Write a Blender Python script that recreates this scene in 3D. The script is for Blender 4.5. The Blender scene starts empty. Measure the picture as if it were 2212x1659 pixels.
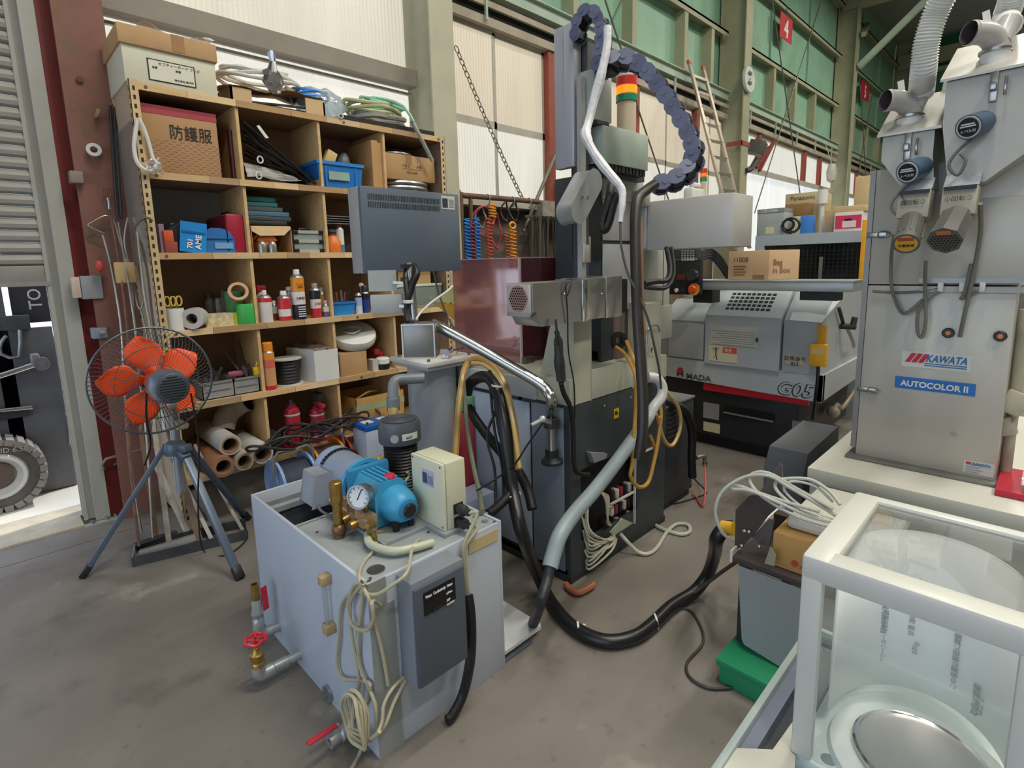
import bpy, bmesh, math, random
from mathutils import Vector as V, Matrix as Mx, noise as mnoise
sc = bpy.context.scene
COL = sc.collection
RND = random.Random(11)
PI = math.pi
def rad(a): return a * PI / 180
def srgb(h):
    if isinstance(h, str):
        h = h.lstrip('#'); h = [int(h[i:i+2], 16) / 255 for i in (0, 2, 4)]
    return tuple((c / 12.92 if c <= .04045 else ((c + .055) / 1.055) ** 2.4) for c in h)

# ------------------------------------------------------------------ camera
CF, CYAW, CPIT, CROLL, CCX, CCY, CH = 1164.0, .782, .156, -.0249, 1113.8, 754.1, 1.5
def cam_axes():
    f = V((math.sin(CYAW) * math.cos(CPIT), math.cos(CYAW) * math.cos(CPIT), -math.sin(CPIT)))
    r = V((math.cos(CYAW), -math.sin(CYAW), 0)); u = r.cross(f)
    c, s = math.cos(CROLL), math.sin(CROLL)
    return c * r + s * u, -s * r + c * u, f
CR, CU, CFW = cam_axes()
cd = bpy.data.cameras.new('camera'); cam = bpy.data.objects.new('camera', cd); COL.objects.link(cam)
cd.sensor_width = 36; cd.sensor_fit = 'HORIZONTAL'; cd.lens = CF / 2212 * 36
cd.shift_x = -(CCX - 1106) / 2212; cd.shift_y = (CCY - 829.5) / 2212
cd.clip_start = .02; cd.clip_end = 200
cam.matrix_world = Mx(((CR.x, CU.x, -CFW.x, 0), (CR.y, CU.y, -CFW.y, 0), (CR.z, CU.z, -CFW.z, CH), (0, 0, 0, 1)))
sc.camera = cam
CAM = V((0, 0, CH))
def ray(x, y): return CR * ((x - CCX) / CF) - CU * ((y - CCY) / CF) + CFW
def UX(x, y, X): d = ray(x, y); return CAM + d * (X / d.x)
def UY(x, y, Y): d = ray(x, y); return CAM + d * (Y / d.y)
def UZ(x, y, Z): d = ray(x, y); return CAM + d * ((Z - CH) / d.z)
def UD(x, y, D): return CAM + ray(x, y) * D

# ------------------------------------------------------------------ world, light, exposure
w = bpy.data.worlds.new('overcast_sky'); sc.world = w; w.use_nodes = True
nt = w.node_tree; bg = nt.nodes['Background']
tc = nt.nodes.new('ShaderNodeTexCoord'); sx = nt.nodes.new('ShaderNodeSeparateXYZ'); rp = nt.nodes.new('ShaderNodeValToRGB')
nt.links.new(tc.outputs['Generated'], sx.inputs[0]); nt.links.new(sx.outputs['Z'], rp.inputs[0]); nt.links.new(rp.outputs[0], bg.inputs[0])
rp.color_ramp.elements[0].color = (.72, .84, 1.0, 1); rp.color_ramp.elements[1].color = (.50, .68, 1.0, 1)
bg.inputs[1].default_value = 2.5
sd = bpy.data.lights.new('sun', 'SUN'); sd.energy = 3.2; sd.angle = rad(1.5); sd.color = (1, .95, .88)
so = bpy.data.objects.new('sun', sd); COL.objects.link(so); so.rotation_euler = V((-.55, -.10, -1.0)).to_track_quat('-Z', 'Y').to_euler()
sc.view_settings.view_transform = 'Standard'; sc.view_settings.look = 'None'
sc.view_settings.exposure = -0.25; sc.view_settings.gamma = 1.0; sc.view_settings.use_curve_mapping = False
LAMP_W = 150

# ------------------------------------------------------------------ materials
_mc = {}
def mat(h, rough=.55, metal=0, var=.12, vs=5, bump=0, bs=90, emit=0, spec=.5, stretch=None, alpha=None, wear=None):
    k = (h, rough, metal, var, vs, bump, bs, emit, spec, stretch, alpha, wear)
    if k in _mc: return _mc[k]
    m = bpy.data.materials.new('paint_' + str(len(_mc))); m.use_nodes = True; _mc[k] = m
    n = m.node_tree.nodes; L = m.node_tree.links; b = n['Principled BSDF']
    c = srgb(h); b.inputs['Roughness'].default_value = rough; b.inputs['Metallic'].default_value = metal
    b.inputs['Specular IOR Level'].default_value = spec; b.inputs['Base Color'].default_value = (*c, 1)
    if var or bump:
        t = n.new('ShaderNodeTexCoord'); src = t.outputs['Object']
        if stretch:
            mp = n.new('ShaderNodeMapping'); mp.inputs['Scale'].default_value = stretch; L.new(src, mp.inputs[0]); src = mp.outputs[0]
    if var:
        no = n.new('ShaderNodeTexNoise'); no.inputs['Scale'].default_value = vs; no.inputs['Detail'].default_value = 5; no.inputs['Roughness'].default_value = .62
        L.new(src, no.inputs['Vector'])
        r = n.new('ShaderNodeValToRGB'); r.color_ramp.elements[0].position = .3; r.color_ramp.elements[1].position = .7
        r.color_ramp.elements[0].color = (*[x * (1 - var) for x in c], 1); r.color_ramp.elements[1].color = (*[min(1, x * (1 + var)) for x in c], 1)
        L.new(no.outputs['Fac'], r.inputs[0]); out = r.outputs[0]
        if wear:
            n2 = n.new('ShaderNodeTexNoise'); n2.inputs['Scale'].default_value = wear[1]; n2.inputs['Detail'].default_value = 8; n2.inputs['Roughness'].default_value = .7
            L.new(src, n2.inputs['Vector'])
            r2 = n.new('ShaderNodeValToRGB'); r2.color_ramp.elements[0].position = wear[2]; r2.color_ramp.elements[1].position = wear[2] + .12
            r2.color_ramp.elements[0].color = (0, 0, 0, 1); r2.color_ramp.elements[1].color = (1, 1, 1, 1)
            L.new(n2.outputs['Fac'], r2.inputs[0])
            mx = n.new('ShaderNodeMix'); mx.data_type = 'RGBA'; L.new(r2.outputs[0], mx.inputs['Factor']); L.new(out, mx.inputs['A'])
            mx.inputs['B'].default_value = (*srgb(wear[0]), 1); out = mx.outputs['Result']
        L.new(out, b.inputs['Base Color'])
    if bump:
        n3 = n.new('ShaderNodeTexNoise'); n3.inputs['Scale'].default_value = bs; n3.inputs['Detail'].default_value = 3
        L.new(src, n3.inputs['Vector']); bp = n.new('ShaderNodeBump'); bp.inputs['Strength'].default_value = bump; bp.inputs['Distance'].default_value = .01
        L.new(n3.outputs['Fac'], bp.inputs['Height']); L.new(bp.outputs[0], b.inputs['Normal'])
    if emit:
        b.inputs['Emission Color'].default_value = (*c, 1); b.inputs['Emission Strength'].default_value = emit
    if alpha is not None: b.inputs['Alpha'].default_value = alpha
    return m
def clear(h, fac=.12, rough=.05, body=0, name='clear'):
    """clear sheet: tinted transparency + a little gloss + optional milky body"""
    k = ('clear', h, fac, rough, body)
    if k in _mc: return _mc[k]
    m = bpy.data.materials.new(name + '_' + str(len(_mc))); m.use_nodes = True; _mc[k] = m
    n = m.node_tree.nodes; L = m.node_tree.links; n.remove(n['Principled BSDF']); o = n['Material Output']
    t = n.new('ShaderNodeBsdfTransparent'); t.inputs[0].default_value = (*srgb(h), 1)
    g = n.new('ShaderNodeBsdfGlossy'); g.inputs['Roughness'].default_value = rough; g.inputs[0].default_value = (1, 1, 1, 1)
    d = n.new('ShaderNodeBsdfDiffuse'); d.inputs[0].default_value = (*srgb(h), 1)
    fr = n.new('ShaderNodeLayerWeight'); fr.inputs[0].default_value = .25
    ma = n.new('ShaderNodeMath'); ma.operation = 'MULTIPLY_ADD'; ma.inputs[1].default_value = .45; ma.inputs[2].default_value = fac * .5
    L.new(fr.outputs['Fresnel'], ma.inputs[0])
    m1 = n.new('ShaderNodeMixShader'); m1.inputs[0].default_value = body; L.new(t.outputs[0], m1.inputs[1]); L.new(d.outputs[0], m1.inputs[2])
    m2 = n.new('ShaderNodeMixShader'); L.new(ma.outputs[0], m2.inputs[0]); L.new(m1.outputs[0], m2.inputs[1]); L.new(g.outputs[0], m2.inputs[2])
    L.new(m2.outputs[0], o.inputs[0]); return m
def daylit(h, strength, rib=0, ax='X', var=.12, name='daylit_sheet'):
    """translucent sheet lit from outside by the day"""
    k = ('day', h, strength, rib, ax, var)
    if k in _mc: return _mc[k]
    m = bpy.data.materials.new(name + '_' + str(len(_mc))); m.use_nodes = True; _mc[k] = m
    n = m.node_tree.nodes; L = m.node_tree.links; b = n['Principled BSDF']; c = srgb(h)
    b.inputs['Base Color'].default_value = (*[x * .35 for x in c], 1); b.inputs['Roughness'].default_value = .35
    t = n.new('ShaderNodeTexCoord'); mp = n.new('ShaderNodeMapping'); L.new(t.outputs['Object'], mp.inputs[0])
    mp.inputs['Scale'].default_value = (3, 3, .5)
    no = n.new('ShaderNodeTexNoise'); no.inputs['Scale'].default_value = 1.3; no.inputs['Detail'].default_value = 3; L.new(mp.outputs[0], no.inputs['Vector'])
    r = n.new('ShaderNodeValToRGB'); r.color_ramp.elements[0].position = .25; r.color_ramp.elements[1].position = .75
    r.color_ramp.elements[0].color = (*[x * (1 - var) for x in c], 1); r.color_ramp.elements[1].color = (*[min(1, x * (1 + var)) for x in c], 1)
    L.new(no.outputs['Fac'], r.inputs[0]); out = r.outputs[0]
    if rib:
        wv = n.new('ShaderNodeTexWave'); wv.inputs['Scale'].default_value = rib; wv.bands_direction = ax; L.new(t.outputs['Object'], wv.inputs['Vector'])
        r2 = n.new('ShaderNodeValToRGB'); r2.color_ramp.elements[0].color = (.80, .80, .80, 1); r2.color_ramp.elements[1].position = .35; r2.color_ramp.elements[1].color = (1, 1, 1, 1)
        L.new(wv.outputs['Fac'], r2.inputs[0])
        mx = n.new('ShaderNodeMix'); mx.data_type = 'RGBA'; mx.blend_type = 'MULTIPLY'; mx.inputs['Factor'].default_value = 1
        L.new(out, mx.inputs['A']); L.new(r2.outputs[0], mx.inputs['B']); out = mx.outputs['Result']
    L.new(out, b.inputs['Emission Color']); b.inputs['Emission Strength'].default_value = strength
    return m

# ------------------------------------------------------------------ mesh builder
def catmull(pts, k, closed=False):
    pts = [V(p) for p in pts]
    if k <= 1 or len(pts) < 3: return pts
    out = []; n = len(pts); rng = range(n if closed else n - 1)
    for i in rng:
        g = (lambda j: pts[j % n]) if closed else (lambda j: pts[max(0, min(n - 1, j))])
        a, b, c, d = g(i - 1), g(i), g(i + 1), g(i + 2)
        for q in range(k):
            t = q / k; t2 = t * t; t3 = t2 * t
            out.append(.5 * ((2 * b) + (c - a) * t + (2 * a - 5 * b + 4 * c - d) * t2 + (3 * b - a - 3 * c + d) * t3))
    if not closed: out.append(pts[-1])
    return out
def frame(ax, up=None):
    z = V(ax).normalized(); u = V(up) if up else (V((0, 0, 1)) if abs(z.z) < .9 else V((1, 0, 0)))
    x = u.cross(z).normalized(); return x, z.cross(x), z
class MB:
    def __init__(s, M=None): s.bm = bmesh.new(); s.M = M; s.mi = 0
    def face(s, vs):
        try: f = s.bm.faces.new(vs); f.material_index = s.mi; return f
        except ValueError: return None
    def v(s, p): p = V(p); return s.bm.verts.new(s.M @ p if s.M else p)
    def hexa(s, p, bev=0):
        """8 corners: bottom ring 0-3, top ring 4-7"""
        v = [s.v(q) for q in p]
        fs = [s.face([v[i] for i in q]) for q in ((3, 2, 1, 0), (4, 5, 6, 7), (0, 1, 5, 4), (1, 2, 6, 5), (2, 3, 7, 6), (3, 0, 4, 7))]
        if bev:
            es = list({e for f in fs if f for e in f.edges})
            bmesh.ops.bevel(s.bm, geom=es, offset=bev, segments=2, affect='EDGES', profile=.5)
        return s
    def box(s, a, b, bev=0):
        x0, x1 = sorted((a[0], b[0])); y0, y1 = sorted((a[1], b[1])); z0, z1 = sorted((a[2], b[2]))
        return s.hexa([(x0, y0, z0), (x1, y0, z0), (x1, y1, z0), (x0, y1, z0), (x0, y0, z1), (x1, y0, z1), (x1, y1, z1), (x0, y1, z1)], bev)
    def obox(s, c, sz, ax=(0, 0, 1), up=None, bev=0):
        """box centred at c, local size sz along (x, y, z=ax)"""
        x, y, z = frame(ax, up); c = V(c); a, b, d = [q / 2 for q in sz]
        return s.hexa([c + x * i * a + y * j * b + z * k * d for k in (-1, 1) for i, j in ((-1, -1), (1, -1), (1, 1), (-1, 1))], bev)
    def bar(s, p, q, w, h, up=None, bev=0):
        p, q = V(p), V(q); return s.obox((p + q) / 2, (w, h, (q - p).length), q - p, up, bev)
    def prism(s, pts, vec, bev=0):
        vec = V(vec); pts = [V(p) for p in pts]
        n = V((0, 0, 0))
        for i in range(len(pts)): n += pts[i].cross(pts[(i + 1) % len(pts)])
        if n.dot(vec) > 0: pts = pts[::-1]
        a = [s.v(p) for p in pts]; b = [s.v(p + vec) for p in pts]; k = len(a)
        fs = [s.face(a), s.face(b[::-1])] + [s.face([a[i], b[i], b[(i + 1) % k], a[(i + 1) % k]][::-1]) for i in range(k)]
        for f in fs:
            if f: f.normal_update()
        if bev:
            es = list({e for f in fs[:2] if f for e in f.edges})
            bmesh.ops.bevel(s.bm, geom=es, offset=bev, segments=2, affect='EDGES', profile=.5)
        return s
    def tube(s, pts, r, n=8, sm=0, closed=False, cap=True):
        pts = catmull(pts, sm, closed); K = len(pts)
        rs = [r] * K if not isinstance(r, (list, tuple)) else [r[min(len(r) - 1, int(i * len(r) / K))] for i in range(K)]
        rings = []; px = None
        for i in range(K):
            a = pts[i - 1] if (i or closed) else pts[0]; b = pts[(i + 1) % K] if (i < K - 1 or closed) else pts[-1]
            t = (b - a)
            if t.length < 1e-9: t = V((0, 0, 1))
            t.normalize()
            if px is None: px = frame(t)[0]
            px = px - t * px.dot(t)
            if px.length < 1e-6: px = frame(t)[0]
            px.normalize(); py = t.cross(px)
            rings.append([s.v(pts[i] + (px * math.cos(2 * PI * j / n) + py * math.sin(2 * PI * j / n)) * rs[i]) for j in range(n)])
        for i in range(K if closed else K - 1):
            A, Bq = rings[i], rings[(i + 1) % K]
            for j in range(n): s.face([A[j], A[(j + 1) % n], Bq[(j + 1) % n], Bq[j]])
        if cap and not closed: s.face(rings[0][::-1]); s.face(rings[-1])
        return s
    def lathe(s, prof, c=(0, 0, 0), ax=(0, 0, 1), n=20, sx=1, sy=1, up=None):
        x, y, z = frame(ax, up); c = V(c); rings = []
        for r, h in prof:
            if r < 1e-6: rings.append([s.v(c + z * h)])
            else: rings.append([s.v(c + z * h + x * math.cos(2 * PI * j / n) * r * sx + y * math.sin(2 * PI * j / n) * r * sy) for j in range(n)])
        for A, Bq in zip(rings, rings[1:]):
            for j in range(n):
                k = (j + 1) % n
                if len(A) == 1 and len(Bq) == 1: continue
                if len(A) == 1: s.face([A[0], Bq[k], Bq[j]])
                elif len(Bq) == 1: s.face([A[j], A[k], Bq[0]])
                else: s.face([A[j], A[k], Bq[k], Bq[j]])
        return s
    def cyl(s, p, q, r, r2=None, n=16):
        p, q = V(p), V(q); r2 = r if r2 is None else r2; L = (q - p).length
        return s.lathe([(0, 0), (r, 0), (r2, L), (0, L)], p, q - p, n)
    def pipe(s, p, q, r, ri, n=18):
        p, q = V(p), V(q); L = (q - p).length
        return s.lathe([(ri, 0), (r, 0), (r, L), (ri, L), (ri, 0)], p, q - p, n)
    def ball(s, c, r, n=12, sc3=(1, 1, 1)):
        c = V(c); k = n // 2
        rings = []
        for i in range(k + 1):
            a = PI * i / k; z = -math.cos(a); q = math.sin(a)
            rings.append([s.v(c + V((q * math.cos(2 * PI * j / n) * r * sc3[0], q * math.sin(2 * PI * j / n) * r * sc3[1], z * r * sc3[2]))) for j in range(n)] if 0 < i < k else [s.v(c + V((0, 0, z * r * sc3[2])))])
        for A, Bq in zip(rings, rings[1:]):
            for j in range(n):
                m = (j + 1) % n
                if len(A) == 1: s.face([A[0], Bq[m], Bq[j]])
                elif len(Bq) == 1: s.face([A[j], A[m], Bq[0]])
                else: s.face([A[j], A[m], Bq[m], Bq[j]])
        return s
    def sheet(s, fn, nu, nv, th=0):
        g = [[s.v(fn(i / nu, j / nv)) for j in range(nv + 1)] for i in range(nu + 1)]
        for i in range(nu):
            for j in range(nv): s.face([g[i][j], g[i + 1][j], g[i + 1][j + 1], g[i][j + 1]])
        return s
    def build(s, name, m, parent=None, loc=None, sharp=38):
        me = bpy.data.meshes.new(name); bmesh.ops.recalc_face_normals(s.bm, faces=s.bm.faces) if s.bm.faces else None
        vs = [v.co.copy() for v in s.bm.verts]
        if parent is not None: o0 = WP.get(parent.name, V((0, 0, 0)))
        elif loc is not None: o0 = V(loc)
        elif vs: o0 = V(((min(v.x for v in vs) + max(v.x for v in vs)) / 2, (min(v.y for v in vs) + max(v.y for v in vs)) / 2, min(v.z for v in vs)))
        else: o0 = V((0, 0, 0))
        for v in s.bm.verts: v.co -= o0
        s.bm.to_mesh(me); s.bm.free()
        for p in me.polygons: p.use_smooth = True
        if sharp: me.set_sharp_from_angle(angle=rad(sharp))
        for q in (m if isinstance(m, (list, tuple)) else [m]): me.materials.append(q)
        o = bpy.data.objects.new(name, me); COL.objects.link(o)
        if parent is not None: o.parent = parent
        else: o.location = o0
        WP[o.name] = o0.copy(); return o
WP = {}
LABELS = {}
def tag(o, label, cat, group=None, kind=None):
    o['label'] = label; o['category'] = cat
    if group: o['group'] = group
    if kind: o['kind'] = kind
    return o
def T(name, label, cat, loc=(0, 0, 0), group=None):
    o = bpy.data.objects.new(name, None); COL.objects.link(o); o.location = V(loc); o.empty_display_size = .05
    WP[o.name] = V(loc); return tag(o, label, cat, group)
def S(o): o['kind'] = 'structure'; return o
def dup(root, loc, rotz=0, label=None):
    r = root.copy(); COL.objects.link(r); r.location = V(loc); r.rotation_euler = (0, 0, rotz)
    if label: r['label'] = label
    for ch in list(root.children):
        c = ch.copy(); COL.objects.link(c); c.parent = r
        for g in ch.children:
            d = g.copy(); COL.objects.link(d); d.parent = c
    return r
def inst(src, parent, loc, rot=None, name=None):
    """another piece sharing mesh data, at a world location (unrotated parents)"""
    o = src.copy(); COL.objects.link(o); o.parent = parent
    o.location = V(loc) - (WP[parent.name] if parent is not None else V((0, 0, 0)))
    if rot is not None: o.rotation_euler = rot
    return o
def place_local(o, loc):
    o.location = V(loc) - (WP[o.parent.name] if o.parent is not None else V((0, 0, 0))); return o
def lettering(s, p, right, up, size, m, parent, name='lettering', align='LEFT', depth=.0006, width=None, bold=0, shear=0):
    c = bpy.data.curves.new('txt', 'FONT'); c.body = s; c.size = size; c.align_x = align; c.extrude = depth; c.offset = bold; c.shear = shear; c.resolution_u = 3
    o = bpy.data.objects.new('txt', c); COL.objects.link(o)
    dg = bpy.context.evaluated_depsgraph_get(); me = bpy.data.meshes.new_from_object(o.evaluated_get(dg)); bpy.data.objects.remove(o); bpy.data.curves.remove(c)
    x = V(right).normalized(); z = x.cross(V(up)).normalized(); y = z.cross(x); p = V(p); o0 = WP[parent.name]
    k = 1.0
    if width and len(me.vertices):
        xs = [v.co.x for v in me.vertices]; k = width / max(1e-6, max(xs) - min(xs))
    for v in me.vertices: v.co = p + x * v.co.x * k + y * v.co.y + z * (v.co.z + depth) - o0
    me.materials.clear(); me.materials.append(m)
    for f in me.polygons: f.material_index = 0
    q = bpy.data.objects.new(name, me); COL.objects.link(q); q.parent = parent; WP[q.name] = o0.copy(); return q
def plate(p, right, up, w, h, m, parent, name='label_plate', th=.0015):
    """thin plate with its lower-left corner at p"""
    x = V(right).normalized() * w; n = V(right).cross(V(up)).normalized(); y = n.cross(V(right)).normalized() * h; p = V(p)
    return MB().prism([p, p + x, p + x + y, p + y], n * th).build(name, m, parent)
X_, Y_, Z_ = V((1, 0, 0)), V((0, 1, 0)), V((0, 0, 1))

# common materials
BLACK = mat('#17181a', .45, var=.15); RUB = mat('#141416', .5, var=.1, bump=.1); DARK = mat('#25272b', .5)
STEEL = mat('#a7a8a6', .28, .9, var=.08, vs=3, stretch=(1, 1, 12)); CHROME = mat('#c9c9c9', .12, 1, var=0); STEELD = mat('#6f6e6b', .4, .7, var=.2)
BRASS = mat('#a8884a', .35, .8, var=.2, vs=40); WHITE = mat('#dcdcd6', .5, var=.05); CREAM = mat('#cfcfb4', .5, var=.05)
CARD = mat('#b38f63', .8, var=.1, vs=9, bump=.05); CARDL = mat('#c9ad84', .8, var=.08, vs=9); CARDD = mat('#8d6b45', .85, var=.15)
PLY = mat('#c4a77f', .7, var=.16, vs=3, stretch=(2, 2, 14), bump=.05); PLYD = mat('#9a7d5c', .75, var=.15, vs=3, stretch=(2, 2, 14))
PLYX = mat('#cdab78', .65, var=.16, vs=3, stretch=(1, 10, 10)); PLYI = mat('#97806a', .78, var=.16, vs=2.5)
RED = mat('#c22a30', .45, var=.08); BLUE = mat('#2474c0', .45, var=.08); GREENP = mat('#3fae55', .45, var=.06); ORANGE = mat('#f0602a', .45, var=.04)
YEL = mat('#e0a92c', .5, var=.06); PVC = mat('#7f858a', .4, var=.06); AMBER = mat('#c09a4e', .3, var=.1); GREY = mat('#8e9192', .5, var=.06)
TAPEW = mat('#d9d9dc', .35, var=.1, vs=30, bump=.3, bs=60); INK = mat('#1a1a1c', .6, var=0); INKW = mat('#e8e8e8', .6, var=0)
SILX = 0
GALV = mat('#9da1a3', .35, .75, var=.15, vs=20)
# ------------------------------------------------------------------ ceiling lamps (modelled fixtures, out of view)
def bay_lamp(x, y, i):
    t = T('high_bay_lamp', 'white twin tube lamp under the roof, %s' % ('far left of the front row', 'second of the front row', 'third of the front row', 'fourth of the front row', 'over the water tank', 'over the grinding machine', 'over the olive columns', 'nearest the green end wall', 'over the feeder cabinet', 'added to brighten the far wall')[i], 'lamp', (x, y, 7.3), 'ceiling lamps')
    MB().box((x - .75, y - .16, 7.3), (x + .75, y + .16, 7.36)).build('housing', WHITE, t)
    MB().cyl((x - .7, y - .07, 7.27), (x + .7, y - .07, 7.27), .02, n=8).cyl((x - .7, y + .07, 7.27), (x + .7, y + .07, 7.27), .02, n=8).build('tubes', mat('#fff6e6', emit=6, var=0), t)
    [MB().cyl((x + d, y, 7.36), (x + d, y, 8.0), .008, n=6).build('hanger', STEELD, t) for d in (-.6, .6)]
    l = bpy.data.lights.new('tube_light', 'AREA'); l.shape = 'RECTANGLE'; l.size = 1.4; l.size_y = .3; l.energy = LAMP_W; l.color = (1, .95, .845)
    o = bpy.data.objects.new('tube_light', l); COL.objects.link(o); o.location = (x, y, 7.24)
for i, (x, y) in enumerate([(-1, -3), (3, -3), (7, -3), (11, -3), (1.2, .3), (6, .3), (11, .3), (16, -1), (2.6, -1.0), (13.5, .8)]): bay_lamp(x, y, i)  # last lamp is added, unseen, to brighten the far wall and columns

# ------------------------------------------------------------------ floor and ground
def floor_mat(a, b, c, sc1, rough):
    m = mat(a, rough, var=.10, vs=sc1, bump=.12, bs=25)
    n = m.node_tree.nodes; L = m.node_tree.links; bs = n['Principled BSDF']; old = bs.inputs['Base Color'].links[0].from_socket
    t = n.new('ShaderNodeTexCoord')
    for k, (col, s_, lo, hi) in enumerate([(b, .55, .42, .62), (c, 2.6, .56, .72), (c, 16, .62, .75), ('#968f84', 1.9, .60, .66)]):
        no = n.new('ShaderNodeTexNoise'); no.inputs['Scale'].default_value = s_; no.inputs['Detail'].default_value = 7; no.inputs['Roughness'].default_value = .6
        L.new(t.outputs['Object'], no.inputs['Vector']); r = n.new('ShaderNodeValToRGB'); r.color_ramp.elements[0].position = lo; r.color_ramp.elements[1].position = hi
        r.color_ramp.elements[0].color = (0, 0, 0, 1); r.color_ramp.elements[1].color = (.75, .75, .75, 1) if k else (1, 1, 1, 1); L.new(no.outputs['Fac'], r.inputs[0])
        mx = n.new('ShaderNodeMix'); mx.data_type = 'RGBA'; L.new(r.outputs[0], mx.inputs['Factor']); L.new(old, mx.inputs['A']); mx.inputs['B'].default_value = (*srgb(col), 1); old = mx.outputs['Result']
    L.new(old, bs.inputs['Base Color']); bs.inputs['Roughness'].default_value = rough; return m
FLOOR = floor_mat('#807971', '#6c655c', '#4e463d', 1.2, .55)
yj = (UZ(0, 1226, 0).y + UZ(269, 1148, 0).y) / 2
S(MB().box((-8, -10, -.15), (24, yj - .004, 0)).box((-8, yj + .004, -.15), (24, 4.3, 0)).box((-8, yj - .004, -.15), (24, yj + .004, -.012)).build('floor', FLOOR, loc=(0, 0, 0)))
GROUND = mat('#cbc6bb', .9, var=.12, vs=2, bump=.15)
S(MB().box((-12, 4.3, -.2), (10, 30, -.02)).build('floor_outside', GROUND))
S(MB().box((-1.25, 4.02, -.1), (.44, 4.42, .012)).build('trim_1', mat('#b3a891', .85, var=.2, vs=6)))

# ------------------------------------------------------------------ back wall, bay of the shutter and shelf
GREENW = mat('#86b097', .55, var=.14, vs=1.3, wear=('#87997c', .9, .57)); PALEG = mat('#a2b3a2', .6, var=.12, vs=3); OLIVE = mat('#9d9c80', .6, var=.14, vs=2, wear=('#77705a', 3, .62))
COLM = mat('#b3b19c', .6, var=.12, vs=2.2, wear=('#8a846c', 5, .64)); DARKGAP = mat('#2a2b2b', .8); FRAME = mat('#b0aca0', .5, var=.1); REDP = mat('#8d4636', .6, var=.2, vs=4)
BROWNW = mat('#6b5a4c', .8, var=.25, vs=2); HEADER = mat('#a39a88', .65, var=.2, vs=3)
S(MB().box((-8, 4.3, 0), (-1.2, 4.4, 8)).box((-1.2, 4.3, 3.2), (.45, 4.4, 8)).build('wall_back_left', mat('#77736b', .8, var=.15)))
# roller shutter
sh = S(MB().box((-1.2, 4.10, 1.445), (.314, 4.16, 1.56), .008).box((-1.2, 4.085, 1.445), (.314, 4.105, 1.47)).build('door_1', mat('#8f8d88', .5, var=.12, vs=5)))
sl = MB().prism([(-1.2, 4.12, 1.56), (-1.2, 4.100, 1.572), (-1.2, 4.094, 1.592), (-1.2, 4.104, 1.612), (-1.2, 4.118, 1.622), (-1.2, 4.13, 1.625), (-1.2, 4.13, 1.56)], (1.514, 0, 0)).build('slat', mat('#a19e96', .5, var=.14, vs=6, stretch=(.6, 1, 4), wear=('#6f6a60', 7, .63)), sh)
for k in range(1, 38):
    o = inst(sl, sh, WP[sh.name]); o.location.z += k * .0655
JAMB = mat('#a7a69d', .5, var=.08, vs=3)
S(MB().box((.352, 4.03, 0), (.421, 4.2, 4.4)).box((.318, 4.10, 0), (.352, 4.2, 4.4)).box((.300, 4.09, 0), (.318, 4.11, 4.4)).box((.300, 4.17, 0), (.318, 4.2, 4.4)).box((.29, 3.99, 0), (.45, 4.2, .012)).build('trim_2', JAMB))
MB().cyl((.40, 4.005, .012), (.40, 4.005, .03), .012, n=6).cyl((.33, 4.005, .012), (.33, 4.005, .03), .012, n=6).build('anchor_bolt', GALV, bpy.data.objects['trim_2'])
REDD = mat('#7e2b2b', .5, var=.12, vs=2.5)
S(MB().box((.421, 4.07, 0), (.50, 4.3, 7)).build('trim_3', REDD))
RUST = mat('#80574b', .7, var=.22, vs=2.4, bump=.08, wear=('#5f5a40', 2.0, .55))
S(MB().box((.482, 3.95, 0), (.712, 3.972, 7)).box((.59, 3.972, 0), (.605, 4.28, 7)).box((.482, 4.26, 0), (.712, 4.285, 7)).build('trim_4', RUST))
# corrugated translucent sheets behind the shelf
def corrugated(x0, x1, z0, z1, y, pitch=.034, amp=.005):
    m = MB(); n = int((x1 - x0) / pitch * 4)
    m.sheet(lambda u, v: (x0 + (x1 - x0) * u, y + amp * math.sin((x1 - x0) * u / pitch * 2 * PI), z0 + (z1 - z0) * v), n, 1); return m
w1 = S(MB().box((.72, 4.16, 2.98), (2.93, 4.19, 3.0)).build('window_1', FRAME))
for a, b in ((.72, 1.42), (1.40, 2.12), (2.10, 2.93)):
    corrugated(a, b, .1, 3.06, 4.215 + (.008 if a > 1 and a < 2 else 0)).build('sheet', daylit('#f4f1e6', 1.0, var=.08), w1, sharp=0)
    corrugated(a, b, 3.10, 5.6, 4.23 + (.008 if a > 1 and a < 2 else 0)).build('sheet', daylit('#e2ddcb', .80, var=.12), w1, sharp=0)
S(MB().box((.70, 4.06, 3.03), (2.93, 4.075, 3.16)).box((.70, 4.075, 3.145), (2.93, 4.2, 3.16)).box((.70, 4.075, 3.03), (2.93, 4.2, 3.045)).build('trim_5', mat('#8a8378', .55, var=.1)))
# steel H columns of the wall
def hcol(i, x, m1, y0=3.85, y1=4.27):
    m = MB().box((x - .125, y0, 0), (x + .125, y0 + .018, 8)).box((x - .125, y1 - .018, 0), (x + .125, y1, 8)).box((x - .006, y0 + .018, 0), (x + .006, y1 - .018, 8))
    S(m.build('trim_%d' % i, m1))
hcol(6, 3.045, COLM); hcol(7, 9.25, OLIVE); hcol(8, 15.42, OLIVE); hcol(9, 21.5, OLIVE)
S(MB().box((9.10, 3.84, 3.33), (9.40, 3.85, 3.40)).box((9.10, 3.84, 3.33), (9.115, 4.1, 3.40)).build('trim_10', REDP))

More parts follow.
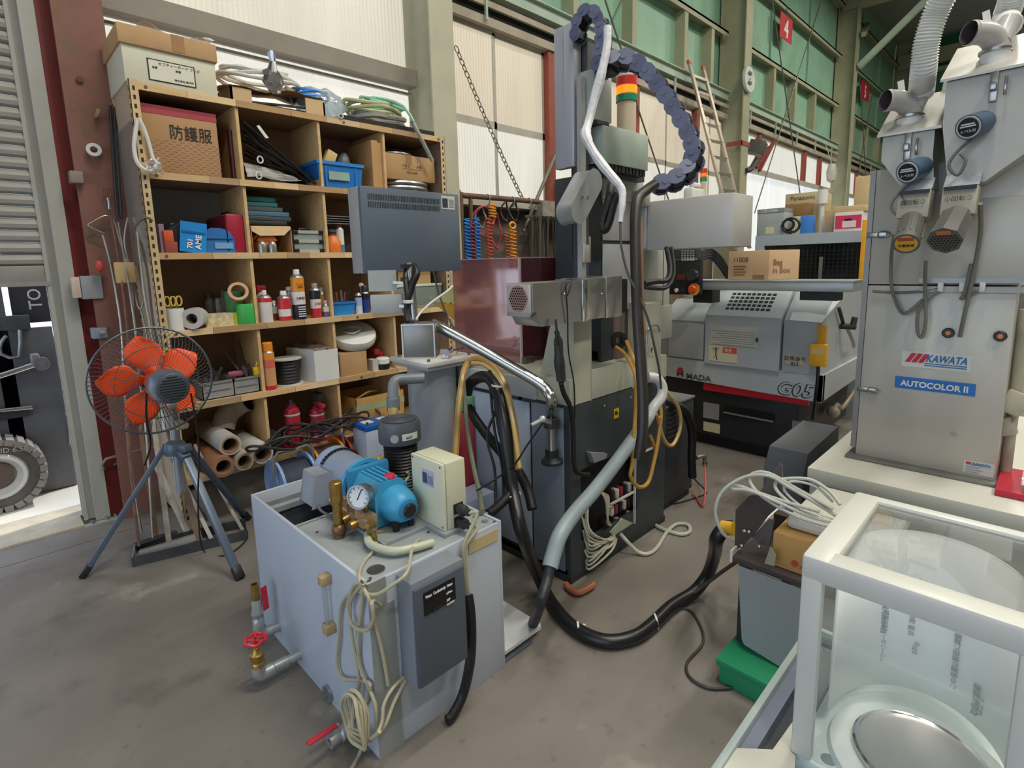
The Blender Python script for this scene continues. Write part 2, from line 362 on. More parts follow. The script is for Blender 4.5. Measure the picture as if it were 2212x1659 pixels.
# ------------------------------------------------------------------ back wall, girders and green cladding
def girders(i, x0, x1):
    S(MB().box((x0, 4.10, 4.04), (x1, 4.28, 4.19)).box((x0, 4.06, 4.175), (x1, 4.10, 4.19)).box((x0, 4.06, 4.04), (x1, 4.10, 4.052)).build('trim_%d' % i, PALEG))
    S(MB().box((x0, 4.24, 3.84), (x1, 4.28, 4.04)).build('trim_%d' % (i + 1), DARKGAP))
    S(MB().box((x0, 4.08, 3.93), (x1, 4.11, 3.985)).box((x0, 4.10, 3.77), (x1, 4.26, 3.85)).build('trim_%d' % (i + 2), HEADER))
    for k in range(5):
        x = x0 + (x1 - x0) * (k + .5) / 5
        MB().box((x - .012, 4.06, 3.80), (x + .012, 4.085, 4.06)).build('rail_bracket', PALEG, bpy.data.objects['trim_%d' % (i + 2)])
for i, a, b in ((20, 3.17, 9.125), (30, 9.375, 15.3), (40, 15.55, 21.38)): girders(i, a, b)
def green_bay(i, x0, x1, studs):
    S(MB().box((x0 - .13, 4.30, 4.15), (x1 + .13, 4.33, 8)).build('wall_back_%d' % i, GREENW))
    p = S(MB().box((x0, 4.13, 5.09), (x1, 4.30, 5.12)).box((x0, 4.13, 5.03), (x1, 4.145, 5.12)).build('trim_%d' % (i * 10 + 50), OLIVE))
    MB().box((x0, 4.13, 6.19), (x1, 4.30, 6.22)).box((x0, 4.13, 6.13), (x1, 4.145, 6.22)).build('purlin', OLIVE, p)
    MB().box((x0, 4.13, 7.3), (x1, 4.30, 7.33)).box((x0, 4.13, 7.24), (x1, 4.145, 7.33)).build('purlin', OLIVE, p)
    for x in studs: MB().box((x - .05, 4.14, 4.19), (x + .05, 4.155, 5.05)).box((x - .05, 4.155, 4.19), (x - .035, 4.3, 5.05)).build('stud', OLIVE, p)
    for x in (x0 + 1.9, x0 + 4.0): MB().box((x - .02, 4.26, 5.12), (x + .02, 4.3, 8)).build('seam_strip', GREENW, p)
green_bay(1, 3.17, 9.125, [UY(q, yy, 4.15).x for q, yy in ((1244, 60), (1369, 100), (1480, 140))] + [8.6])
green_bay(2, 9.375, 15.3, [UY(q, yy, 4.15).x for q, yy in ((1672, 190), (1718, 215), (1760, 235))] )
green_bay(3, 15.55, 21.38, [16.8, 18.2, 19.6, 20.8])
# wall below the windows in bay one
S(MB().box((.5, 4.27, 0), (9.12, 4.33, 2.14)).build('wall_back_low', BROWNW))
# sash windows, bay one
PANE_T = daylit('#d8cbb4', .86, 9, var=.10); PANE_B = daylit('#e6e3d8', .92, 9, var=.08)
def window(n, x0, x1, z0=2.16, zm=2.89, z1=3.76, cols=2):
    f = MB(); wd = (x1 - x0) / cols; t = .028; y0, y1 = 4.17, 4.21
    f.box((x0, y0, z0 - .05), (x1, y1 + .04, z0)).box((x0, y0, z1), (x1, y1, z1 + .03))
    w_ = S(f.build('window_%d' % n, FRAME))
    for c in range(cols):
        a, b = x0 + c * wd, x0 + (c + 1) * wd; yy = y0 + (.022 if c % 2 else 0)
        s = MB().box((a, yy, z0), (a + t, yy + .02, z1)).box((b - t, yy, z0), (b, yy + .02, z1)).box((a, yy, z0), (b, yy + .02, z0 + t)).box((a, yy, z1 - t), (b, yy + .02, z1)).box((a, yy, zm - .035), (b, yy + .02, zm + .035)).build('sash', FRAME, w_)
        MB().box((a + t, yy + .008, zm + .03), (b - t, yy + .012, z1 - t)).build('pane', PANE_T, s)
        MB().box((a + t, yy + .008, z0 + t), (b - t, yy + .012, zm - .03)).build('pane', PANE_B, s)
window(2, 3.2, 4.70); window(3, 4.80, 6.40); window(4, 6.51, 8.1); window(5, 8.2, 9.12)
S(MB().box((4.70, 4.12, 2.1), (4.80, 4.26, 3.77)).build('trim_11', REDP)); S(MB().box((6.40, 4.12, 2.1), (6.51, 4.26, 3.77)).build('trim_12', REDP)); S(MB().box((8.1, 4.12, 2.1), (8.2, 4.26, 3.77)).build('trim_13', REDP))
S(MB().box((3.17, 4.08, 2.08), (9.12, 4.27, 2.125)).build('trim_14', FRAME))
# bays two and three: windows over bright translucent sheets
def bay_far(n, x0, x1, posts):
    S(MB().box((x0, 4.12, 3.05), (x1, 4.2, 3.13)).build('trim_%d' % (14 + n), FRAME))
    w_ = S(MB().box((x0, 4.17, 3.70), (x1, 4.22, 3.77)).build('window_%d' % n, FRAME)); e = [x0] + posts + [x1]
    for a, b in zip(e, e[1:]):
        MB().box((a + .05, 4.20, 3.13), (b - .05, 4.205, 3.70)).build('pane', daylit('#e6e6dd', .9, 10, var=.05), w_)
        MB().box((a + .03, 4.18, 3.13), (a + .06, 4.21, 3.70)).box((b - .06, 4.18, 3.13), (b - .03, 4.21, 3.70)).build('sash_stile', FRAME, w_)
    for k, p in enumerate(posts): MB().box((p - .07, 4.13, 3.12), (p + .07, 4.24, 3.75)).build('post', REDP, w_)
    for k in range(6):
        a = x0 + (x1 - x0) * k / 6; b = x0 + (x1 - x0) * (k + 1) / 6
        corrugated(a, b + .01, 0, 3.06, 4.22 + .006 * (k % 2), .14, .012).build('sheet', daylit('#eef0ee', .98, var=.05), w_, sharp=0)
bay_far(6, 9.375, 15.3, [UY(1641, 300, 4.15).x, UY(1738, 345, 4.15).x, UY(1771, 360, 4.15).x]); bay_far(7, 15.55, 21.38, [17.4, 19.3])
# end wall, ceiling, roof steel
S(MB().box((21.7, -10, 0), (21.8, 4.4, 8)).build('wall_right', mat('#2f6b4c', .6, var=.15, vs=1)))
for k, z in enumerate((2.2, 3.4, 4.6, 5.8, 7.0)): S(MB().box((21.5, -9.5, z), (21.7, 3.9, z + .1)).build('trim_%d' % (100 + k), OLIVE))
S(MB().box((-8, -10, 0), (24, -9.9, 8)).build('wall_front', mat('#a3a296', .7)))
S(MB().box((-4.2, -9.9, 0), (-4, -3.2, 8)).box((-4.2, 3.2, 0), (-4, 4.3, 8)).box((-4.2, -3.2, 4.2), (-4, 3.2, 8)).build('wall_left', mat('#a3a296', .7)))  # unseen wall; its wide opening is added to bring bluish daylight from the left
S(MB().box((-8, -10, 8), (24, 4.5, 8.1)).build('ceiling', mat('#8f938c', .8, var=.08)))
for k, x in enumerate((3.045, 9.25, 15.42, 21.4)): S(MB().box((x - .1, -10, 7.2), (x + .1, 4.2, 7.6)).build('trim_%d' % (110 + k), OLIVE))
S(MB().bar((15.42, 3.8, 5.9), (15.42, 2.2, 7.3), .12, .12).build('trim_120', PALEG))
S(MB().bar((15.42, 3.75, 6.6), (17.2, 4.1, 7.4), .1, .1).build('trim_121', OLIVE))
# wind bracing rods
ROD = mat('#6a6a5c', .5, .4)
def rod(label, a, b, Y=4.0, r=.012): tag(MB().cyl(UY(*a, Y), UY(*b, Y), r, n=6).build('brace_rod', ROD), label, 'rod', 'wind brace rods')
rod('long brace rod falling rightward from beside the red 4 sign', (1668, 0), (1729, 425)); rod('brace rod rising rightward across the wall right of the red 4 sign', (1630, 460), (1772, 8), 4.06)
rod('brace rod crossing the green panel above the cable chain loop', (1307, 0), (1345, 115)); rod('brace rod slanting left above the cable chain loop', (1343, 0), (1315, 60), 4.06)
rod('brace rod slanting behind the signal tower down to the head box', (1350, 150), (1446, 437), 4.10); rod('steep brace rod passing beside the red 5 sign', (1856, 160), (1870, 375)); rod('brace rod leaning right below the red 5 sign', (1850, 400), (1885, 200), 4.06)
rod('grey diagonal brace bar under the window sill beside the tool rack', (1204, 325), (1130, 500), 4.05, .02)
# ------------------------------------------------------------------ the plywood shelf
SY, SB = 3.5, 3.95
ZS = [2.49, 2.04, 1.61, 1.175, .74, .30]; XS = [.74, 1.225, 1.725, 2.21, 2.72]
shelf = T('storage_shelf', 'tall open plywood shelf with slotted steel corner posts, full of tools', 'shelf', (1.73, 3.72, 0))
ANG = mat('#c9b084', .55, var=.12, vs=3)
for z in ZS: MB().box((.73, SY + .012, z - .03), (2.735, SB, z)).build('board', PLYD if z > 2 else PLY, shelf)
tones = ['#d0b080', '#c2a274', '#b9966a', '#d9bd92', '#a98e6c', '#cbb08a', '#ad8b62']
for i, z in enumerate(ZS):      # facing strips on the board fronts, each its own piece
    x = .74; k = i
    while x < 2.72:
        l = RND.uniform(.14, .34); e = min(2.735, x + l)
        MB().box((x, SY, z - .036), (e - .002, SY + .012, z + .001)).build('edge_strip', mat(tones[k % 7], .7, var=.12, vs=5, stretch=(1, 8, 8)), shelf); x = e; k += 3
for r in range(5):
    for x in XS[1:4]: MB().box((x - .009, SY + .015, ZS[r + 1]), (x + .009, SB, ZS[r] - .03)).build('divider', PLYX, shelf)
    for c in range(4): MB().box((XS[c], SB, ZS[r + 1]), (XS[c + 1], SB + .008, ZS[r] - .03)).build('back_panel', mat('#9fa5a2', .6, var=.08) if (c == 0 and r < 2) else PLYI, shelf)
def slotted(x, y, sx, sy, z1):
    m = MB(); a = .04; t = .003
    m.box((x, y, 0), (x + sx * a, y + sy * t, z1)).box((x, y, 0), (x + sx * t, y + sy * a, z1)); p = m.build('corner_post', ANG, shelf)
    h = MB(); z = .06
    while z < z1 - .03:
        h.box((x + sx * .014, y - .0012 * sy, z), (x + sx * .025, y + sy * .0005, z + .022)); h.box((x - .0012 * sx, y + sy * .014, z), (x + sx * .0005, y + sy * .025, z + .022)); z += .045
    o = h.build('slot_holes', mat('#2c2418', .8, var=0), p); o['kind'] = 'stuff'
for x, sx in ((.70, 1), (2.745, -1)):
    slotted(x, SY - .004, sx, 1, 2.5); slotted(x, SB + .01, sx, -1, 2.5)
MB().box((.703, SY, .05), (.709, SB, 2.49)).build('side_panel', mat('#b7a48c', .65, var=.1), shelf)
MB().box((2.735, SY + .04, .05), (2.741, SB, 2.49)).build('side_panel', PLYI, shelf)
MB().box((.74, SY + .05, 0), (2.70, SY + .07, .26)).build('kick_board', mat('#6d6154', .8), shelf)
bolts = MB()
for z in ZS:
    for x in (.775, 1.9, 2.69): bolts.cyl((x, SY, z - .018), (x, SY - .004, z - .018), .008, n=8)
bolts.build('bolt', STEELD, shelf)['kind'] = 'stuff'
def drape(name, label, cat, pts, m, d=.02, th=.012, sub=10):
    mb = MB(); (a, b, c, e) = [V(p) for p in pts]; sd = RND.random() * 9; nrm = (b - a).cross(e - a).normalized()
    mb.sheet(lambda u, v: a.lerp(b, u).lerp(e.lerp(c, u), v) + nrm * d * mnoise.noise(V((u * 4 + sd, v * 4, sd))), sub, sub); return tag(mb.build(name, m), label, cat)
FILM = clear('#eef0f0', .3, .15, .22, 'film')
drape('plastic_sheet', 'wrinkled clear plastic sheet taped over the left side of the shelf', 'plastic sheet', [(.694, 3.50, 1.55), (.694, 3.94, 1.55), (.694, 3.94, 2.3), (.694, 3.50, 2.3)], FILM, .006)

t = T('hanging_bag', 'white plastic bag with a loop handle hanging on the shelf corner post', 'bag', UY(320, 330, 3.47))
MB().tube([UY(*q, 3.47) for q in ((298, 258), (292, 290), (290, 320), (296, 350), (312, 366), (330, 368), (340, 352))], .010, 8, 4).tube([UY(*q, 3.465) for q in ((300, 255), (312, 280), (322, 310), (332, 345), (345, 355))], .009, 8, 4).build('loop_handle', mat('#d5d3cb', .45), t)
drape('plastic_wrap', 'bunch of clear film gathered at the bag handle', 'plastic wrap', [UY(312, 345, 3.46), UY(350, 340, 3.46), UY(354, 378, 3.46), UY(318, 374, 3.46)], FILM, .03)
# ------------------------------------------------------------------ things on the shelf
def ext(px0, px1, pyt, Y, row): return UY(px0, 500, Y).x, UY(px1, 500, Y).x, max(ZS[row] + .02, UY((px0 + px1) / 2, pyt, Y).z)
def carton(name, label, cat, px0, px1, pyt, row, Y=3.54, dep=.3, m=CARD, lid=None, open_=False, group=None, tape=None, z0=None, ztop=None):
    x0, x1, z1 = ext(px0, px1, pyt, Y, row); z0 = ZS[row] if z0 is None else z0; z1 = ztop or z1; y1 = min(Y + dep, 3.935)
    t = T(name, label, cat, ((x0 + x1) / 2, (Y + y1) / 2, z0), group); q = .004
    if open_:
        MB().box((x0, Y, z0), (x1, y1, z0 + q)).box((x0, Y, z0), (x1, Y + q, z1)).box((x0, y1 - q, z0), (x1, y1, z1)).box((x0, Y, z0), (x0 + q, y1, z1)).box((x1 - q, Y, z0), (x1, y1, z1)).build('body', m, t)
    else: MB().box((x0, Y, z0), (x1, y1, z1), .004).build('body', m, t)
    if tape: MB().box(((x0 + x1) / 2 - .025, Y - .0012, z1 - (z1 - z0) * .35), ((x0 + x1) / 2 + .025, Y, z1)).box(((x0 + x1) / 2 - .025, Y - .001, z1), ((x0 + x1) / 2 + .025, y1, z1 + .001)).build('tape', tape, t)
    return t, x0, x1, z0, z1, Y, y1
# white carton with a brown lid
x0, x1 = UY(272, 185, 3.52).x, UY(471, 205, 3.52).x; zl = UY(262, 92, 3.52).z; zt = UY(255, 48, 3.52).z
t = T('carton', 'big white carton with a brown cardboard lid, on top of the shelf at left', 'box', ((x0 + x1) / 2, 3.73, 2.491))
MB().box((x0, 3.52, 2.491), (x1, 3.93, zl + .02), .004).build('body', mat('#cfccb8', .8, var=.05, vs=5), t)
MB().box((x0 - .012, 3.505, zl), (x1 + .012, 3.945, zt), .006).build('lid', mat('#b9966b', .8, var=.08, vs=6), t)
MB().box(((x0 + x1) / 2 + .01, 3.503, zl + .01), ((x0 + x1) / 2 + .07, 3.505, zt)).build('tape', mat('#9c774c', .35), t)
a, b = UY(316, 124, 3.519), UY(420, 150, 3.519); h = a.z - UY(320, 172, 3.519).z; zc = a.z - h
plate((a.x, 3.5195, zc), X_, Z_, b.x - a.x, h, INK, t, 'label_border'); plate((a.x + .006, 3.5178, zc + .006), X_, Z_, b.x - a.x - .012, h - .012, mat('#d9d6c4', .7, var=0), t, 'label_plate')
for k, (s, dx, dz, sz) in enumerate([('セフティーガード フード', .05, .10, .018), ('品番', .02, .075, .013), ('数量', .13, .075, .013), ('株式会社 製作所', .12, .02, .013)]): lettering(s, (a.x + dx, 3.516, zc + dz * h / .13), X_, Z_, sz, INK, t)
drape('plastic_bag', 'crumpled clear plastic bag lying on the brown carton lid', 'plastic bag', [(x0 + .10, 3.54, zt + .03), (x1 + .02, 3.54, zt + .02), (x1, 3.9, zt + .03), (x0 + .1, 3.9, zt + .05)], FILM, .05, sub=14)
def coil(name, label, cat, c, R, r, n, m, group=None, tail=None, sq=.9, jit=.25):
    mb = MB(); pts = []; ph = RND.random() * 6
    for i in range(n * 14 + 1):
        a = ph + 2 * PI * i / 14; k = i / (n * 14.)
        rr = R * (1 - jit * .5 + jit * mnoise.noise(V((k * 7, c[0], 1)))); pts.append(V((c[0] + rr * math.cos(a), c[1] + rr * sq * math.sin(a), c[2] + r + 2 * r * n * k * .62 + .012 * math.sin(a * 2 + k * 9))))
    if tail: pts += [V(p) for p in tail]
    mb.tube(pts, r, 7, 2); return tag(mb.build(name, m), label, cat, group)
# crate, cardboard, foil and coils on the top
x0, x1, z1 = ext(528, 722, 205, 3.56, 0)
t = T('wooden_tray', 'shallow wooden tray of dark odds and ends on top of the shelf', 'tray', ((x0 + x1) / 2, 3.73, 2.491)); zz = 2.491
MB().box((x0, 3.56, zz), (x1, 3.9, zz + .01)).box((x0, 3.56, zz), (x0 + .012, 3.9, zz + .10)).box((x1 - .012, 3.56, zz), (x1, 3.9, zz + .10)).box((x0, 3.888, zz), (x1, 3.9, zz + .1)).build('body', CARDD, t)
MB().box((x0, 3.56, zz + .01), (x0 + .12, 3.57, zz + .09)).build('front_flap', CARDL, t); MB().box((x1 - .13, 3.56, zz + .01), (x1, 3.57, zz + .11)).build('front_flap', CARDL, t)
m = MB()
for k in range(9): m.bar((x0 + .02 + RND.random() * .1, 3.58 + k * .03, zz + .02 + .006 * k), (x1 - .03 - RND.random() * .15, 3.6 + k * .028, zz + .03 + .05 * RND.random()), .016, .012)
m.build('scrap_strips', mat('#3d332e', .8, var=.3, vs=20), t)['kind'] = 'stuff'
xa, xb = UY(470, 190, 3.6).x, UY(690, 190, 3.6).x
drape('cardboard_sheet', 'torn flattened brown cardboard bridging the wooden tray under white tubing', 'cardboard', [(xa + .02, 3.55, zz + .08), (xb, 3.55, zz + .135), (xb, 3.88, zz + .15), (xa + .02, 3.88, zz + .13)], mat('#a57f55', .85, var=.2), .03)
coil('tubing_coil', 'wide coil of white translucent tubing lying beside the white carton', 'tubing', ((xa + xb) / 2 - .03, 3.70, zz + .155), .25, .012, 4, mat('#dfe0da', .3, alpha=.85), sq=.6)
foil = MB(); fa = UY(588, 172, 3.53)
foil.ball(fa, .06, 14, (1, .5, 1.3)); foil.lathe([(.03, 0), (.012, .06), (.025, .12), (0, .14)], fa + V((0, 0, .04)), (.1, 0, 1), 9)
for v_ in foil.bm.verts: v_.co += V((mnoise.noise(v_.co * 30), mnoise.noise(v_.co * 31 + V((5, 0, 0))), mnoise.noise(v_.co * 29 + V((0, 9, 0))))) * .022
tag(foil.build('foil_bag', mat('#b9b9be', .2, .9, var=.1), sharp=15), 'crumpled silver foil bag hanging over the front of the wooden tray', 'bag')
p = UY(672, 195, 3.66); coil('tubing_coil', 'small coil of bright blue tubing inside a clear bag', 'tubing', (p.x, 3.70, 2.62), .13, .008, 5, mat('#3a8fe0', .35))
bag = MB().ball((p.x + .07, 3.70, 2.60), .17, 16, (1, .85, .72))
for v_ in bag.bm.verts: v_.co += V((mnoise.noise(v_.co * 14), mnoise.noise(v_.co * 14 + V((5, 0, 0))), mnoise.noise(v_.co * 14 + V((0, 9, 0))))) * .03
tag(bag.build('plastic_bag', clear('#dfe8ef', .25, .1, .28, 'bagfilm')), 'puffed clear plastic bag around the blue tubing coil', 'plastic bag')
xa, xb = UY(728, 260, 3.55).x, UY(935, 290, 3.55).x
t = tag(MB().box((xa, 3.53, 2.491), (xb, 3.9, 2.50)).box((xa, 3.53, 2.491), (xb, 3.54, 2.53)).box((xa, 3.89, 2.491), (xb, 3.9, 2.53)).build('black_tray', BLACK), 'flat black tray under the hose coils at the right end of the shelf top', 'tray')
coil('hose_coil', 'grey clear hose coil, lowest in the heap on the black tray', 'hose', ((xa + xb) / 2 + .02, 3.72, 2.502), .255, .019, 4, mat('#8d8d86', .3, alpha=.9), sq=.62)
coil('hose_coil', 'pale yellow green hose coil in the middle of the heap on the black tray', 'hose', ((xa + xb) / 2 - .02, 3.72, 2.60), .25, .014, 4, mat('#b9bd93', .35), sq=.62)
e = UY(880, 255, 3.5)
coil('hose_coil', 'pale green hose coil lying on top of the heap, end drooping', 'hose', ((xa + xb) / 2 + .07, 3.72, 2.675), .21, .011, 3, mat('#93cdb0', .3), sq=.62, tail=[(e.x - .1, 3.62, 2.72), (e.x - .03, 3.5, 2.66), (e.x + .03, 3.47, 2.56)])
tag(MB().tube([UY(890, 262, 3.49), UY(905, 290, 3.465), UY(920, 320, 3.46), UY(934, 348, 3.46)], .016, 9, 4).build('hose_end', mat('#9a9c94', .3, alpha=.9)), 'clear grey hose end hanging down over the shelf front at right', 'hose')
tag(MB().pipe(UY(737, 250, 3.49) , UY(737, 250, 3.49) + V((.02, .2, .004)), .018, .013, 12).build('pipe_piece', WHITE), 'short white plastic pipe lying beside the black tray', 'pipe')

# row one
t, x0, x1, z0, z1, Y, y1 = carton('carton', 'brown carton with red top edge and black handwriting, upper left compartment', 'box', 332, 492, 270, 1, 3.55, .33, mat('#b08a62', .8, var=.06), ztop=2.40)
MB().box((x0 - .001, Y - .0015, z1 - .045), (x1 + .001, Y, z1)).box((x0, Y - .001, z1), (x1, y1, z1 + .0015)).build('red_band', mat('#a6424a', .7), t)
lettering('防護服', (x0 + .13, Y - .003, z0 + .20), X_, Z_, .085, INK, t, width=.21)
hat = MB()
for k in range(13):
    for j in range(9): hat.box((x0 + .02 + j * .04 + (.02 if k % 2 else 0), Y - .0009, z0 + .015 + k * .0135), (x0 + .042 + j * .04 + (.02 if k % 2 else 0), Y, z0 + .019 + k * .0135))
hat.build('printed_dashes', mat('#8f6a58', .8), t)['kind'] = 'stuff'
a = UY(498, 340, 3.62); tag(MB().cyl((a.x + .015, 3.62, ZS[1]), (a.x + .015, 3.62, ZS[1] + .30), .022, n=14).build('red_tube', mat('#4d1a1e', .25, var=.2)), 'dark red tube standing beside the carton with handwriting', 'tube')
for k in range(12):
    y = 3.53 + .03 * k; a = UY(524 + RND.uniform(0, 6), 262 + 10 * (k * 5 % 12), y); b = UY(676 + RND.uniform(-12, 4), min(384, 372 + k * 2.2), y)
    a.x = max(a.x, 1.245); b.x = min(b.x, 1.705); a.z = max(2.07, a.z); b.z = 2.055 + .016 * (k % 5); z_ = MB().bar(a, b, RND.uniform(.010, .016), RND.uniform(.016, .026), up=(0, 1, 0)).build('black_strip', mat('#19191d', .25, var=.2))
    tag(z_, 'glossy black strip leaning in the second upper compartment, %s from the front' % ('first', 'second', 'third', 'fourth', 'fifth', 'sixth', 'seventh', 'eighth', 'ninth', 'tenth', 'eleventh', 'twelfth')[k], 'strip', 'black strips leaning in the shelf')
tag(MB().prism([UY(554, 272, 3.515), UY(560, 270, 3.515), UY(581, 298, 3.515), UY(574, 299, 3.515)], (0, .002, 0)).build('paper_tag', WHITE), 'white paper tag stuck on the leaning black strips', 'tag')
drape('grey_wrap', 'crumpled grey plastic wrap lying under the black strips', 'plastic wrap', [(1.25, 3.51, 2.065), (1.58, 3.51, 2.06), (1.5, 3.53, 2.10), (1.25, 3.56, 2.15)], mat('#9a9893', .4, var=.2), .02)
for q, (px, py) in enumerate(((559, 379), (562, 345))):
    tag(MB().tube([UY(px, py, 3.508) + V((.016 * math.cos(a * PI / 6), 0, .02 * math.sin(a * PI / 6))) for a in range(12)], .0045, 6, closed=True).build('white_ring', WHITE), ('small white ring hanging at the foot of the black strips', 'small white ring among the black strips, the upper one')[q], 'ring')
# blue crate
x0, x1, z1 = ext(697, 792, 352, 3.53, 1)
t = T('plastic_crate', 'bright blue plastic crate with a paper label, third upper compartment', 'crate', ((x0 + x1) / 2, 3.64, 2.04)); z0 = 2.04; i = .015; y0, y1 = 3.53, 3.78
MB().hexa([(x0 + i, y0 + i, z0), (x1 - i, y0 + i, z0), (x1 - i, y1 - i, z0), (x0 + i, y1 - i, z0), (x0, y0, z1 - .02), (x1, y0, z1 - .02), (x1, y1, z1 - .02), (x0, y1, z1 - .02)]).build('body', BLUE, t)
MB().box((x0 - .008, y0 - .008, z1 - .022), (x1 + .008, y0 + .006, z1)).box((x0 - .008, y1 - .006, z1 - .022), (x1 + .008, y1 + .008, z1)).box((x0 - .008, y0, z1 - .022), (x0 + .006, y1, z1)).box((x1 - .006, y0, z1 - .022), (x1 + .008, y1, z1)).build('rim', mat('#2f82d2', .4), t)
for xx in (x0 + .05, x1 - .06): MB().box((xx, y0 - .002, z0 + .01), (xx + .012, y0 + .014, z1 - .02)).build('rib', BLUE, t)
plate((x0 + .075, y0 - .001, z0 + .055), X_, Z_, .15, .055, mat('#8ea99b', .7), t, 'paper_label')
a = UY(720, 345, 3.6); tag(MB().obox((a.x - .02, 3.62, z1 + .03), (.05, .07, .11), (.45, 0, 1), bev=.004).build('paper_box', mat('#cdb877', .7)), 'pale yellow box leaning out of the blue crate', 'box')
tag(MB().lathe([(0, 0), (.045, 0), (.05, .05), (.035, .09), (.012, .12), (0, .12)], (a.x + .08, 3.63, z1 - .03), (.2, 0, 1), 14).build('bottle', mat('#51585a', .4)), 'dark grey bottle lying in the blue crate', 'bottle')
for q, (px0, px1, z, la) in enumerate(((803, 817, 2.405, 'plywood slat standing nearer the blue crate, left of a pair'), (817, 831, 2.395, 'plywood slat standing against the divider, right of a pair'))):
    xa, xb = UY(px0, 350, 3.53).x, UY(px1, 350, 3.53).x; tag(MB().box((xa + .004, 3.53 + q * .01, 2.04), (min(xb, 2.198), 3.9, z - .01)).build('plywood_slat', mat(('#b98f5e', '#c89e6c')[q], .7, var=.1)), la, 'slat')
tag(MB().lathe([(0, 0), (.035, 0), (.035, .15), (.014, .19), (.014, .23), (0, .23)], (UY(798, 370, 3.7).x, 3.72, 2.04), n=14).build('bottle', mat('#1b1d22', .25)), 'black bottle behind the blue crate beside the plywood slat', 'bottle')
for q in range(3): 
    tag(MB().tube([(2.46 + .21 * math.cos(a * PI / 12), 3.72 + .19 * math.sin(a * PI / 12), 2.06 + .034 * q) for a in range(24)], .017, 8, closed=True).build('metal_ring', GALV), ('bright tubing ring lowest under the carton, right upper compartment', 'bright tubing ring in the middle under the carton', 'bright tubing ring uppermost under the carton')[q], 'tubing ring')
t, x0, x1, z0, z1, Y, y1 = carton('carton', 'plain brown carton standing on bright tubing rings, right upper compartment', 'box', 834, 945, 325, 1, 3.55, .3, CARD, z0=2.147, ztop=2.33, tape=mat('#a27f55', .35))
xm_ = (x0 + x1) / 2 + .02; BI = mat('#6d5a45', .8); lettering('つまＡ　　４号', (xm_, Y - .002, z0 + .095), X_, Z_, .026, BI, t, align='CENTER'); MB().box((xm_ - .09, Y - .0012, z0 + .082), (xm_ + .09, Y, z0 + .085)).build('print_line', BI, t); lettering('10入×60', (xm_, Y - .002, z0 + .05), X_, Z_, .028, BI, t, align='CENTER')
tag(MB().tube([(2.40 + .16 * math.cos(a * PI / 12), 3.72 + .15 * math.sin(a * PI / 12), z1 + .012) for a in range(24)], .011, 8, closed=True).build('metal_ring', GALV), 'thin bright ring lying on the plain brown carton', 'tubing ring')

# row two
x = .775; tag(MB().box((.765, 3.55, 1.61), (.79, 3.72, 1.77)).build('booklet', mat('#8f7c93', .6)), 'mauve booklet standing at the left end of the second row', 'booklet')
xa, xb = UY(356, 530, 3.53).x, UY(384, 530, 3.53).x
tag(MB().box((xa, 3.53, 1.61), (xb, 3.66, 1.672), .003).build('small_box', mat('#8e3f36', .6)), 'dull red small box under an orange box, second row', 'box')
tag(MB().box((xa, 3.53, 1.672), (xb - .015, 3.65, 1.735), .003).build('small_box', mat('#c9502c', .6)), 'orange small box on a dull red box, second row', 'box')
a, b = UY(389, 538, 3.53), UY(430, 486, 3.53); w_ = b.x - a.x
t = T('tool_case', 'bright blue tool case leaning, with white lettering', 'case', ((a.x + b.x) / 2, 3.63, 1.61)); up = V((.12, 0, 1)).normalized(); rt = V((1, 0, -.12)).normalized(); o = V((a.x + .005, 3.53, 1.628))
P4 = [o, o + rt * .12, o + rt * .12 + up * .155, o + up * .155]
MB().prism(P4, (0, .2, 0), .008).build('body', mat('#2286cf', .4), t)
MB().prism([o + up * .10 + V((0, -.004, 0)), o + rt * .12 + up * .10 + V((0, -.004, 0)), o + rt * .12 + up * .112 + V((0, -.004, 0)), o + up * .112 + V((0, -.004, 0))], (0, .006, 0)).build('lid_seam', mat('#15629f', .4), t)
lettering('AME', o + rt * .10 + up * .012 + V((0, -.003, 0)), up, -rt, .042, INKW, t, bold=.001); lettering('701', o + rt * .055 + up * .012 + V((0, -.003, 0)), up, -rt, .038, INKW, t, bold=.001)
MB().prism([o + V((-.004, .03, 0)), o + up * .155 + V((-.004, .03, 0)), o + up * .11 + V((-.07, .03, 0))], (0, .15, 0)).build('open_lid', mat('#20242c', .5), t)
x0, x1, z1 = ext(436, 500, 502, 3.54, 2); t = T('tool_case', 'blue tool case with rounded top and a pale label', 'case', ((x0 + x1) / 2, 3.64, 1.61)); z1 = 1.745
MB().prism([(x0, 3.54, 1.61), (x1, 3.54, 1.61), (x1 + .002, 3.54, 1.69), (x1 - .02, 3.54, z1 - .015), (x1 - .06, 3.54, z1), (x0 + .05, 3.54, z1), (x0 + .015, 3.54, z1 - .02), (x0, 3.54, 1.69)], (0, .2, 0), .01).build('body', mat('#2c6fb0', .45), t)
MB().box((x0 - .002, 3.534, 1.69), (x1 + .002, 3.545, 1.697)).build('seam', mat('#1e5288', .45), t); plate((x0 + .06, 3.535, 1.635), X_, Z_, .1, .035, mat('#6f9cc4', .5), t, 'label_plate')
x0, x1, z1 = ext(500, 540, 465, 3.54, 2); t = T('tool_case', 'tall red metal tool case standing upright against the divider', 'case', (1.17, 3.7, 1.61))
MB().box((1.115, 3.545, 1.61), (1.212, 3.9, 1.84), .008).build('body', mat('#a3253a', .35), t); MB().box((1.108, 3.54, 1.62), (1.114, 3.9, 1.83)).build('side_flange', mat('#7a1b2a', .4), t); MB().tube([(1.16, 3.6, 1.84), (1.16, 3.6, 1.86), (1.16, 3.75, 1.86), (1.16, 3.75, 1.84)], .006, 6).build('handle', DARK, t)
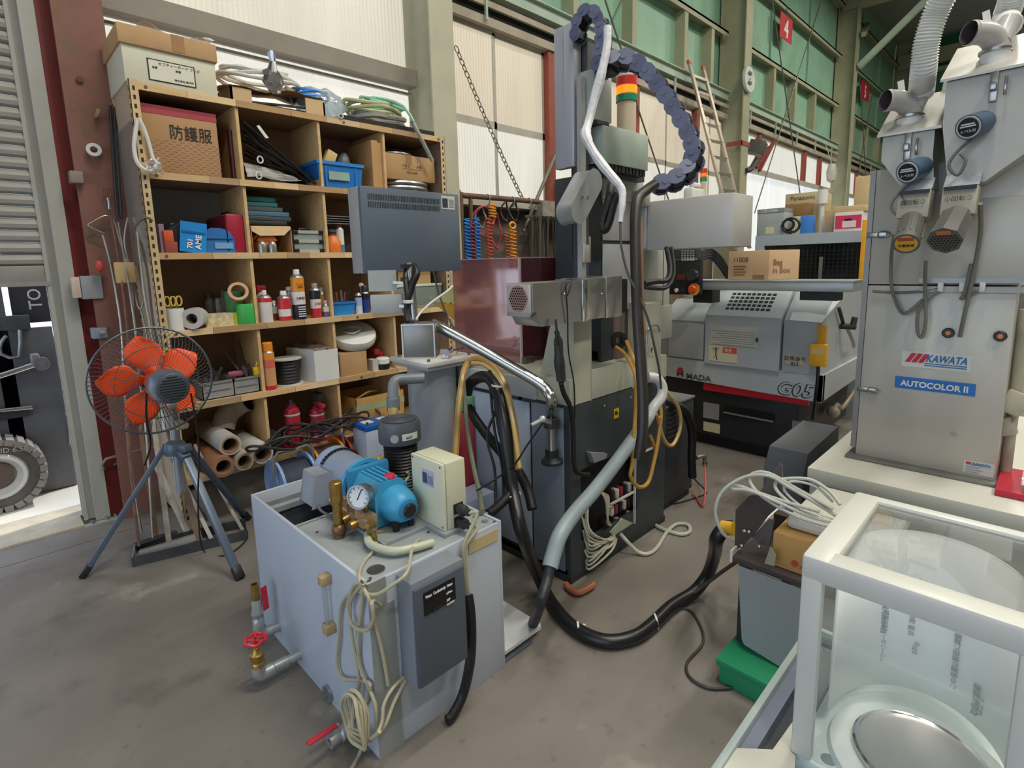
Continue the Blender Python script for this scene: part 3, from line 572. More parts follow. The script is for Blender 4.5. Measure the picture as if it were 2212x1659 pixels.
x0, x1 = UY(543, 500, 3.54).x, UY(630, 500, 3.54).x; x0 = max(1.245, x0)
t = T('open_carton', 'open brown carton holding an orange tool box, second row', 'box', ((x0 + x1) / 2, 3.65, 1.61)); q = .004; zt = 1.745
MB().box((x0, 3.545, 1.61), (x1, 3.9, 1.614)).box((x0, 3.545, 1.61), (x0 + q, 3.9, zt + .03)).box((x1 - q, 3.545, 1.61), (x1, 3.9, zt + .02)).box((x0, 3.896, 1.61), (x1, 3.9, zt)).build('body', CARD, t)
MB().prism([(x0, 3.545, zt), (x0 + .05, 3.54, zt - .03), (x1 - .05, 3.54, zt - .025), (x1, 3.545, zt + .02), (x1, 3.56, zt + .035), (x0, 3.56, zt + .03)], (0, .004, 0)).build('flap', CARDL, t)
xa, xb = x0 + .045, x1 - .10
t = T('orange_case', 'orange tool box inside the open carton, second row', 'case', ((xa + xb) / 2, 3.65, 1.615)); MB().box((xa, 3.56, 1.615), (xb, 3.8, 1.69), .006).build('body', mat('#c56a35', .5), t)
MB().prism([(xa - .004, 3.556, 1.69), (xb + .004, 3.556, 1.69), (xb - .02, 3.556, 1.725), (xa + .02, 3.556, 1.725)], (0, .245, 0), .004).build('lid', mat('#b85c2c', .5), t)
for q, px in enumerate((567, 589)):
    a = UY(px, 540, 3.53); tag(MB().lathe([(0, 0), (.026, 0), (.026, .05), (.018, .068), (.012, .072), (0, .074)], (a.x, 3.53, 1.611), n=16).build('small_can', mat('#9b9b94', .3, .7)), ('small silver can in front of the orange tool box, left one', 'small silver can in front of the orange tool box, right one')[q], 'can')
for k, (h, wd) in enumerate((('#2c3436', .0), ('#3f4a4e', .03), ('#5b86a0', .02), ('#5c6d70', -.02), ('#4c8f94', -.05), ('#4fa0a4', -.06))):
    zb = 1.785 + k * .029; tag(MB().box((1.25, 3.60, zb), (1.25 + .25 + wd, 3.85, zb + .027), .003).build('parts_case', mat(h, .45)), ('dark flat case lowest of the stack on the open carton', 'slate flat case second from below in the stack', 'pale blue flat case third from below in the stack', 'grey green flat case fourth from below in the stack', 'teal flat case just below the top of the stack', 'teal flat case topmost of the stack on the open carton')[k], 'case', 'flat cases stacked on the open carton')
x0, x1, z1 = ext(634, 697, 490, 3.54, 2); x1 = min(x1, 1.71); z1 = 1.755
t = T('aluminium_case', 'small aluminium flight case with black corners, second row', 'case', ((x0 + x1) / 2, 3.65, 1.61))
MB().box((x0 + .004, 3.548, 1.614), (x1 - .004, 3.8, z1 - .004)).build('shell', mat('#9aa4a0', .4, .3), t)
for z in (1.61, 1.675, 1.735): MB().box((x0 + .03, 3.54, z), (x1 - .03, 3.55, z + .02)).build('edge_rail', mat('#d5dad4', .3, .5), t)
for xx in (x0, x1 - .03):
    for z in (1.61, 1.67, 1.73): MB().box((xx, 3.538, z), (xx + .03, 3.555, z + .026), .003).build('corner', BLACK, t)
MB().tube([(x0 + .06, 3.6, z1), (x0 + .07, 3.6, z1 + .015), (x1 - .07, 3.6, z1 + .015), (x1 - .06, 3.6, z1)], .006, 6).build('handle', BLACK, t)
for k in range(4): tag(MB().box((1.75, 3.56, 1.806 + k * .016), (2.05 - .01 * k, 3.85, 1.812 + k * .016)).build('metal_plate', GALV), ('bright metal plate, lowest of four on the orange bottle shelf', 'bright metal plate, second of four above the orange bottle', 'bright metal plate, third of four above the orange bottle', 'bright metal plate, topmost of four above the orange bottle')[k], 'plate', 'metal plates stacked in the second row')
tag(MB().box((1.80, 3.72, 1.61), (2.03, 3.86, 1.806)).build('support_box', mat('#4a4038', .8)), 'dark box carrying the metal plates in the second row', 'box')
a = UY(724, 540, 3.54); t = T('orange_bottle', 'orange plastic bottle with a dark cap, half hidden by the monitor', 'bottle', (a.x, 3.57, 1.61))
MB().lathe([(0, 0), (.05, 0), (.054, .01), (.054, .075), (.035, .10), (.032, .115), (0, .115)], (a.x, 3.57, 1.61), n=20).build('body', mat('#e0762c', .4), t); MB().lathe([(.025, 0), (.022, .02), (.03, .03), (.028, .045), (0, .05)], (a.x, 3.57, 1.72), n=12).build('cap', mat('#4a3a38', .6), t)
a = UY(742, 540, 3.56)
def spray(label, x, y, row, r, h, bands, cap, group='spray cans on the shelf', nozzle=True):
    t = T('spray_can', label, 'spray can', (x, y, ZS[row]), group); z = ZS[row]
    for k, (f0, f1, m) in enumerate(bands):
        pr = [(r, f0 * h), (r, f1 * h)]
        if k == 0: pr = [(0, 0), (r * .96, 0), (r, .004)] + pr[1:]
        MB().lathe(pr, (x, y, z), n=18).build('body' if k == 0 else 'printed_band', m, t)
    MB().lathe([(r, h), (r * .92, h + .008), (r * .55, h + .02), (0, h + .02)], (x, y, z), n=18).build('shoulder', GALV, t)
    if cap: MB().lathe([(cap[1], h + .012), (cap[1], h + .012 + cap[2]), (cap[1] * .8, h + .018 + cap[2]), (0, h + .018 + cap[2])], (x, y, z), n=14).build('cap', cap[0], t)
    return t
spray('white spray can with blue print beside the orange bottle', a.x, 3.6, 2, .028, .16, [(0, .35, mat('#4f86a8', .4)), (.35, 1, WHITE)], (mat('#a84c4c', .5), .018, .03))

# row three
Zr = ZS[3]
a = UY(379, 700, 3.55); t = T('mug', 'white enamel mug with two yellow handled scissors in it', 'mug', (a.x, 3.55, Zr)); MB().lathe([(0, .004), (.044, .004), (.044, 0), (.048, 0), (.05, .125), (.046, .125), (.044, .01), (0, .01)], (a.x, 3.55, Zr), n=20).build('body', WHITE, t)
for q in range(2):
    m = MB()
    for s in (-1, 1): m.tube([(a.x - .012 + .03 * q + s * .014 + .014 * math.cos(k * PI / 5), 3.555, Zr + .165 + .028 * math.sin(k * PI / 5)) for k in range(10)], .005, 6, closed=True)
    t = T('scissors', ('yellow handled scissors in the white mug, left pair', 'yellow handled scissors in the white mug, right pair')[q], 'scissors', (a.x - .012 + .03 * q, 3.555, Zr + .012)); m.build('handles', mat('#c9b14a', .5), t); MB().box((a.x - .018 + .03 * q, 3.553, Zr + .012), (a.x - .006 + .03 * q, 3.557, Zr + .14)).build('blades', STEEL, t)
a = UY(418, 672, 3.62); tag(MB().lathe([(.03, 0), (.055, 0), (.06, .02), (.06, .13), (.03, .13), (.03, 0)], (a.x + .02, 3.6, Zr + .062), (-.6, -1, 0), 18).build('tape_roll', mat('#b7b5b0', .5, var=.2)), 'grey white roll lying behind the patterned box, third row', 'roll')
a = UY(410, 675, 3.56); tag(MB().pipe((a.x - .01, 3.54, Zr + .045), (a.x + .04, 3.75, Zr + .045), .042, .036).build('pipe_piece', mat('#5f6660', .5)), 'dark grey pipe end beside the white mug', 'pipe')
for q, (px, py, h, la) in enumerate(((413, 700, '#b05a38', 'orange brown pipe piece lying at the front of the third row'), (438, 699, '#26221f', 'black pipe piece lying beside the orange brown pipe'))):
    a = UY(px, py, 3.515); tag(MB().pipe((a.x, 3.515, Zr + .024), (a.x - .09, 3.66, Zr + .024), .023, .018, 14).build('pipe_piece', mat(h, .45)), la, 'pipe')
a0, a1 = UY(442, 690, 3.58).x, UY(502, 690, 3.58).x; tag(MB().box((a0, 3.56, Zr), (a1, 3.66, Zr + .075)).build('patterned_box', mat('#c9bd98', .7, var=.35, vs=38)), 'small box with mottled cream pattern in front of green rolls', 'box')
for q, (px, h, r_, hh, la) in enumerate(((452, '#4e453f', .035, .19, 'dark brown jar at the back of the third row, left'), (470, '#8d8784', .03, .16, 'grey jar at the back of the third row, middle'), (484, '#6b625c', .03, .21, 'brown grey jar at the back of the third row, right'))):
    a = UY(px, 650, 3.8); tag(MB().lathe([(0, 0), (r_, 0), (r_, hh * .75), (r_ * .7, hh * .85), (r_ * .7, hh), (0, hh)], (a.x, 3.8, Zr), n=14).build('jar', mat(h, .5)), la, 'jar')
a = UY(508, 650, 3.68); tag(MB().pipe((a.x, 3.70, Zr), (a.x, 3.70, Zr + .20), .055, .02, 20).build('tape_roll', mat('#5aa069', .5)), 'tall dull green tape roll at the back of the third row', 'roll')
a = UY(533, 680, 3.56); tag(MB().lathe([(.02, 0), (.055, 0), (.057, .005), (.057, .12), (.055, .125), (.02, .125)], (a.x - .002, 3.565, Zr), n=22).build('tape_roll', GREENP), 'bright green tape roll standing at the front of the third row', 'roll')
a = UY(522, 650, 3.56); tag(MB().lathe([(.04, 0), (.058, 0), (.058, .055), (.04, .055), (.04, 0)], (a.x - .008, 3.585, Zr + .186), (-.25, -.9, .35), 20).build('tape_roll', mat('#b98d68', .4)), 'brown packing tape roll resting on the bright green roll', 'roll')
a = UY(506, 690, 3.6); tag(MB().lathe([(0, 0), (.025, 0), (.025, .07), (0, .08)], (a.x, 3.58, Zr), n=12).build('bottle', mat('#a9b42e', .4)), 'yellow green small bottle between patterned box and green roll', 'bottle')
rm, wm, bm_, om = mat('#c8323c', .4), mat('#dedad6', .4), mat('#26242e', .4), mat('#e2902f', .4)
def sp(px, y, row=3): return UY(px, 660, y).x
t = T('spray_bottle', 'red trigger spray head bottle at the back beside the divider', 'bottle', (sp(566, 3.68), 3.68, Zr)); x = sp(566, 3.68)
MB().lathe([(0, 0), (.035, 0), (.035, .15), (.014, .19), (0, .19)], (x, 3.68, Zr), n=14).build('body', mat('#c9c4c0', .4), t); MB().box((x - .03, 3.66, Zr + .19), (x + .03, 3.70, Zr + .23), .008).box((x - .045, 3.67, Zr + .20), (x - .03, 3.69, Zr + .22)).build('trigger_head', rm, t)
spray('white spray can with a red top band, leftmost of the front row', sp(573, 3.55), 3.55, 3, .04, .155, [(0, .82, wm), (.82, 1, rm)], (wm, .014, .03))
spray('small white can behind the leftmost spray cans', sp(592, 3.63), 3.63, 3, .022, .09, [(0, .5, mat('#7a3a3a', .5)), (.5, 1, wm)], (wm, .012, .02))
spray('red spray can with white bands and silver cone top', sp(614, 3.55), 3.55, 3, .04, .145, [(0, .2, rm), (.2, .52, wm), (.52, 1, rm)], (wm, .02, .03))
spray('white capped bottle like can hidden behind the tall orange can', sp(626, 3.68), 3.68, 3, .03, .17, [(0, 1, mat('#cfc8d0', .4))], (wm, .018, .025))
t = spray('tall spray can, orange above white above black, tallest of all', sp(646, 3.54), 3.54, 3, .0425, .275, [(0, .36, bm_), (.36, .66, wm), (.66, 1, om)], (wm, .02, .035)); x = sp(646, 3.54)
lettering('防錆潤滑', (x, 3.54 - .0445, Zr + .135), X_, Z_, .017, INK, t, align='CENTER'); lettering('スーパー\n潤滑', (x, 3.54 - .0445, Zr + .225), X_, Z_, .017, mat('#7a4310', .5), t, align='CENTER')
for k in range(5): plate((x - .024, 3.54 - .0435, Zr + .02 + k * .015), X_, Z_, .048, .006, INKW, t, 'print_line')
t = spray('black, white and red spray can right of the tall orange can', sp(682, 3.55), 3.55, 3, .035, .185, [(0, .35, rm), (.35, .68, wm), (.68, 1, bm_)], (mat('#8d8d8d', .4), .02, .03)); lettering('5-56', (sp(682, 3.55), 3.55 - .037, Zr + .09), X_, Z_, .024, rm, t, align='CENTER', bold=.0005)
spray('yellow spray can at the back right of the can row', sp(697, 3.64), 3.64, 3, .03, .15, [(0, .45, mat('#8d6f3c', .4)), (.45, 1, mat('#c9a93f', .4))], (wm, .018, .03))
spray('small purple and white can, rightmost of the front row', sp(703, 3.56), 3.56, 3, .024, .07, [(0, .5, mat('#6a6289', .4)), (.5, 1, wm)], (mat('#c7a0b8', .4), .015, .025))
x0, x1 = UY(720, 660, 3.54).x, UY(768, 660, 3.54).x; t = T('plastic_basket', 'small blue plastic basket full of screwdrivers, third row', 'basket', ((x0 + x1) / 2, 3.6, Zr)); i = .012
MB().hexa([(x0 + i, 3.54 + i, Zr), (x1 - i, 3.54 + i, Zr), (x1 - i, 3.7, Zr), (x0 + i, 3.7, Zr), (x0, 3.54, Zr + .085), (x1, 3.54, Zr + .085), (x1, 3.71, Zr + .085), (x0, 3.71, Zr + .085)]).build('body', mat('#2a86cf', .4), t); MB().box((x0 - .005, 3.535, Zr + .08), (x1 + .005, 3.715, Zr + .092)).build('rim', BLUE, t)
for k, h in enumerate(('#6e2f2a', '#2b2b2e', '#8a5a2e', '#4b4f52', '#7e2c2c', '#2f3034')):
    xx = x0 + .02 + k * .022; tag(MB().cyl((xx, 3.58 + .015 * (k % 3), Zr + .094), (xx - .03 + .012 * k, 3.6, Zr + .16 + .012 * (k % 2)), .009, n=8).build('screwdriver', mat(h, .5)), ('brown red', 'black', 'brown orange', 'slate grey', 'dark red', 'dark grey')[k] + ' tool handle sticking out of the small blue basket', 'screwdriver', 'tool handles in the blue basket')
spray('white and blue can beside the small blue basket', sp(775, 3.56), 3.56, 3, .025, .13, [(0, .45, mat('#c9d4e6', .4)), (.45, .9, mat('#9db2d0', .4)), (.9, 1, bm_)], None)
spray('dark blue can right of the small blue basket', sp(790, 3.60), 3.60, 3, .03, .14, [(0, .7, mat('#24428f', .4)), (.7, 1, bm_)], (bm_, .024, .04))
a = UY(768, 604, 3.6); tag(MB().cyl((2.03, 3.65, Zr), (2.03, 3.65, Zr + .19), .006, n=6).ball((2.03, 3.65, Zr + .20), .02).build('knob_rod', WHITE), 'rod with a white ball knob standing behind the blue cans', 'rod')
x0, x1 = 2.23, 2.70; t = T('storage_box', 'clear storage box with pale green lid and cardboard inside', 'box', (2.45, 3.7, Zr))
MB().box((x0, 3.56, Zr), (x1, 3.85, Zr + .17), .008).build('body', clear('#c9d6cc', .2, .1, .35), t); MB().box((x0 - .004, 3.555, Zr + .17), (x1 + .004, 3.855, Zr + .19), .004).build('lid', mat('#c5d3bd', .5), t)
tag(MB().box((x0 + .08, 3.58, Zr + .191), (x1 - .09, 3.8, Zr + .31)).build('carton', CARD), 'brown carton on the clear storage box, behind the monitor', 'box')
tag(MB().box((2.212, 3.545, Zr), (2.226, 3.8, Zr + .33)).build('green_board', mat('#7fb98c', .5)), 'thin pale green board standing left of the clear storage box', 'board')

# row four
Zr = ZS[4]
for q, (a_, b_, la) in enumerate(((436, 507, 'grey plastic bin behind the fan, left one of the fourth row'), (505, 571, 'grey plastic bin with tools, right one of the fourth row'))):
    x0, x1 = UY(a_, 840, 3.54).x, min(UY(b_, 840, 3.54).x, 1.21); t = T('grey_bin', la, 'bin', ((x0 + x1) / 2, 3.62, Zr)); i = .008
    MB().box((x0, 3.54, Zr), (x1, 3.84, Zr + .006)).box((x0, 3.54, Zr), (x1, 3.546, Zr + .10)).box((x0, 3.834, Zr), (x1, 3.84, Zr + .10)).box((x0, 3.54, Zr), (x0 + .006, 3.84, Zr + .10)).box((x1 - .006, 3.54, Zr), (x1, 3.84, Zr + .10)).build('body', mat('#8b8d8b', .5), t)
    MB().box((x0 - .004, 3.535, Zr + .092), (x1 + .004, 3.548, Zr + .105)).box((x0 + .02, 3.535, Zr + .05), (x1 - .02, 3.54, Zr + .058)).build('rim', mat('#7f8180', .5), t)
    m = MB()
    for k in range(8): m.bar((x0 + .03 + RND.random() * .12, 3.58 + .03 * k, Zr + .02), (x0 + .03 + RND.random() * .14, 3.57 + .032 * k, Zr + .11 + RND.random() * .06), .012, .016)
    m.build('tool_scraps', mat('#4d443f', .7, var=.3, vs=30), t)['kind'] = 'stuff'
for q, (p0, p1, w_, h, la) in enumerate((((515, 800), (484, 760), .028, '#87786a', 'pale saw blade like strip leaning in the fourth row, left'), ((530, 800), (512, 738), .02, '#7a6c62', 'thin brown strip leaning in the fourth row, middle'), ((552, 800), (548, 762), .035, '#8f7f70', 'broad brown strip leaning at the divider of the fourth row'))):
    a, b = UY(*p0, 3.75), UY(*p1, 3.85); a.z = max(a.z, Zr + .02); tag(MB().bar(a, b, .008, w_, up=(0, 1, 0)).build('strip_piece', mat(h, .7)), la, 'strip')
a = UY(515, 803, 3.58); tag(MB().obox((a.x, 3.6, Zr + .125), (.11, .03, .035), (0, 0, 1), (.2, 1, 0), .012).build('pink_tool', mat('#a85a6c', .5)), 'dull pink tool lying across the right grey bin', 'tool')
a = UY(555, 803, 3.55); tag(MB().obox((a.x, 3.56, Zr + .13), (.035, .04, .05), bev=.006).cyl((a.x, 3.56, Zr + .15), (a.x + .01, 3.56, Zr + .19), .006, n=6).build('tape_measure', mat('#e0b92a', .4)), 'yellow tape measure on the edge of the right grey bin', 'tape measure')
spray('tall orange spray can beside the divider in the fourth row', UY(582, 800, 3.54).x, 3.54, 4, .037, .24, [(0, .12, rm), (.12, .60, mat('#d09a6a', .4)), (.60, .82, mat('#cf6a5a', .4)), (.82, 1, om)], (om, .032, .05))
a = UY(623, 800, 3.6); t = T('wire_spool', 'black wire spool with white flanges in the fourth row', 'spool', (a.x, 3.62, Zr))
for z in (0, .17): MB().cyl((a.x, 3.62, Zr + z), (a.x, 3.62, Zr + z + .008), .098, n=24).build('flange', mat('#c4c6c2', .5), t)
m = MB(); m.lathe([(.06, .008)] + [(.076 + .004 * (k % 2), .01 + k * .0105) for k in range(16)] + [(.06, .17)], (a.x, 3.62, Zr), n=24); m.build('wire', mat('#1c1e24', .4), t)
t = T('white_carton', 'open white carton with grey flap in the fourth row', 'box', (1.66, 3.6, Zr)); x0, x1 = UY(680, 790, 3.5).x, UY(733, 790, 3.5).x; zt = Zr + .215; x00 = x0 - .06
MB().prism([(x0, 3.50, Zr), (x1, 3.50, Zr), (x1, 3.50, zt), (x0, 3.50, zt)], (0, .004, 0)).prism([(x0, 3.50, Zr), (x0, 3.504, Zr), (x00, 3.80, Zr), (x00 - .004, 3.80, Zr)], (0, 0, .225)).box((x00, 3.80, Zr), (x1, 3.804, zt)).box((x1 - .004, 3.50, Zr), (x1, 3.80, zt)).build('body', mat('#d4d5d2', .7, var=.05), t)
drape('plastic_bag', 'crumpled clear bag stuffed in the open white carton', 'plastic bag', [(x0 - .01, 3.53, zt - .02), (x1 - .01, 3.53, zt), (x1 - .01, 3.78, zt + .02), (x0 - .01, 3.78, zt + .02)], mat('#8e7f78', .4, var=.3, vs=20), .03)
x0, x1 = UY(737, 790, 3.52).x, UY(787, 790, 3.52).x; x0 = max(x0, 1.74); tag(MB().box((x0, 3.53, Zr), (x1 + .03, 3.76, Zr + .165), .003).build('carton', mat('#b18d62', .8)), 'brown carton under the big white reel in the fourth row', 'box')
a = UY(771, 724, 3.56); t = T('white_reel', 'large white plastic reel lying tilted on a brown carton', 'reel', (a.x, 3.64, Zr + .166)); ax = V((-.10, -.50, 1)).normalized(); c = V((a.x + .02, 3.66, Zr + .275))
MB().lathe([(.03, .03), (.155, .03), (.165, .025), (.17, 0), (.165, -.03), (.15, -.05), (0, -.055)], c, ax, 32).build('body', mat('#d8d8d2', .35, var=.04), t)
MB().lathe([(.0, .032), (.05, .032), (.055, .04), (.06, .031)], c, ax, 24).build('hub', mat('#b8b8b0', .4), t); MB().tube([c + ax * .033 + V((-.07, 0, .0)), c + ax * .045 + V((-.03, -.05, -.02)), c + ax * .04 + V((.05, -.02, 0)), c + ax * .035 + V((.07, .05, .02))], .006, 6, 4).build('cord', WHITE, t)
a = UY(822, 790, 3.54); t = T('small_tub', 'white and black small tub at the right end of the fourth row', 'tub', (2.11, 3.57, Zr)); MB().lathe([(0, 0), (.05, 0), (.055, .04), (.05, .045)], (2.12, 3.57, Zr), n=18).build('base', BLACK, t); MB().lathe([(.052, .045), (.052, .08), (.04, .09), (0, .09)], (2.12, 3.57, Zr), n=18).build('lid', WHITE, t)
tag(MB().box((2.02, 3.54, Zr), (2.065, 3.62, Zr + .085)).build('small_box', mat('#b9b4ac', .7)), 'little grey white box between brown carton and small tub', 'box')
t = T('red_hand_tool', 'red plastic hand tool lying behind the small tub', 'tool', (2.13, 3.68, Zr)); MB().obox((2.13, 3.69, Zr + .12), (.09, .05, .05), (.2, 0, 1), bev=.014).obox((2.17, 3.69, Zr + .06), (.04, .04, .12), (.3, 0, 1), bev=.01).build('body', mat('#c4383a', .4), t); MB().box((2.08, 3.64, Zr), (2.19, 3.76, Zr + .03), .01).build('foot', BLACK, t)

# row five
Zr = ZS[5]
TUBEW = mat('#c7c3bd', .7, var=.06)
for q, (px, py, r_, la, h) in enumerate(((463, 992, .062, 'brown cardboard tube, lower left of four in the bottom row', '#9d6e4e'), (503, 996, .055, 'grey white cardboard tube, lower middle of four in the bottom row', '#b5a797'), (490, 957, .062, 'grey white cardboard tube, upper one of four in the bottom row', '#b9b6b2'), (541, 976, .064, 'white wrapped cardboard tube, rightmost of four in the bottom row', '#d2d0cd'))):
    a = UY(px, py, 3.40); a.z = {0: .366, 1: .360, 2: .475, 3: .366}[q]; a.x = {0: .905, 1: 1.027, 2: .965, 3: 1.15}[q]
    t = T('cardboard_tube', la, 'tube', (a.x, 3.65, a.z - r_), 'cardboard tubes in the bottom row'); MB().pipe((a.x, 3.37 + .02 * q, a.z), (a.x, 3.92, a.z), r_, r_ * .72, 24).build('wrap', mat(h, .6, var=.06), t); MB().pipe((a.x, 3.368 + .02 * q, a.z), (a.x, 3.9, a.z), r_ * .8, r_ * .66, 24).build('core', mat('#94755a', .8), t)
a = UY(525, 900, 3.7); t = T('pipe_elbow', 'large dusty pipe elbow lying at the back of the bottom row', 'pipe elbow', (1.13, 3.75, .43)); MB().tube([(1.02, 3.72, .50), (1.06, 3.74, .58), (1.13, 3.74, .63), (1.18, 3.70, .66)], .07, 14, 5, cap=False).build('body', mat('#a2937f', .6, var=.2), t); MB().tube([(1.02, 3.72, .50), (1.06, 3.74, .58), (1.13, 3.74, .63), (1.18, 3.70, .66)], .058, 14, 5, cap=False).build('bore', mat('#3b332c', .8), t)
tag(MB().hexa([(1.23, 3.53, .30), (1.33, 3.53, .30), (1.33, 3.72, .30), (1.23, 3.72, .30), (1.235, 3.54, .46), (1.31, 3.54, .44), (1.31, 3.7, .44), (1.235, 3.7, .46)]).build('black_block', mat('#2a2624', .6)), 'black box standing right of the cardboard tubes', 'box')
def jack(label, x, y, k=1.0):
    t = T('bottle_jack', label, 'jack', (x, y, .30), 'red jacks in the bottom row'); rj = mat('#a82c3c', .35, var=.15)
    MB().box((x - .075, y - .06, .30), (x + .075, y + .06, .325), .006).build('base', rj, t); MB().lathe([(.05, .025), (.05, .20 * k), (.045, .225 * k), (.03, .235 * k), (.03, .25 * k), (0, .25 * k)], (x, y, .30), n=20).build('cylinder', rj, t)
    MB().cyl((x, y, .30 + .25 * k), (x, y, .30 + .28 * k), .018, n=12).build('ram', STEELD, t); MB().cyl((x - .04, y - .07, .34), (x - .04, y - .045, .42), .016, n=10).build('pump_socket', rj, t); MB().lathe([(.051, 0), (.052, .006), (.051, .012)], (x, y, .30 + .19 * k), n=20).build('band', mat('#c9c9c9', .4), t)
    MB().cyl((x + .03, y - .052, .36), (x + .03, y - .05, .36), .012, n=8).build('plug', BLACK, t)
jack('red hydraulic bottle jack, taller one beside the divider', 1.42, 3.60, 1.2); jack('red hydraulic bottle jack, shorter right one with handle', 1.60, 3.62, .98)
tag(MB().obox((1.60, 3.57, .565), (.14, .03, .03), (.25, 0, 1), bev=.005).build('jack_handle', mat('#a82c3c', .35)), 'red jack handle lying on the shorter bottle jack', 'handle')
tag(MB().box((1.665, 3.72, .30), (1.712, 3.85, .60)).build('grey_box', mat('#8a8683', .7)), 'narrow grey box standing behind the shorter red jack', 'box')
t, x0, x1, z0, z1, Y, y1 = carton('open_carton', 'open yellowish brown carton with a pale green tape band, bottom right', 'box', 742, 852, 868, 5, 3.53, .36, mat('#c0975a', .8, var=.12, vs=5), open_=True, ztop=.56)
MB().box((x0 - .001, Y - .0015, z1 - .10), (x1, Y, z1 - .055)).build('tape', mat('#a5b08a', .4), t); MB().tube([(x0 + .04, 3.6, z1 - .02), (x0 + .12, 3.58, z1 + .02), (x0 + .2, 3.62, z1 + .01), (x0 + .28, 3.7, z1 - .03)], .008, 6, 4).build('wire_loop', mat('#b08a4a', .5), t)
t = T('car_battery', 'white car battery with a blue top in front of the shelf', 'battery', (1.94, 3.31, 0)); bx0, by0 = UY(792, 960, 3.2).x, 3.2
MB().box((bx0, by0, .22), (bx0 + .24, by0 + .18, .41), .006).build('case', mat('#b9c4d6', .4, var=.05), t); MB().box((bx0 - .004, by0 - .004, .41), (bx0 + .244, by0 + .184, .445), .006).build('top', mat('#1f5fae', .35), t)
for k in range(2): MB().box((bx0 + .03 + .12 * k, by0 + .06, .445), (bx0 + .10 + .12 * k, by0 + .13, .449)).build('cap_strip', WHITE, t)
MB().cyl((bx0 + .03, by0 + .03, .445), (bx0 + .03, by0 + .03, .465), .01, n=10).cyl((bx0 + .21, by0 + .03, .445), (bx0 + .21, by0 + .03, .465), .01, n=10).build('terminal', STEELD, t)['kind'] = 'stuff'
tag(MB().box((bx0 - .06, by0 - .03, 0), (bx0 + .32, by0 + .22, .22)).build('wooden_block', mat('#a39072', .8, var=.2)), 'wooden block on the floor carrying the car battery', 'block')

# cord reels on the floor before the shelf
def reel(label, x, y, r, wd, hd, hr, cable, zc=None):
    zc = r + .004 if zc is None else zc; t = T('cord_reel', label, 'cord reel', (x, y, 0), 'cord reels before the shelf'); c = V((x, y, zc))
    for s in (-1, 1):
        MB().lathe([(0, 0), (r * .35, 0), (r * .4, .012), (r * .92, .012), (r, .004), (r, .02), (r * .9, .022), (0, .022)], c + X_ * (s * wd / 2 - .011), X_, 28).build('flange', hd, t)
    m = MB(); m.lathe([(r * .4, -wd / 2 + .012)] + [(r * (.80 + .03 * (k % 2)), -wd / 2 + .014 + (wd - .028) * k / 15) for k in range(16)] + [(r * .4, wd / 2 - .012)], c, X_, 26); m.build('cord', cable, t)
    MB().cyl(c - X_ * (wd / 2 + .02), c - X_ * (wd / 2), r * .28, n=16).build('hub', hr, t)
    MB().tube([c + V((-wd / 2 - .02, -.08, -zc + .012)), c + V((-wd / 2 - .02, -.06, r + .03)), c + V((0, -.06, r + .05)), c + V((wd / 2 + .02, -.06, r + .03)), c + V((wd / 2 + .02, -.08, -zc + .012))], .009, 8, 3).build('carry_frame', GALV, t)
a = UZ(612, 1040, .2); reel('pale blue cord reel with dark cable, nearest the tank', a.x + .06, a.y + .02, .17, .20, mat('#8fb0dc', .35), mat('#7fa4d8', .35), mat('#3d4656', .5))
reel('orange cord reel with brown cable, in the middle', a.x + .33, a.y + .13, .17, .19, mat('#d98a26', .4), mat('#c97820', .4), mat('#5b4d43', .5)); reel('red cord reel with brown cable, farthest right', a.x + .58, a.y + .16, .17, .19, mat('#b53033', .4), mat('#8f2428', .4), mat('#6a5a50', .5))
m = MB(); c0 = bpy.data.objects['cord_reel'].location.copy(); c0.z = .40
for k in range(8):
    c = c0 + V((-.05 + .085 * k, .02 + .02 * k, .012 * (k % 3))); tw = .5 * math.sin(k * 2.1)
    m.tube([c + V(((.19 + .03 * math.sin(k)) * math.cos(j * PI / 5 + k) , .085 * math.sin(j * PI / 5 + k) + tw * .08 * math.cos(j * PI / 5), .035 + .030 * math.sin(j * PI / 5 * 2 + k) + .02 * math.cos(j * PI / 2.5))) for j in range(10)], .0085, 7, 3, closed=True)
tag(m.build('cable_heap', mat('#2b2a2a', .45, var=.2)), 'tangled heap of black cables lying over the cord reels', 'cable', kind='stuff')
a, b = UZ(492, 1052, .01), UZ(575, 1068, .01); tag(MB().box((a.x, a.y - .02, 0), (b.x + .1, a.y + .25, .02)).build('brown_board', mat('#a05f30', .7, var=.2)), 'orange brown board lying on the floor under the shelf', 'board')
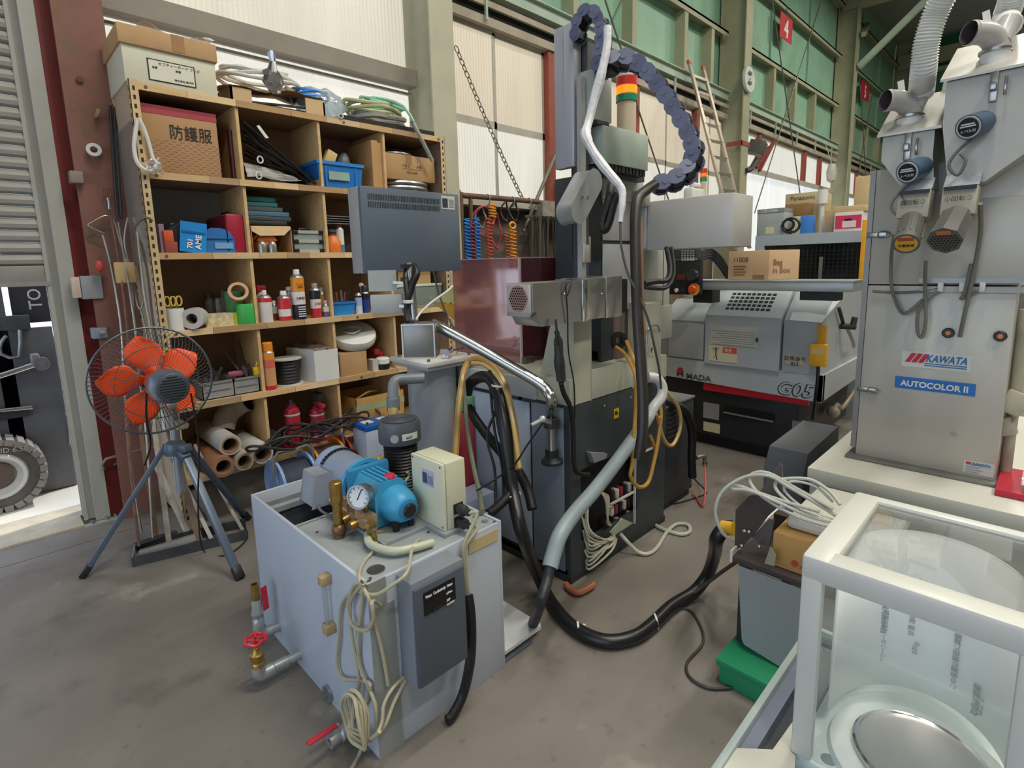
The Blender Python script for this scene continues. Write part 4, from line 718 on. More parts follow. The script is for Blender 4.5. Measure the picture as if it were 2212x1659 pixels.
# ------------------------------------------------------------------ things on the rusty post by the door
YC = 3.945
a = UY(203, 325, YC - .02); t = tag(MB().lathe([(.018, 0), (.036, 0), (.036, .02), (.018, .02), (.018, 0)], a, (-.15, -1, .1), 24).build('tape_roll', mat('#d3d2cb', .5)), 'white tape roll hanging on the rusty post by the door', 'tape')
a = UY(172, 172, YC); tag(MB().cyl(a, a + V((0, -.012, 0)), .018, n=6).build('bolt_head', mat('#5d4236', .7)), 'rusty bolt head high on the rusty post', 'bolt')
a = UY(208, 252, YC); tag(MB().tube([a + V((0, .0, 0)), a + V((0, -.04, .0)), a + V((.01, -.05, .03))], .012, 8, 3).build('post_hook', mat('#9c8661', .6)), 'stubby brass hook on the rusty post above the tape roll', 'hook')
def elbox(name, label, px, py, wpx, hpx, m, Y=4.0, d=.06):
    a, b = UY(px, py + hpx, Y - d), UY(px + wpx, py, Y - d); t = T(name, label, 'switch box', ((a.x + b.x) / 2, Y - d / 2, a.z)); MB().box((a.x, Y - d, a.z), (b.x, Y + .02, b.z), .006).build('body', m, t)
    return t, a, b
elbox('switch_box', 'small beige box on the rusty post left of the hanging tubes', 153, 370, 26, 24, mat('#8d7f74', .6), 3.95, .05)
t, a, b = elbox('switch_box', 'grey switch box with clear cover on the door jamb', 180, 595, 38, 52, mat('#8f9496', .45), 4.0, .07)
MB().box((a.x - .04, 3.94, a.z + .01), (a.x - .002, 4.0, b.z - .005), .004).build('clear_cover', mat('#cdb9a8', .3, var=.2), t)
t, a, b = elbox('socket_box', 'small blue grey outlet box on the jamb behind the fan', 201, 707, 30, 26, mat('#7f8d9d', .4), 4.0, .07)
MB().cyl(((a.x + b.x) / 2 + .01, 3.925, (a.z + b.z) / 2), ((a.x + b.x) / 2 + .01, 3.90, (a.z + b.z) / 2 + .01), .012, n=10).build('toggle', CHROME, t)
for q, (p0, p1) in enumerate((((238, 228), (254, 468)), ((247, 232), (263, 474)))): tag(MB().tube([UY(*p0, 3.92), UY((p0[0] + p1[0]) / 2 - 1, (p0[1] + p1[1]) / 2, 3.90), UY(*p1, 3.92)], .008, 8, 3).build('rubber_tube', mat('#2b2a2c', .45)), ('long dark rubber tube hanging on the rusty post, left of two', 'long dark rubber tube hanging on the rusty post, right of two')[q], 'tube')
a = UY(231, 417, 3.92); t = T('key_ring', 'red ring with a metal snap hook hanging on the rusty post', 'ring', a)
MB().tube([a + V((.02 * math.cos(k * PI / 6), 0, .026 * math.sin(k * PI / 6))) for k in range(12)], .004, 6, closed=True).build('ring', mat('#7c4238', .5), t); MB().tube([a + V((.0, 0, -.026)), a + V((.003, 0, -.05)), a + V((.0, 0, -.09)), a + V((.01, 0, -.085))], .006, 6, 3).build('snap_hook', GALV, t)
HK = mat('#a9a39a', .35, .8, var=.2, vs=20); RS = mat('#7d5a4a', .7, .2, var=.3, vs=15)
a = UY(196, 487, 3.9)
tag(MB().tube([UY(225, 505, 3.9), UY(192, 488, 3.9), UY(200, 480, 3.9), UY(228, 466, 3.9), UY(246, 478, 3.9), UY(262, 530, 3.86), UY(285, 600, 3.82), UY(312, 700, 3.78), UY(322, 760, 3.74)], .005, 7, 4).build('wire_hook', HK), 'bent bright wire hook with square head hanging on the post', 'hook')
def leaner(label, pts, r, m, name='long_rod', cat='rod'): return tag(MB().tube(pts, r, 8, 3).build(name, m), label, cat)
leaner('long steel hook rod leaning in front of the rusty post, leftmost top', [UY(222, 508, 3.88), UY(236, 560, 3.85), UY(252, 640, 3.8), UY(263, 720, 3.76), UY(270, 850, 3.7), UY(288, 1040, 3.6), UZ(306, 1150, .05)], .006, HK)
leaner('long bent steel rod with a looped end beside the shelf post', [UY(330, 478, 3.47), UY(318, 470, 3.47), UY(300, 478, 3.47), UY(288, 500, 3.47), UY(290, 520, 3.47), UY(305, 523, 3.47), UY(320, 600, 3.47), UY(330, 690, 3.46), UY(345, 760, 3.45)], .006, mat('#5b5049', .5, .5))
leaner('rusty slim rod leaning behind the fan, left of the plank', [UY(240, 470, 3.9), UY(262, 600, 3.8), UY(278, 760, 3.72), UY(272, 900, 3.6), UZ(300, 1180, .05)], .007, RS)
leaner('pale steel rod passing down by the fan guard to the trough', [UY(255, 480, 3.88), UY(290, 690, 3.7), UY(300, 800, 3.6), UY(318, 960, 3.5), UZ(330, 1165, .05)], .006, HK)
leaner('thin bright rod hanging along the slotted shelf post', [UY(296, 500, 3.46), UY(310, 620, 3.46), UY(322, 690, 3.46), UY(338, 770, 3.46)], .006, HK)
leaner('steel rod with a small hook near the beige wooden block', [UY(276, 470, 3.84), UY(268, 520, 3.84), UY(280, 580, 3.82), UY(298, 660, 3.78), UY(306, 665, 3.76), UY(310, 650, 3.76)], .005, HK)
a, b = UY(252, 612, 3.80), UY(289, 566, 3.80); t = T('wood_handled_tool', 'tool with a beige wooden block head hanging beside the post', 'tool', (a.x, 3.8, a.z)); MB().box((a.x, 3.79, a.z), (b.x, 3.83, b.z), .006).build('wooden_head', mat('#c8a97c', .7), t); MB().tube([(b.x - .02, 3.80, a.z), UY(292, 700, 3.76), UY(300, 760, 3.72)], .007, 8, 3).build('shaft', STEELD, t)
a = UY(213, 575, 3.9); tag(MB().ball(a + V((0, -.03, 0)), .028, 10, (.8, .8, 1.2)).build('red_handle', mat('#b8433f', .5)), 'small dull red handle hanging on the rusty post', 'handle')  # a bare red handle, with no scraper blade
# trough on the floor with flat bars
p0, p1, p2, p3 = UZ(286, 1226, 0), UZ(536, 1165, 0), UZ(470, 1108, 0), UZ(268, 1150, 0)
t = T('bar_trough', 'dark steel trough on the floor holding leaning rods and bars', 'trough', (p0 + p1) / 2); d = (p1 - p0).normalized(); n_ = V((-d.y, d.x, 0)); TD = mat('#4c4f52', .5, .5, var=.3, vs=8)
m = MB(); L = (p1 - p0).length
for off in (0, .17):
    q = p0 + n_ * off; m.prism([q, q + n_ * .09, q + n_ * .09 + Z_ * .004, q + n_ * .004 + Z_ * .004, q + n_ * .004 + Z_ * .055, q + Z_ * .055], d * L)
m.build('angle_rail', TD, t)
MB().prism([p0 + n_ * .004 + Z_ * .004, p0 + n_ * .26 + Z_ * .004, p0 + n_ * .26 + Z_ * .06, p0 + n_ * .004 + Z_ * .05], d * .006).build('end_plate', mat('#8f9090', .5, .4), t)
MB().box(p0 + n_ * .17 + d * .0 + Z_ * .055, p0 + n_ * .18 + d * .2 + Z_ * .06).build('cross_strap', TD, t)
for q, (lo, hi, w_, h, la) in enumerate((((.16, .10), (330, 900), .025, '#9a958d', 'flat steel bar standing in the trough, nearest its left end'), ((.30, .12), (352, 880), .035, '#6d5d52', 'broad rusty flat bar standing in the trough middle'), ((.36, .10), (372, 990), .02, '#8d8b86', 'narrow flat bar standing in the trough under the fan'), ((.42, .07), (400, 1030), .03, '#5f6260', 'dark flat bar leaning in the trough right of middle'), ((.10, .20), (300, 905), .02, '#85694f', 'rusty strip leaning in the trough at the back left'), ((.25, .2), (335, 1000), .03, '#a5a29a', 'pale channel bar leaning at the back of the trough'), ((.52, .12), (420, 960), .018, '#77726c', 'thin strip leaning in the trough at its right end'))):
    a = p0 + d * lo[0] + n_ * lo[1] + Z_ * .008; b = UY(hi[0], hi[1], 3.62); tag(MB().bar(a, b, w_, .008, up=(0, 1, .2)).build('flat_bar', mat(h, .5, .4, var=.25, vs=12)), la, 'bar', 'bars standing in the trough')
a = p0 + n_ * .05 + Z_ * .02
tag(MB().obox(p0 + d * .16 + n_ * .07 + Z_ * .045, (.26, .06, .035), (0, .3, 1), (d.y, -d.x, .0)).build('trowel', mat('#a5a19a', .4, .7, var=.2)), 'bright flat steel piece lying in the front of the trough', 'plate')
p = UZ(330, 1100, 0); tag(MB().tube([p + V((-.20, .05, .32)), p + V((-.2, -.02, .40)), p + V((.1, -.03, .42)), p + V((.11, .05, .40)), p + V((-.16, .06, .33))], .009, 6, 2).build('bent_wire', HK), 'bent flat wire frame leaning behind the fan legs', 'wire frame')

# ------------------------------------------------------------------ the floor fan
FL, FR, FB = UZ(178, 1248, 0), UZ(520, 1252, 0), UZ(536, 1122, 0)
fx = (FL + FR + FB) / 3; D0 = (V((fx.x, fx.y, .5)) - CAM).dot(CFW)
col = UD(378, 968, D0); t = fan = T('floor_fan', 'tripod floor fan with orange blades in a round wire guard', 'fan', (col.x, col.y, 0))
FG = mat('#5f6c7c', .35, .3, var=.08); FGD = mat('#3a434c', .4)
for q, (F, pxy) in enumerate(((FL, (358, 962)), (FR, (404, 990)), (FB, (408, 968)))):
    s = UD(*pxy, D0 + (-.02, -.05, .05)[q]); tip = F + (s - F).normalized() * .015
    leg = MB().bar(s, tip, .026, .036, up=(col - F).cross(Z_), bev=.004).build('leg', (FG, FG, FGD)[q], fan); MB().bar(F + (s - F).normalized() * .07, F + Z_ * .004, .032, .042, up=(col - F).cross(Z_), bev=.004).build('rubber_foot', BLACK, leg)
neck = UD(372, 868, D0 - .02)
MB().lathe([(0, -.03), (.05, -.03), (.055, 0), (.045, .03), (.02, .045), (0, .045)], col, Z_, 18).build('collar', FG, fan)
for s in ((358, 962), (404, 990), (408, 968)): MB().bar(col, UD(*s, D0 - .02), .05, .04, bev=.008).build('leg_bracket', FG, fan)
MB().cyl(col - Z_ * .24, neck, .023, n=14).build('post', mat('#9fa6ac', .3, .6), fan)
pb = UD(362, 905, D0 - .035); MB().obox(pb, (.05, .045, .11), Z_, bev=.006).build('clamp_block', mat('#d7d8d0', .5), fan)
kb = UD(388, 918, D0 - .03); MB().obox(kb, (.035, .035, .05), Z_, bev=.006).cyl(kb, kb + V((.02, -.04, 0)), .016, n=12).build('height_knob', mat('#a9a58f', .5), fan)
gc = UD(331, 822, 2.62); cap = UD(373, 838, 2.36); ax = (cap - gc).normalized(); gx, gy, _ = frame(ax); gr = .258
MB().lathe([(0, 0), (.068, 0), (.076, .02), (.078, .10), (.072, .14), (.062, .165), (.03, .172), (0, .172)], gc + ax * ((cap - gc).length - .165), ax, 28).build('motor', FG, fan)
mc = MB(); mc.lathe([(0, .004), (.06, .004), (.066, 0), (.066, -.03)], cap + ax * .008, ax, 28); mcap = mc.build('motor_cap', mat('#3f4951', .4), fan)
vm = MB()
for k in range(9):
    hh = math.sqrt(max(0, .052 ** 2 - (.012 * (k - 4)) ** 2)); vm.bar(cap + ax * .0125 + gy * .012 * (k - 4) - gx * hh, cap + ax * .0125 + gy * .012 * (k - 4) + gx * hh, .004, .003, up=ax)
vm.build('vent_slots', BLACK, mcap)['kind'] = 'stuff'
MB().bar(cap - ax * .05 - Z_ * .06, neck - Z_ * .02, .04, .05, bev=.01).build('tilt_bracket', mat('#c2c3bd', .45, .2), fan)
W_ = mat('#5a6067', .35, .5)
g = MB(); NW = 76
for k in range(NW):
    a = 2 * PI * k / NW; pts = []
    for r_, h in ((.085, .11), (.15, .105), (.215, .08), (.25, .03), (gr, 0)):
        th = a + (r_ - .085) * 1.5; pts.append(gc + (gx * math.cos(th) + gy * math.sin(th)) * r_ + ax * h)
    g.tube(pts,   .0012, 4, 1, cap=False)
for r_, h in ((.085, .11), (.17, .1),): g.tube([gc + (gx * math.cos(2 * PI * k / 40) + gy * math.sin(2 * PI * k / 40)) * r_ + ax * h for k in range(40)], .002, 5, closed=True)
rg = g.build('rear_guard', W_, fan, sharp=0); rg['kind'] = 'stuff'
g = MB()
for k in range(NW):
    a = 2 * PI * k / NW; pts = []
    for r_, h in ((.05, -.085), (.13, -.08), (.21, -.06), (.25, -.02), (gr, 0)):
        th = a - (r_ - .05) * 1.5; pts.append(gc + (gx * math.cos(th) + gy * math.sin(th)) * r_ + ax * h)
    g.tube(pts,   .0012, 4, 1, cap=False)
g.lathe([(0, -.088), (.05, -.088), (.05, -.082), (0, -.082)], gc, ax, 20)
fg = g.build('front_guard', W_, fan, sharp=0); fg['kind'] = 'stuff'
MB().tube([gc + (gx * math.cos(2 * PI * k / 56) + gy * math.sin(2 * PI * k / 56)) * gr for k in range(56)], .005, 7, closed=True).build('guard_rim', W_, fan)
hub = MB().lathe([(0, -.04), (.035, -.03), (.042, 0), (.042, .03), (0, .03)], gc, ax, 20).build('hub', mat('#c9431c', .4), fan)
OB = mat('#ff5514', .4, var=.03, emit=0); bc = gc
def blade(ang):
    m = MB(); c, s = math.cos(ang), math.sin(ang); u = gx * c + gy * s; v_ = gy * c - gx * s
    def pt(i, j):
        r_ = .035 + .19 * i; q = min(1, i / .55); q = q * q * (3 - 2 * q); wd = .020 + .058 * q
        if i > .55: wd *= max(.34, max(0.0, 1 - ((i - .55) / .45) ** 2) ** .42)
        o = (j - .5) * 2; return bc + u * (r_ - .02 * o * o * i) + v_ * (o * wd + .015 * i) + ax * (-.028 * o * (1 - .35 * i))
    m.sheet(pt, 12, 7); b = m.build('blade', OB, fan); md = b.modifiers.new('thick', 'SOLIDIFY'); md.thickness = .002; return b
x2 = UD(*(331 + 100, 822), 2.62) - gc; base = math.atan2((UD(410, 790, 2.62) - gc).dot(gy), (UD(410, 790, 2.62) - gc).dot(gx))
for k in range(5): blade(base + 2 * PI * k / 5)
MB().tube([cap - ax * .1 + Z_ * .075, cap - ax * .12 - gx * 0 + UD(312, 850, 2.45) * 0 + Z_ * .02 - CR * .075, UD(316, 900, 2.5), UD(325, 960, 2.55), UD(312, 1005, 2.6)], .005, 7, 4).build('power_cord', BLACK, fan)
MB().tube([UD(412, 850, 2.42), UD(425, 920, 2.5), UD(430, 985, 2.6), UD(428, 1100, 2.7), UZ(440, 1190, .01), UZ(490, 1198, .01), UZ(535, 1160, .01), UZ(520, 1125, .01)], .004, 6, 4).build('power_cord', BLACK, fan)

# ------------------------------------------------------------------ forklift outside the door
yf = 4.72; wc = UY(-8, 1013, yf); wr = UY(104, 1013, yf).x - wc.x; wc.z = wr - .02
fk = T('forklift', 'dark forklift standing in the light outside the open shutter', 'forklift', (wc.x, 5.0, -.02)); FKD = mat('#606266', .5, var=.2); TY = mat('#55504b', .8, var=.2, vs=20)
ty = MB().lathe([(wr * .62, 0), (wr * .90, 0), (wr * .93, .03), (wr * .93, .2), (wr * .9, .23), (wr * .6, .23)], wc, Y_, 48).build('tyre', TY, fk)
lug = None
for k in range(26):
    a = 2 * PI * k / 26; c, s = math.cos(a), math.sin(a); u = V((c, 0, s)); v_ = V((-s, 0, c)); m = MB(); w2 = wr * .085
    m.hexa([wc + u * r_ + v_ * q * w2 * f + Y_ * y for r_, f in ((wr * .84, 1.1), (wr, .95)) for q, y in ((-1, -.012), (1, -.012), (1, .2), (-1, .2))]); m.build('tread_block', mat('#86817a', .85, var=.15), ty)
MB().lathe([(wr * .05, .05), (wr * .35, .05), (wr * .5, -.01), (wr * .58, -.015), (wr * .62, 0), (wr * .62, .1), (wr * .05, .1)], wc, Y_, 40).build('rim', mat('#c9c9c6', .4, .3), fk)
MB().lathe([(0, 0), (wr * .34, 0), (wr * .34, .06), (0, .06)], wc + Y_ * .03, Y_, 24).build('wheel_hub', mat('#57463f', .7, var=.2), fk)
lettering('SOLID 6.50', wc + V((-wr * .2, -.014, wr * .68)), V((1, 0, -.12)), V((.12, 0, 1)), .045, mat('#a9a49b', .7), ty)
ym = 4.95
def pq(px0, px1, py0, py1, Y, d, m, name, bev=.004): a, b = UY(px0, py1, Y), UY(px1, py0, Y); return MB().box((a.x, Y, a.z), (b.x, Y + d, b.z), bev).build(name, m, fk)
pq(44, 112, 705, 1075, ym, .05, FKD, 'mast_rail'); pq(-60, -8, 560, 1000, ym, .05, FKD, 'mast_rail'); pq(112, 140, 725, 1060, ym + .04, .04, mat('#4a4d50', .5), 'mast_inner_rail')
pp = pq(30, 104, 540, 700, ym + .06, .05, mat('#424347', .5), 'mast_plate'); a, b = UY(94, 668, ym + .058), UY(92, 622, ym + .058); lettering('TO', UY(92, 667, ym + .058), Z_, -X_, .10, INKW, fk, bold=.001)
pq(6, 62, 680, 715, ym - .03, .06, mat('#55585a', .45, .3), 'carriage_bracket'); pq(-40, 60, 880, 915, ym - .03, .05, mat('#34363a', .5), 'carriage_bracket')
MB().tube([UY(14, 725, ym - .03), UY(2, 740, ym - .03), UY(2, 765, ym - .03), UY(40, 770, ym - .03), UY(42, 712, ym - .03)], .012, 8, 2).build('hose_guard', GALV, fk)
a, b = UY(-60, 832, ym - .05), UY(76, 787, ym - .05); MB().cyl(a, b, .022, n=14).build('tilt_cylinder_rod', CHROME, fk)
c = UY(90, 785, ym - .06); MB().obox(c + V((-.03, .02, .03)), (.10, .05, .08), Z_, bev=.01).build('tilt_cylinder_end', mat('#9a9c9c', .4, .5), fk); MB().cyl(c, c - Y_ * .04, .045, n=20).cyl(c - Y_ * .04, c - Y_ * .055, .02, n=14).build('pivot_pin', mat('#8d8f90', .4, .5), fk)
a, b = UY(-60, 893, ym - .05), UY(70, 880, ym - .05); MB().cyl(a, b, .017, n=14).build('lift_rod', CHROME, fk)
MB().box(UY(-200, 1000, 5.1), UY(60, 1065, 5.1) + V((0, .9, 0)), .01).build('chassis', FKD, fk); MB().box(UY(-300, 660, 5.3), UY(0, 1000, 5.3) + V((0, .8, 0)), .02).build('body', mat('#d2622f', .5), fk)
MB().tube([UY(140, 700, ym), UY(143, 800, ym), UY(147, 880, ym - .02), UY(150, 960, ym)], .007, 7, 3).build('hydraulic_hose', GALV, fk); MB().cyl(UY(148, 893, ym - .02), UY(148, 893, ym - .05), .02, n=12).build('hose_fitting', GALV, fk)
MB().box(UY(128, 1075, ym + .02), UY(172, 1000, ym + .02) + Y_ * .05, .006).build('side_plate', mat('#54585c', .5), fk)
# ------------------------------------------------------------------ the water tank unit
TX0, TX1, TY0, TY1, TZ = .70, 1.24, 1.345, 2.28, .588
TK = mat('#b3bbc6', .42, var=.05, vs=3, bump=.02); TKT = mat('#9aa0a2', .5, var=.10, vs=6); TKD = mat('#5b6068', .5, var=.1)
tank = T('water_tank', 'large pale grey steel water tank unit in the foreground with pump on top', 'tank', ((TX0 + TX1) / 2, (TY0 + TY1) / 2, 0)); w_ = .012
MB().box((TX0, TY0, .0), (TX0 + w_, TY1, TZ), .002).build('side_plate', TK, tank); MB().box((TX1 - w_, TY0, 0), (TX1, TY1, TZ), .002).build('side_plate', TK, tank)
MB().box((TX0 + w_, TY0, .0), (TX1 - w_, TY0 + w_, TZ - .004), .002).build('front_plate', TK, tank); MB().box((TX0 + w_, TY1 - w_, 0), (TX1 - w_, TY1, TZ), .002).build('back_plate', TK, tank)
MB().box((TX0 + w_, TY0 + w_, .01), (TX1 - w_, TY1 - w_, .03)).build('bottom_plate', TKD, tank)
yo = 1.86
cv = MB().box((TX0 + w_, TY0 + w_, TZ - .016), (TX1 - w_, yo, TZ - .006)).build('cover_plate', TKT, tank)
MB().box((TX0 + .016, yo + .02, TZ - .03), (TX1 - .016, yo + .035, TZ - .012)).build('inner_rail', TKT, tank); MB().box((TX0 + .016, 2.09, TZ - .03), (TX1 - .016, 2.12, TZ - .008)).build('inner_rail', TKT, tank)
MB().box((TX0 + .016, 2.195, TZ - .05), (TX1 - .016, 2.20, TZ - .02)).build('inner_rail', TKT, tank)
MB().box((TX0 + .02, yo + .035, .05), (TX1 - .02, yo + .04, TZ - .03)).box((TX0 + .02, 2.10, .05), (TX1 - .02, 2.105, TZ - .03)).build('baffle', TKD, tank)['kind'] = 'stuff'
MB().box((TX0 + .013, yo, .33), (TX1 - .013, TY1 - .013, .34)).build('water', mat('#3b4448', .08, var=0), tank)
MB().box((TX0, TY0 - .004, .5), (TX0 + .06, TY0, TZ)).box((TX0, TY0 - .003, .0), (TX0 + .085, TY0, .5)).build('corner_strip', mat('#8f9593', .5, var=.12), tank)
for px, py in ((822, 1227),):
    a = UZ(812, 1230, TZ - .005); MB().lathe([(.0, .001), (.024, .001), (.0255, .002), (.028, .0), (.028, -.001)], a, Z_, 22).build('filler_hole', mat('#3a3c3c', .6), cv)
for px, py in ((1028, 1116), (1047, 1126), (1021, 1138), (1048, 1109)): a = UZ(px, py, TZ - .005); MB().cyl(a, a + Z_ * .0012, .0125, n=16).build('plug_hole', mat('#6d7478', .5), cv)
for px, py in ((1068, 1128), (768, 1262), (800, 1250), (925, 1150), (685, 1150)): a = UZ(px, py, TZ - .005); MB().cyl(a, a + Z_ * .003, .005, n=8).build('screw', STEELD, cv)
plate(UY(1013, 1198, TY0 - .001) , X_, Z_, .135, .045, mat('#c2b184', .6, var=.1), tank, 'masking_tape')
# control box on the front
a, b = UY(895, 1265, 1.25), UY(1005, 1437, 1.25); bx0, bx1 = a.x, UY(1003, 1225, 1.25).x; bz0, bz1 = .235, .560
cb = MB().box((bx0, 1.25, bz0), (bx1, TY0, bz1), .004).build('control_box', mat('#4f5560', .5, var=.06), tank)
MB().box((bx0 - .004, 1.262, bz0 - .004), (bx1 + .004, TY0, bz1 + .018), .003).build('box_cover', mat('#80868f', .45, var=.06), tank)
dz0, dz1, dx0, dx1 = UY(920, 1330, 1.249).z, UY(975, 1250, 1.249).z, UY(915, 1300, 1.249).x, UY(983, 1262, 1.249).x
dp = plate((dx0, 1.2495, dz0), X_, Z_, dx1 - dx0, dz1 - dz0, mat('#0d0e10', .25, var=0), tank, 'display_panel')
lettering('Water  Conductivity  Meter', (dx0 + .006, 1.2478, dz1 - .02), X_, Z_, .013, INKW, dp, width=(dx1 - dx0) * .86, bold=.0002)
for k, (s, z) in enumerate((('μS/cm', .042), ('SET', .066), ('ALARM', .080))): lettering(s, (dx1 - .036, 1.2478, dz1 - z), X_, Z_, .009, INKW, dp, bold=.0003)
plate((dx0 + .03, 1.2482, dz1 - .075), X_, Z_, .03, .014, mat('#241515', .2, var=0), tank, 'readout')
# left face fittings
lv = T_ = MB(); a, b = UX(712, 1247, TX0), UX(722, 1352, TX0)
for c in (a, b):
    MB().box((TX0 - .035, c.y - .016, c.z - .016), (TX0, c.y + .016, c.z + .016), .003).build('gauge_block', mat('#a9956c', .45), tank); MB().cyl((TX0 - .02, c.y + .016, c.z), (TX0 - .02, c.y + .03, c.z), .009, n=10).build('gauge_plug', BRASS, tank)
MB().cyl((TX0 - .02, a.y, b.z), (TX0 - .02, a.y, a.z), .008, n=12).build('sight_tube', clear('#e8ecec', .25, .05, .15, 'sight'), tank)
a = UX(712, 1500, TX0); a.z = max(a.z, .035); MB().cyl((TX0 - .012, a.y, a.z), (TX0, a.y, a.z), .03, n=24).cyl((TX0 - .018, a.y, a.z), (TX0 - .012, a.y, a.z), .012, n=6).build('drain_plug', GALV, tank)
ZI = mat('#b0b3b2', .4, .6, var=.15, vs=20); RH = mat('#c02a3a', .4)
y1 = UX(603, 1358, TX0).y; e1 = UZ(558, 1368, .075); z1 = .075
t = tank; MB().cyl((TX0 + .002, y1, z1), (e1.x + .04, y1, z1), .019, n=16).build('outlet_pipe', ZI, t); MB().tube([(e1.x + .05, y1, z1), (e1.x + .015, y1, z1 + .002), (e1.x, y1, z1 + .02), (e1.x, y1, z1 + .05)], .022, 14, 3).build('pipe_elbow', ZI, t)
MB().lathe([(.014, .05), (.022, .05), (.022, .07), (.018, .075), (.018, .085), (.022, .09), (.024, .10), (.018, .12), (.018, .15), (.016, .155)], (e1.x, y1, z1), n=8).build('ball_valve_body', ZI, t); MB().lathe([(.01, .155), (.0145, .155), (.0145, .22), (.01, .22), (.01, .16)], (e1.x, y1, z1), n=16).build('brass_nipple', BRASS, t)
MB().prism([(e1.x + .016, y1 - .02, z1 + .20), (e1.x + .036, y1 - .02, z1 + .205), (e1.x + .038, y1 - .02, z1 + .11), (e1.x + .02, y1 - .02, z1 + .105)], (0, .005, 0), .001).build('red_lever', RH, t)
y2 = UX(648, 1412, TX0).y; e2 = UZ(553, 1452, .05); z2 = .055
MB().cyl((TX0 + .002, y2, z2), (e2.x + .03, y2, z2), .018, n=16).lathe([(.018, 0), (.021, .002), (.021, .05), (.018, .052)], (e2.x + .05, y2, z2), X_, 16).build('outlet_pipe', ZI, t); MB().tube([(e2.x + .05, y2, z2), (e2.x + .014, y2, z2), (e2.x, y2, z2 + .014), (e2.x, y2, z2 + .045)], .0235, 14, 3).build('pipe_elbow', ZI, t)
MB().lathe([(.0, .04), (.024, .04), (.024, .055), (.02, .06), (.024, .075), (.024, .09), (.015, .10), (.012, .115), (.006, .12), (.006, .15)], (e2.x, y2, z2), n=10).build('gate_valve', BRASS, t)
hw = MB(); c = V((e2.x, y2, z2 + .145))
hw.tube([c + V((.034 * math.cos(k * PI / 10), .034 * math.sin(k * PI / 10), .004 * math.cos(k * PI / 2))) for k in range(20)], .006, 8, closed=True)
for k in range(5): hw.cyl(c, c + V((.034 * math.cos(k * 2 * PI / 5), .034 * math.sin(k * 2 * PI / 5), 0)), .005, n=6)
hw.build('handwheel', RH, t)
y3 = UX(775, 1585, TX0).y; z3 = .045
MB().lathe([(.0, 0), (.02, 0), (.024, .01), (.024, .06), (.018, .065), (.022, .08), (.022, .10), (.012, .10), (.012, .02)], (TX0 + .002, y3, z3), -X_, 12).build('drain_valve', ZI, t); c = V((TX0 - .07, y3, z3 + .03)); MB().cyl(c - Z_ * .01, c + Z_ * .012, .008, n=8).build('valve_stem', ZI, t); MB().bar(c + Z_ * .012, UZ(664, 1607, z3 + .05), .02, .006, up=Z_, bev=.002).build('red_lever', RH, t)
# base plate reaching out to the right
MB().box((TX0 + .02, TY0 + .01, .0), (1.40, 2.5, .008)).build('skid', TKD, tank); MB().prism([(TX1, TY0 + .015, .03), (1.455, TY0 + .015, .03), (1.468, TY0 + .03, .03), (1.468, 1.95, .03), (TX1, 1.95, .03)], (0, 0, .014)).build('base_plate', mat('#c9cdcc', .45), tank)
MB().box((TX1 + .01, TY0 + .03, .008), (1.44, 1.94, .03)).build('base_frame', TKD, tank)

# ------------------------------------------------------------------ pump set on the tank
zt = TZ - .006
pm = T('pressure_pump', 'blue piston pump with grey blue motor and brass manifold on the tank', 'pump', (.97, 1.75, zt)); PB = mat('#3f9ac6', .4, var=.08, vs=10); PBD = mat('#2f7fac', .4, var=.08); MG = mat('#8693a8', .4, var=.08, vs=6)
Xc = .962; s0 = UX(760, 1045, Xc); zc = .684; ym0, ym1 = 1.80, 2.075
MB().box((Xc - .11, 1.50, zt), (Xc + .11, yo - .005, zt + .012)).build('base_plate', TKT, pm); MB().box((Xc - .06, 1.93, TZ - .012), (Xc + .06, 2.04, zt + .03)).build('motor_foot', MG, pm)
MB().lathe([(0, 0), (.084, 0), (.088, .004), (.088, .22), (.0, .22)], (Xc, ym0, zc), Y_, 36).build('motor_body', MG, pm)
MB().lathe([(.088, .20), (.096, .205), (.096, .25), (.085, .268), (.03, .275), (0, .275)], (Xc, ym0, zc), Y_, 36).build('fan_cover', mat('#93a5c4', .35), pm)
m = MB()
for k in range(14):
    a = .55 + k * .15; u = V((math.cos(a), 0, math.sin(a))); m.obox(V((Xc, ym0 + .198, zc)) + u * .0945, (.01, .012, .006), u, Y_)
m.build('vent_notches', BLACK, pm)['kind'] = 'stuff'
MB().lathe([(.088, 0), (.102, 0), (.102, .02), (.088, .02)], (Xc, ym0 - .01, zc), Y_, 32).build('flange', PB, pm)
MB().box((Xc - .085, 1.76, zc - .08), (Xc + .085, ym0 - .008, zc + .088), .01).build('bell_housing', PBD, pm)
MB().prism([(Xc - .07, 1.60, zc - .075), (Xc + .05, 1.60, zc - .075), (Xc + .05, 1.60, zc + .045), (Xc + .025, 1.60, zc + .07), (Xc - .045, 1.60, zc + .07), (Xc - .07, 1.60, zc + .03)], (0, .165, 0), .006).build('crankcase', PB, pm)
for k in range(4): MB().box((Xc - .04 + k * .02, 1.615, zc + .068), (Xc - .032 + k * .02, 1.755, zc + .078)).build('cooling_rib', PB, pm)
c = V((Xc + .002, 1.60, zc - .012)); MB().lathe([(0, .085), (.03, .083), (.045, .074), (.058, .05), (.064, .02), (.066, 0), (.0, 0)], c, -Y_, 32).build('crank_cover', PB, pm)
MB().lathe([(.036, .078), (.036, .09), (.030, .092), (0, .092)], c, -Y_, 28).build('cover_ring', PBD, pm); MB().lathe([(0, .101), (.022, .1), (.025, .096), (.025, .085)], c, -Y_, 24).build('shaft_cap', BLACK, pm)
